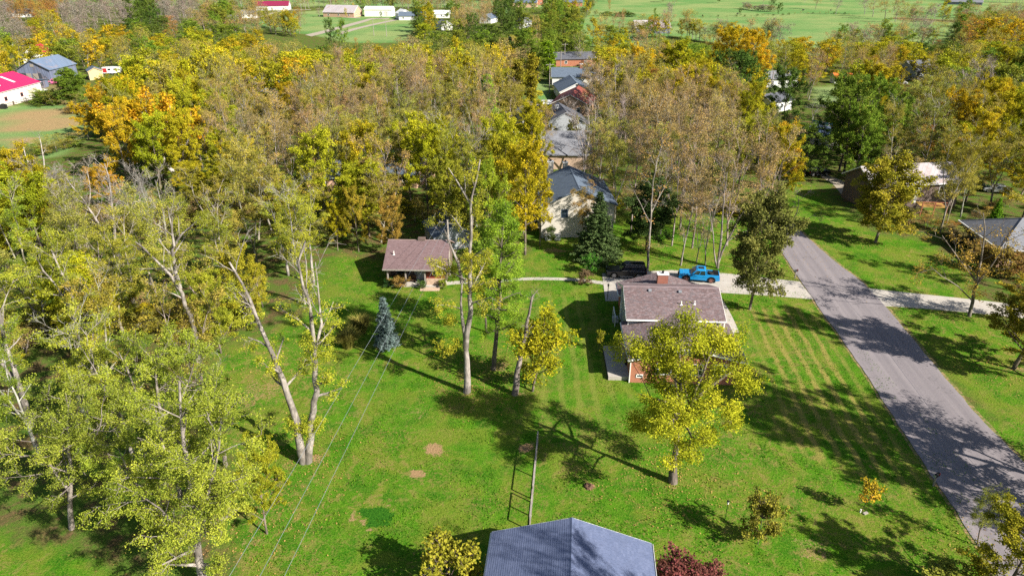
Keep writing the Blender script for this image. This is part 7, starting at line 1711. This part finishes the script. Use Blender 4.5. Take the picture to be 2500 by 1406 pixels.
# ---- hedgerow and field trees one can tell apart
HT = [(1990, 24, 13, 'R', 30, 'lone round brown-green tree on the right pasture'), (2040, 36, 14, 'N', 34, 'grey bare tree left of the dark pasture hedge'), (2130, 42, 14, 'B', 44, 'left end tree of the dark pasture hedge'), (2160, 48, 14, 'R', 44, 'rusty tree in the dark pasture hedge'), (2185, 55, 13, 'B', 42, 'brown tree midway in the pasture hedge'),
      (2110, 36, 13, 'N', 40, 'purplish bare tree at the head of the pasture hedge'), (2200, 66, 12, 'T', 40, 'olive tree near the foot of the pasture hedge'), (2180, 32, 12, 'T', 34, 'green-tan tree behind the pasture hedge'), (2215, 74, 11, 'B', 38, 'brown bush-like tree at the foot of the pasture hedge'),
      (2225, 38, 9, 'B', 30, 'small tan tree right of the pasture hedge'), (2260, 42, 8, 'T', 36, 'low olive tree in the upper right hedgerow'), (2300, 56, 13, 'Y', 30, 'yellow-green tree standing proud in the upper right hedgerow'), (2340, 44, 9, 'G', 40, 'green tree in the upper right hedgerow'), (2380, 50, 9, 'B', 44, 'brown tree in the upper right hedgerow'),
      (2280, 44, 8, 'N', 34, 'grey bare tree in the upper right hedgerow'), (2360, 40, 10, 'G', 34, 'second green tree behind the upper right hedgerow'), (2415, 54, 10, 'B', 40, 'last brown tree of the upper right hedgerow'), (1632, 62, 11, 'N', 22, 'grey tree by the track above the field barn'), (1640, 50, 10, 'N', 26, 'grey round tree at the turn of the field track'), (1618, 56, 7, 'N', 16, 'small grey tree left of the field track turn'),
      (1598, 46, 6, 'G', 10, 'small dark tree left of the field track'), (1518, 66, 9, 'R', 16, 'rusty upright tree in the small green field'), (1497, 68, 6, 'B', 18, 'brown bushy tree left of the rusty upright tree'), (1488, 32, 8, 'R', 14, 'lone brown tree on the upper small field'), (1646, 14, 9, 'B', 22, 'brown lone tree high on the right pasture'), (1618, 6, 7, 'D', 26, 'dark bush clump at the top edge of the pasture'),
      (1755, 8, 7, 'D', 16, 'dark tree at the top edge by the pasture crest'), (1806, 40, 5, 'D', 9, 'tiny round dark bush on the middle pasture fence'), (1863, 10, 8, 'B', 18, 'brown tree above the grey scrub'), (1884, 26, 8, 'D', 18, 'dark round tree right of the grey scrub'), (1900, 36, 7, 'D', 18, 'lower dark tree right of the grey scrub'), (1565, 62, 6, 'T', 36, 'olive rounded thicket behind the field barn'),
      (1603, 84, 9, 'G', 24, 'green tree hiding the right end of the field barn'), (1621, 88, 11, 'R', 20, 'orange-red tree beside the field barn'), (735, 66, 10, 'R', 26, 'russet round tree on the far left field'), (715, 68, 8, 'N', 24, 'grey bare tree on the far left field'), (722, 72, 9, 'O', 22, 'golden tree between the grey and russet ones on the far field'), (845, 45, 6, 'Y', 9, 'small yellow-green tree before the pale farmhouse'),
      (864, 32, 6, 'O', 9, 'bright yellow small tree right of the pale farmhouse'), (780, 42, 5, 'N', 22, 'grey low thicket left of the pale farmhouse'), (930, 46, 4, 'D', 8, 'small dark fir before the long white barn'), (945, 46, 4, 'N', 12, 'grey bush before the right end of the long white barn'), (178, 252, 8.5, 'G', 72, 'round olive-gold tree between the two barns'), (812, 128, 13, 'D', 36, 'left dark green tree at the foot of the far meadow'),
      (840, 132, 13, 'G', 32, 'right dark green tree at the foot of the far meadow'), (873, 135, 9, 'R', 16, 'crimson-brown small tree at the foot of the far meadow'), (1210, 52, 12, 'D', 30, 'left dark green tree of the pair at the far village'), (1240, 56, 13, 'D', 34, 'dark round tree beside the big slate roof of the far village'), (1345, 48, 13, 'G', 34, 'dark green tree in the far village gully'),
      (1365, 60, 11, 'G', 26, 'lower green tree in the far village gully'), (1432, 42, 12, 'Y', 24, 'yellow-green tree at the field corner of the far village'), (1410, 44, 10, 'T', 24, 'olive tree left of the field corner'), (1036, 70, 11, 'Y', 44, 'gold-green tree at the right end of the far meadow'), (1060, 80, 8, 'D', 16, 'dark narrow tree below the gold-green one of the far meadow'),
      (1120, 66, 12, 'G', 28, 'green tree with pale stem in the far village'), (1170, 60, 8, 'R', 16, 'orange-topped tree left of the dark blue roof'), (1290, 195, 15, 'G', 80, 'big dark green and gold tree above the ivy columns'), (1652, 240, 15, 'Y', 122, 'big bright yellow-green maple left of the orange pair'), (1775, 230, 18, 'O', 90, 'left tree of the big orange-topped pair'), (1835, 245, 18, 'O', 90, 'right tree of the big orange-topped pair'),
      (1805, 260, 14, 'D', 100, 'dark green tree under the orange-topped pair'), (1640, 280, 13, 'R', 120, 'rust-gold tree below the yellow-green maple'), (1560, 265, 15, 'O', 80, 'golden-brown round tree left of the yellow-green maple'), (2400, 128, 13, 'O', 90, 'broad orange tree before the upper right hedgerow'), (2455, 132, 13, 'O', 70, 'golden tree at the right edge before the hedgerow'), (2345, 135, 13, 'R', 70, 'russet tree left of the broad orange one'),
      (2325, 132, 12, 'D', 50, 'dark green tree left of the russet one'), (2430, 245, 14, 'Y', 90, 'bright yellow-green tree on the right slope'), (2470, 255, 13, 'G', 80, 'deep green tree beside the bright yellow-green one'), (2395, 235, 12, 'N', 60, 'silver-grey feathery tree on the right slope'), (2060, 425, 17, 'G', 140, 'big dark green tree above the road bend'), (2110, 400, 16, 'G', 130, 'lighter green crown right of the big dark green tree'),
      (2045, 380, 15, 'D', 110, 'darkest green tree behind the big one at the road bend'), (2120, 330, 15, 'Y', 110, 'pale green-gold tree above the dark green ones'), (2105, 440, 8, 'G', 70, 'small green tree beside the deck house drive'), (20, 138, 10, 'G', 60, 'green tree behind the crimson-roofed barn'), (1905, 345, 15, 'D', 100, 'dark gold tree left of the road bend thicket')]
for (u, v, H, code, wp, lab) in HT:
    p = at(u, v); zc = p[1] * cp + CAM_H * sp; W = wp * zc / F_PX
    key = 'M' if lab.startswith('round olive-gold tree between') else TYPE[code]
    if p[1] > 280: key = 'fB' if key in 'BNT' else 'fY'
    col = jit(LEAFCOL[code][0], fw, 0.1); var = int(fw.integers(len(BASE_MESH[key])))
    m_ = BASE_MESH[key][var]; H = min(H, W * 2.2) if p[1] > 280 else H
    nm = {'B': 'thin_tree', 'N': 'bare_tree'}.get(code, 'broadleaf_tree')
    place(key, var, p, W / (2 * m_[3]) * 1.05, H / m_[2], fw.uniform(0, 6.28), col, BARK[code], nm, lab, 'tree')
# low hedges and scrub on the far fields
def hedge(name, label, pts, H, R, codes, n):
    it = []
    for k in range(n):
        t = (k + 0.5) / n * (len(pts) - 1); i = int(t); f_ = t - i; p = at(*pts[i]) * (1 - f_) + at(*pts[i + 1]) * f_
        it.append((p[0] + fw.uniform(-1, 1), p[1] + fw.uniform(-2, 2), codes[fw.integers(len(codes))], H * fw.uniform(0.7, 1.3), R * fw.uniform(0.8, 1.2), -H * 0.1))
    o_ = joined(name, it, fw); tag(o_, label, 'hedge'); o_['kind'] = 'stuff'; return o_
hedge('hedge', 'dark low hedge across the small green field', [(1450, 39), (1548, 42)], 3.2, 3.0, 'DGT', 14)
hedge('scrub', 'grey scrub thicket in the right pasture', [(1815, 22), (1850, 28), (1890, 30)], 4.0, 4.5, 'NNB', 16)
hedge('hedge', 'clipped brown hedge of the upper right fields', [(2395, 57), (2500, 60)], 6, 4, 'BBT', 16)
hedge('fence_line_weeds', 'thin weedy fence line across the right pasture', [(1660, 44), (1800, 42), (1900, 39), (2000, 33), (2080, 38)], 1.3, 1.2, 'TDB', 26)
hedge('scrub', 'dry tangled scrub around the edge of the left meadow', [(0, 400), (60, 395), (130, 370), (200, 350)], 3.2, 3.0, 'TBGT', 16)
hedge('hedge', 'green bushes along the foot of the farm yard', [(90, 252), (130, 256), (200, 252)], 3.6, 3.2, 'GDT', 14)
hedge('scrub', 'brown brush heap on the left meadow', [(175, 272), (196, 276)], 2.2, 3.0, 'BRN', 6)
hedge('undergrowth', 'tangle of low shrubs under the left wood', [(10, 900), (60, 830), (150, 800), (300, 790), (430, 800), (560, 800), (640, 760)], 3.0, 2.4, 'TLBTY', 34)
hedge('undergrowth', 'low shrubs at the edge of the middle wood', [(690, 640), (780, 560), (930, 500), (1060, 560), (1180, 520), (1280, 500)], 2.6, 2.2, 'TBYR', 26)
hedge('undergrowth', 'low tan brush along the far side road', [(1480, 512), (1640, 508), (1760, 512), (1840, 530)], 2.6, 2.2, 'BTYB', 26)
hedge('undergrowth', 'low shrubs behind the lawn across the road', [(2190, 540), (2300, 560), (2350, 600), (2420, 520), (2490, 500)], 2.0, 1.8, 'BTR', 20)
hedge('undergrowth', 'leafy brush in the deep left wood', [(-40, 560), (100, 500), (250, 560), (420, 560), (560, 540), (700, 520)], 3.4, 2.8, 'TBLB', 40)
print('TRIS', STATS, 'trees', len(TREES), 'far', len(far_items))
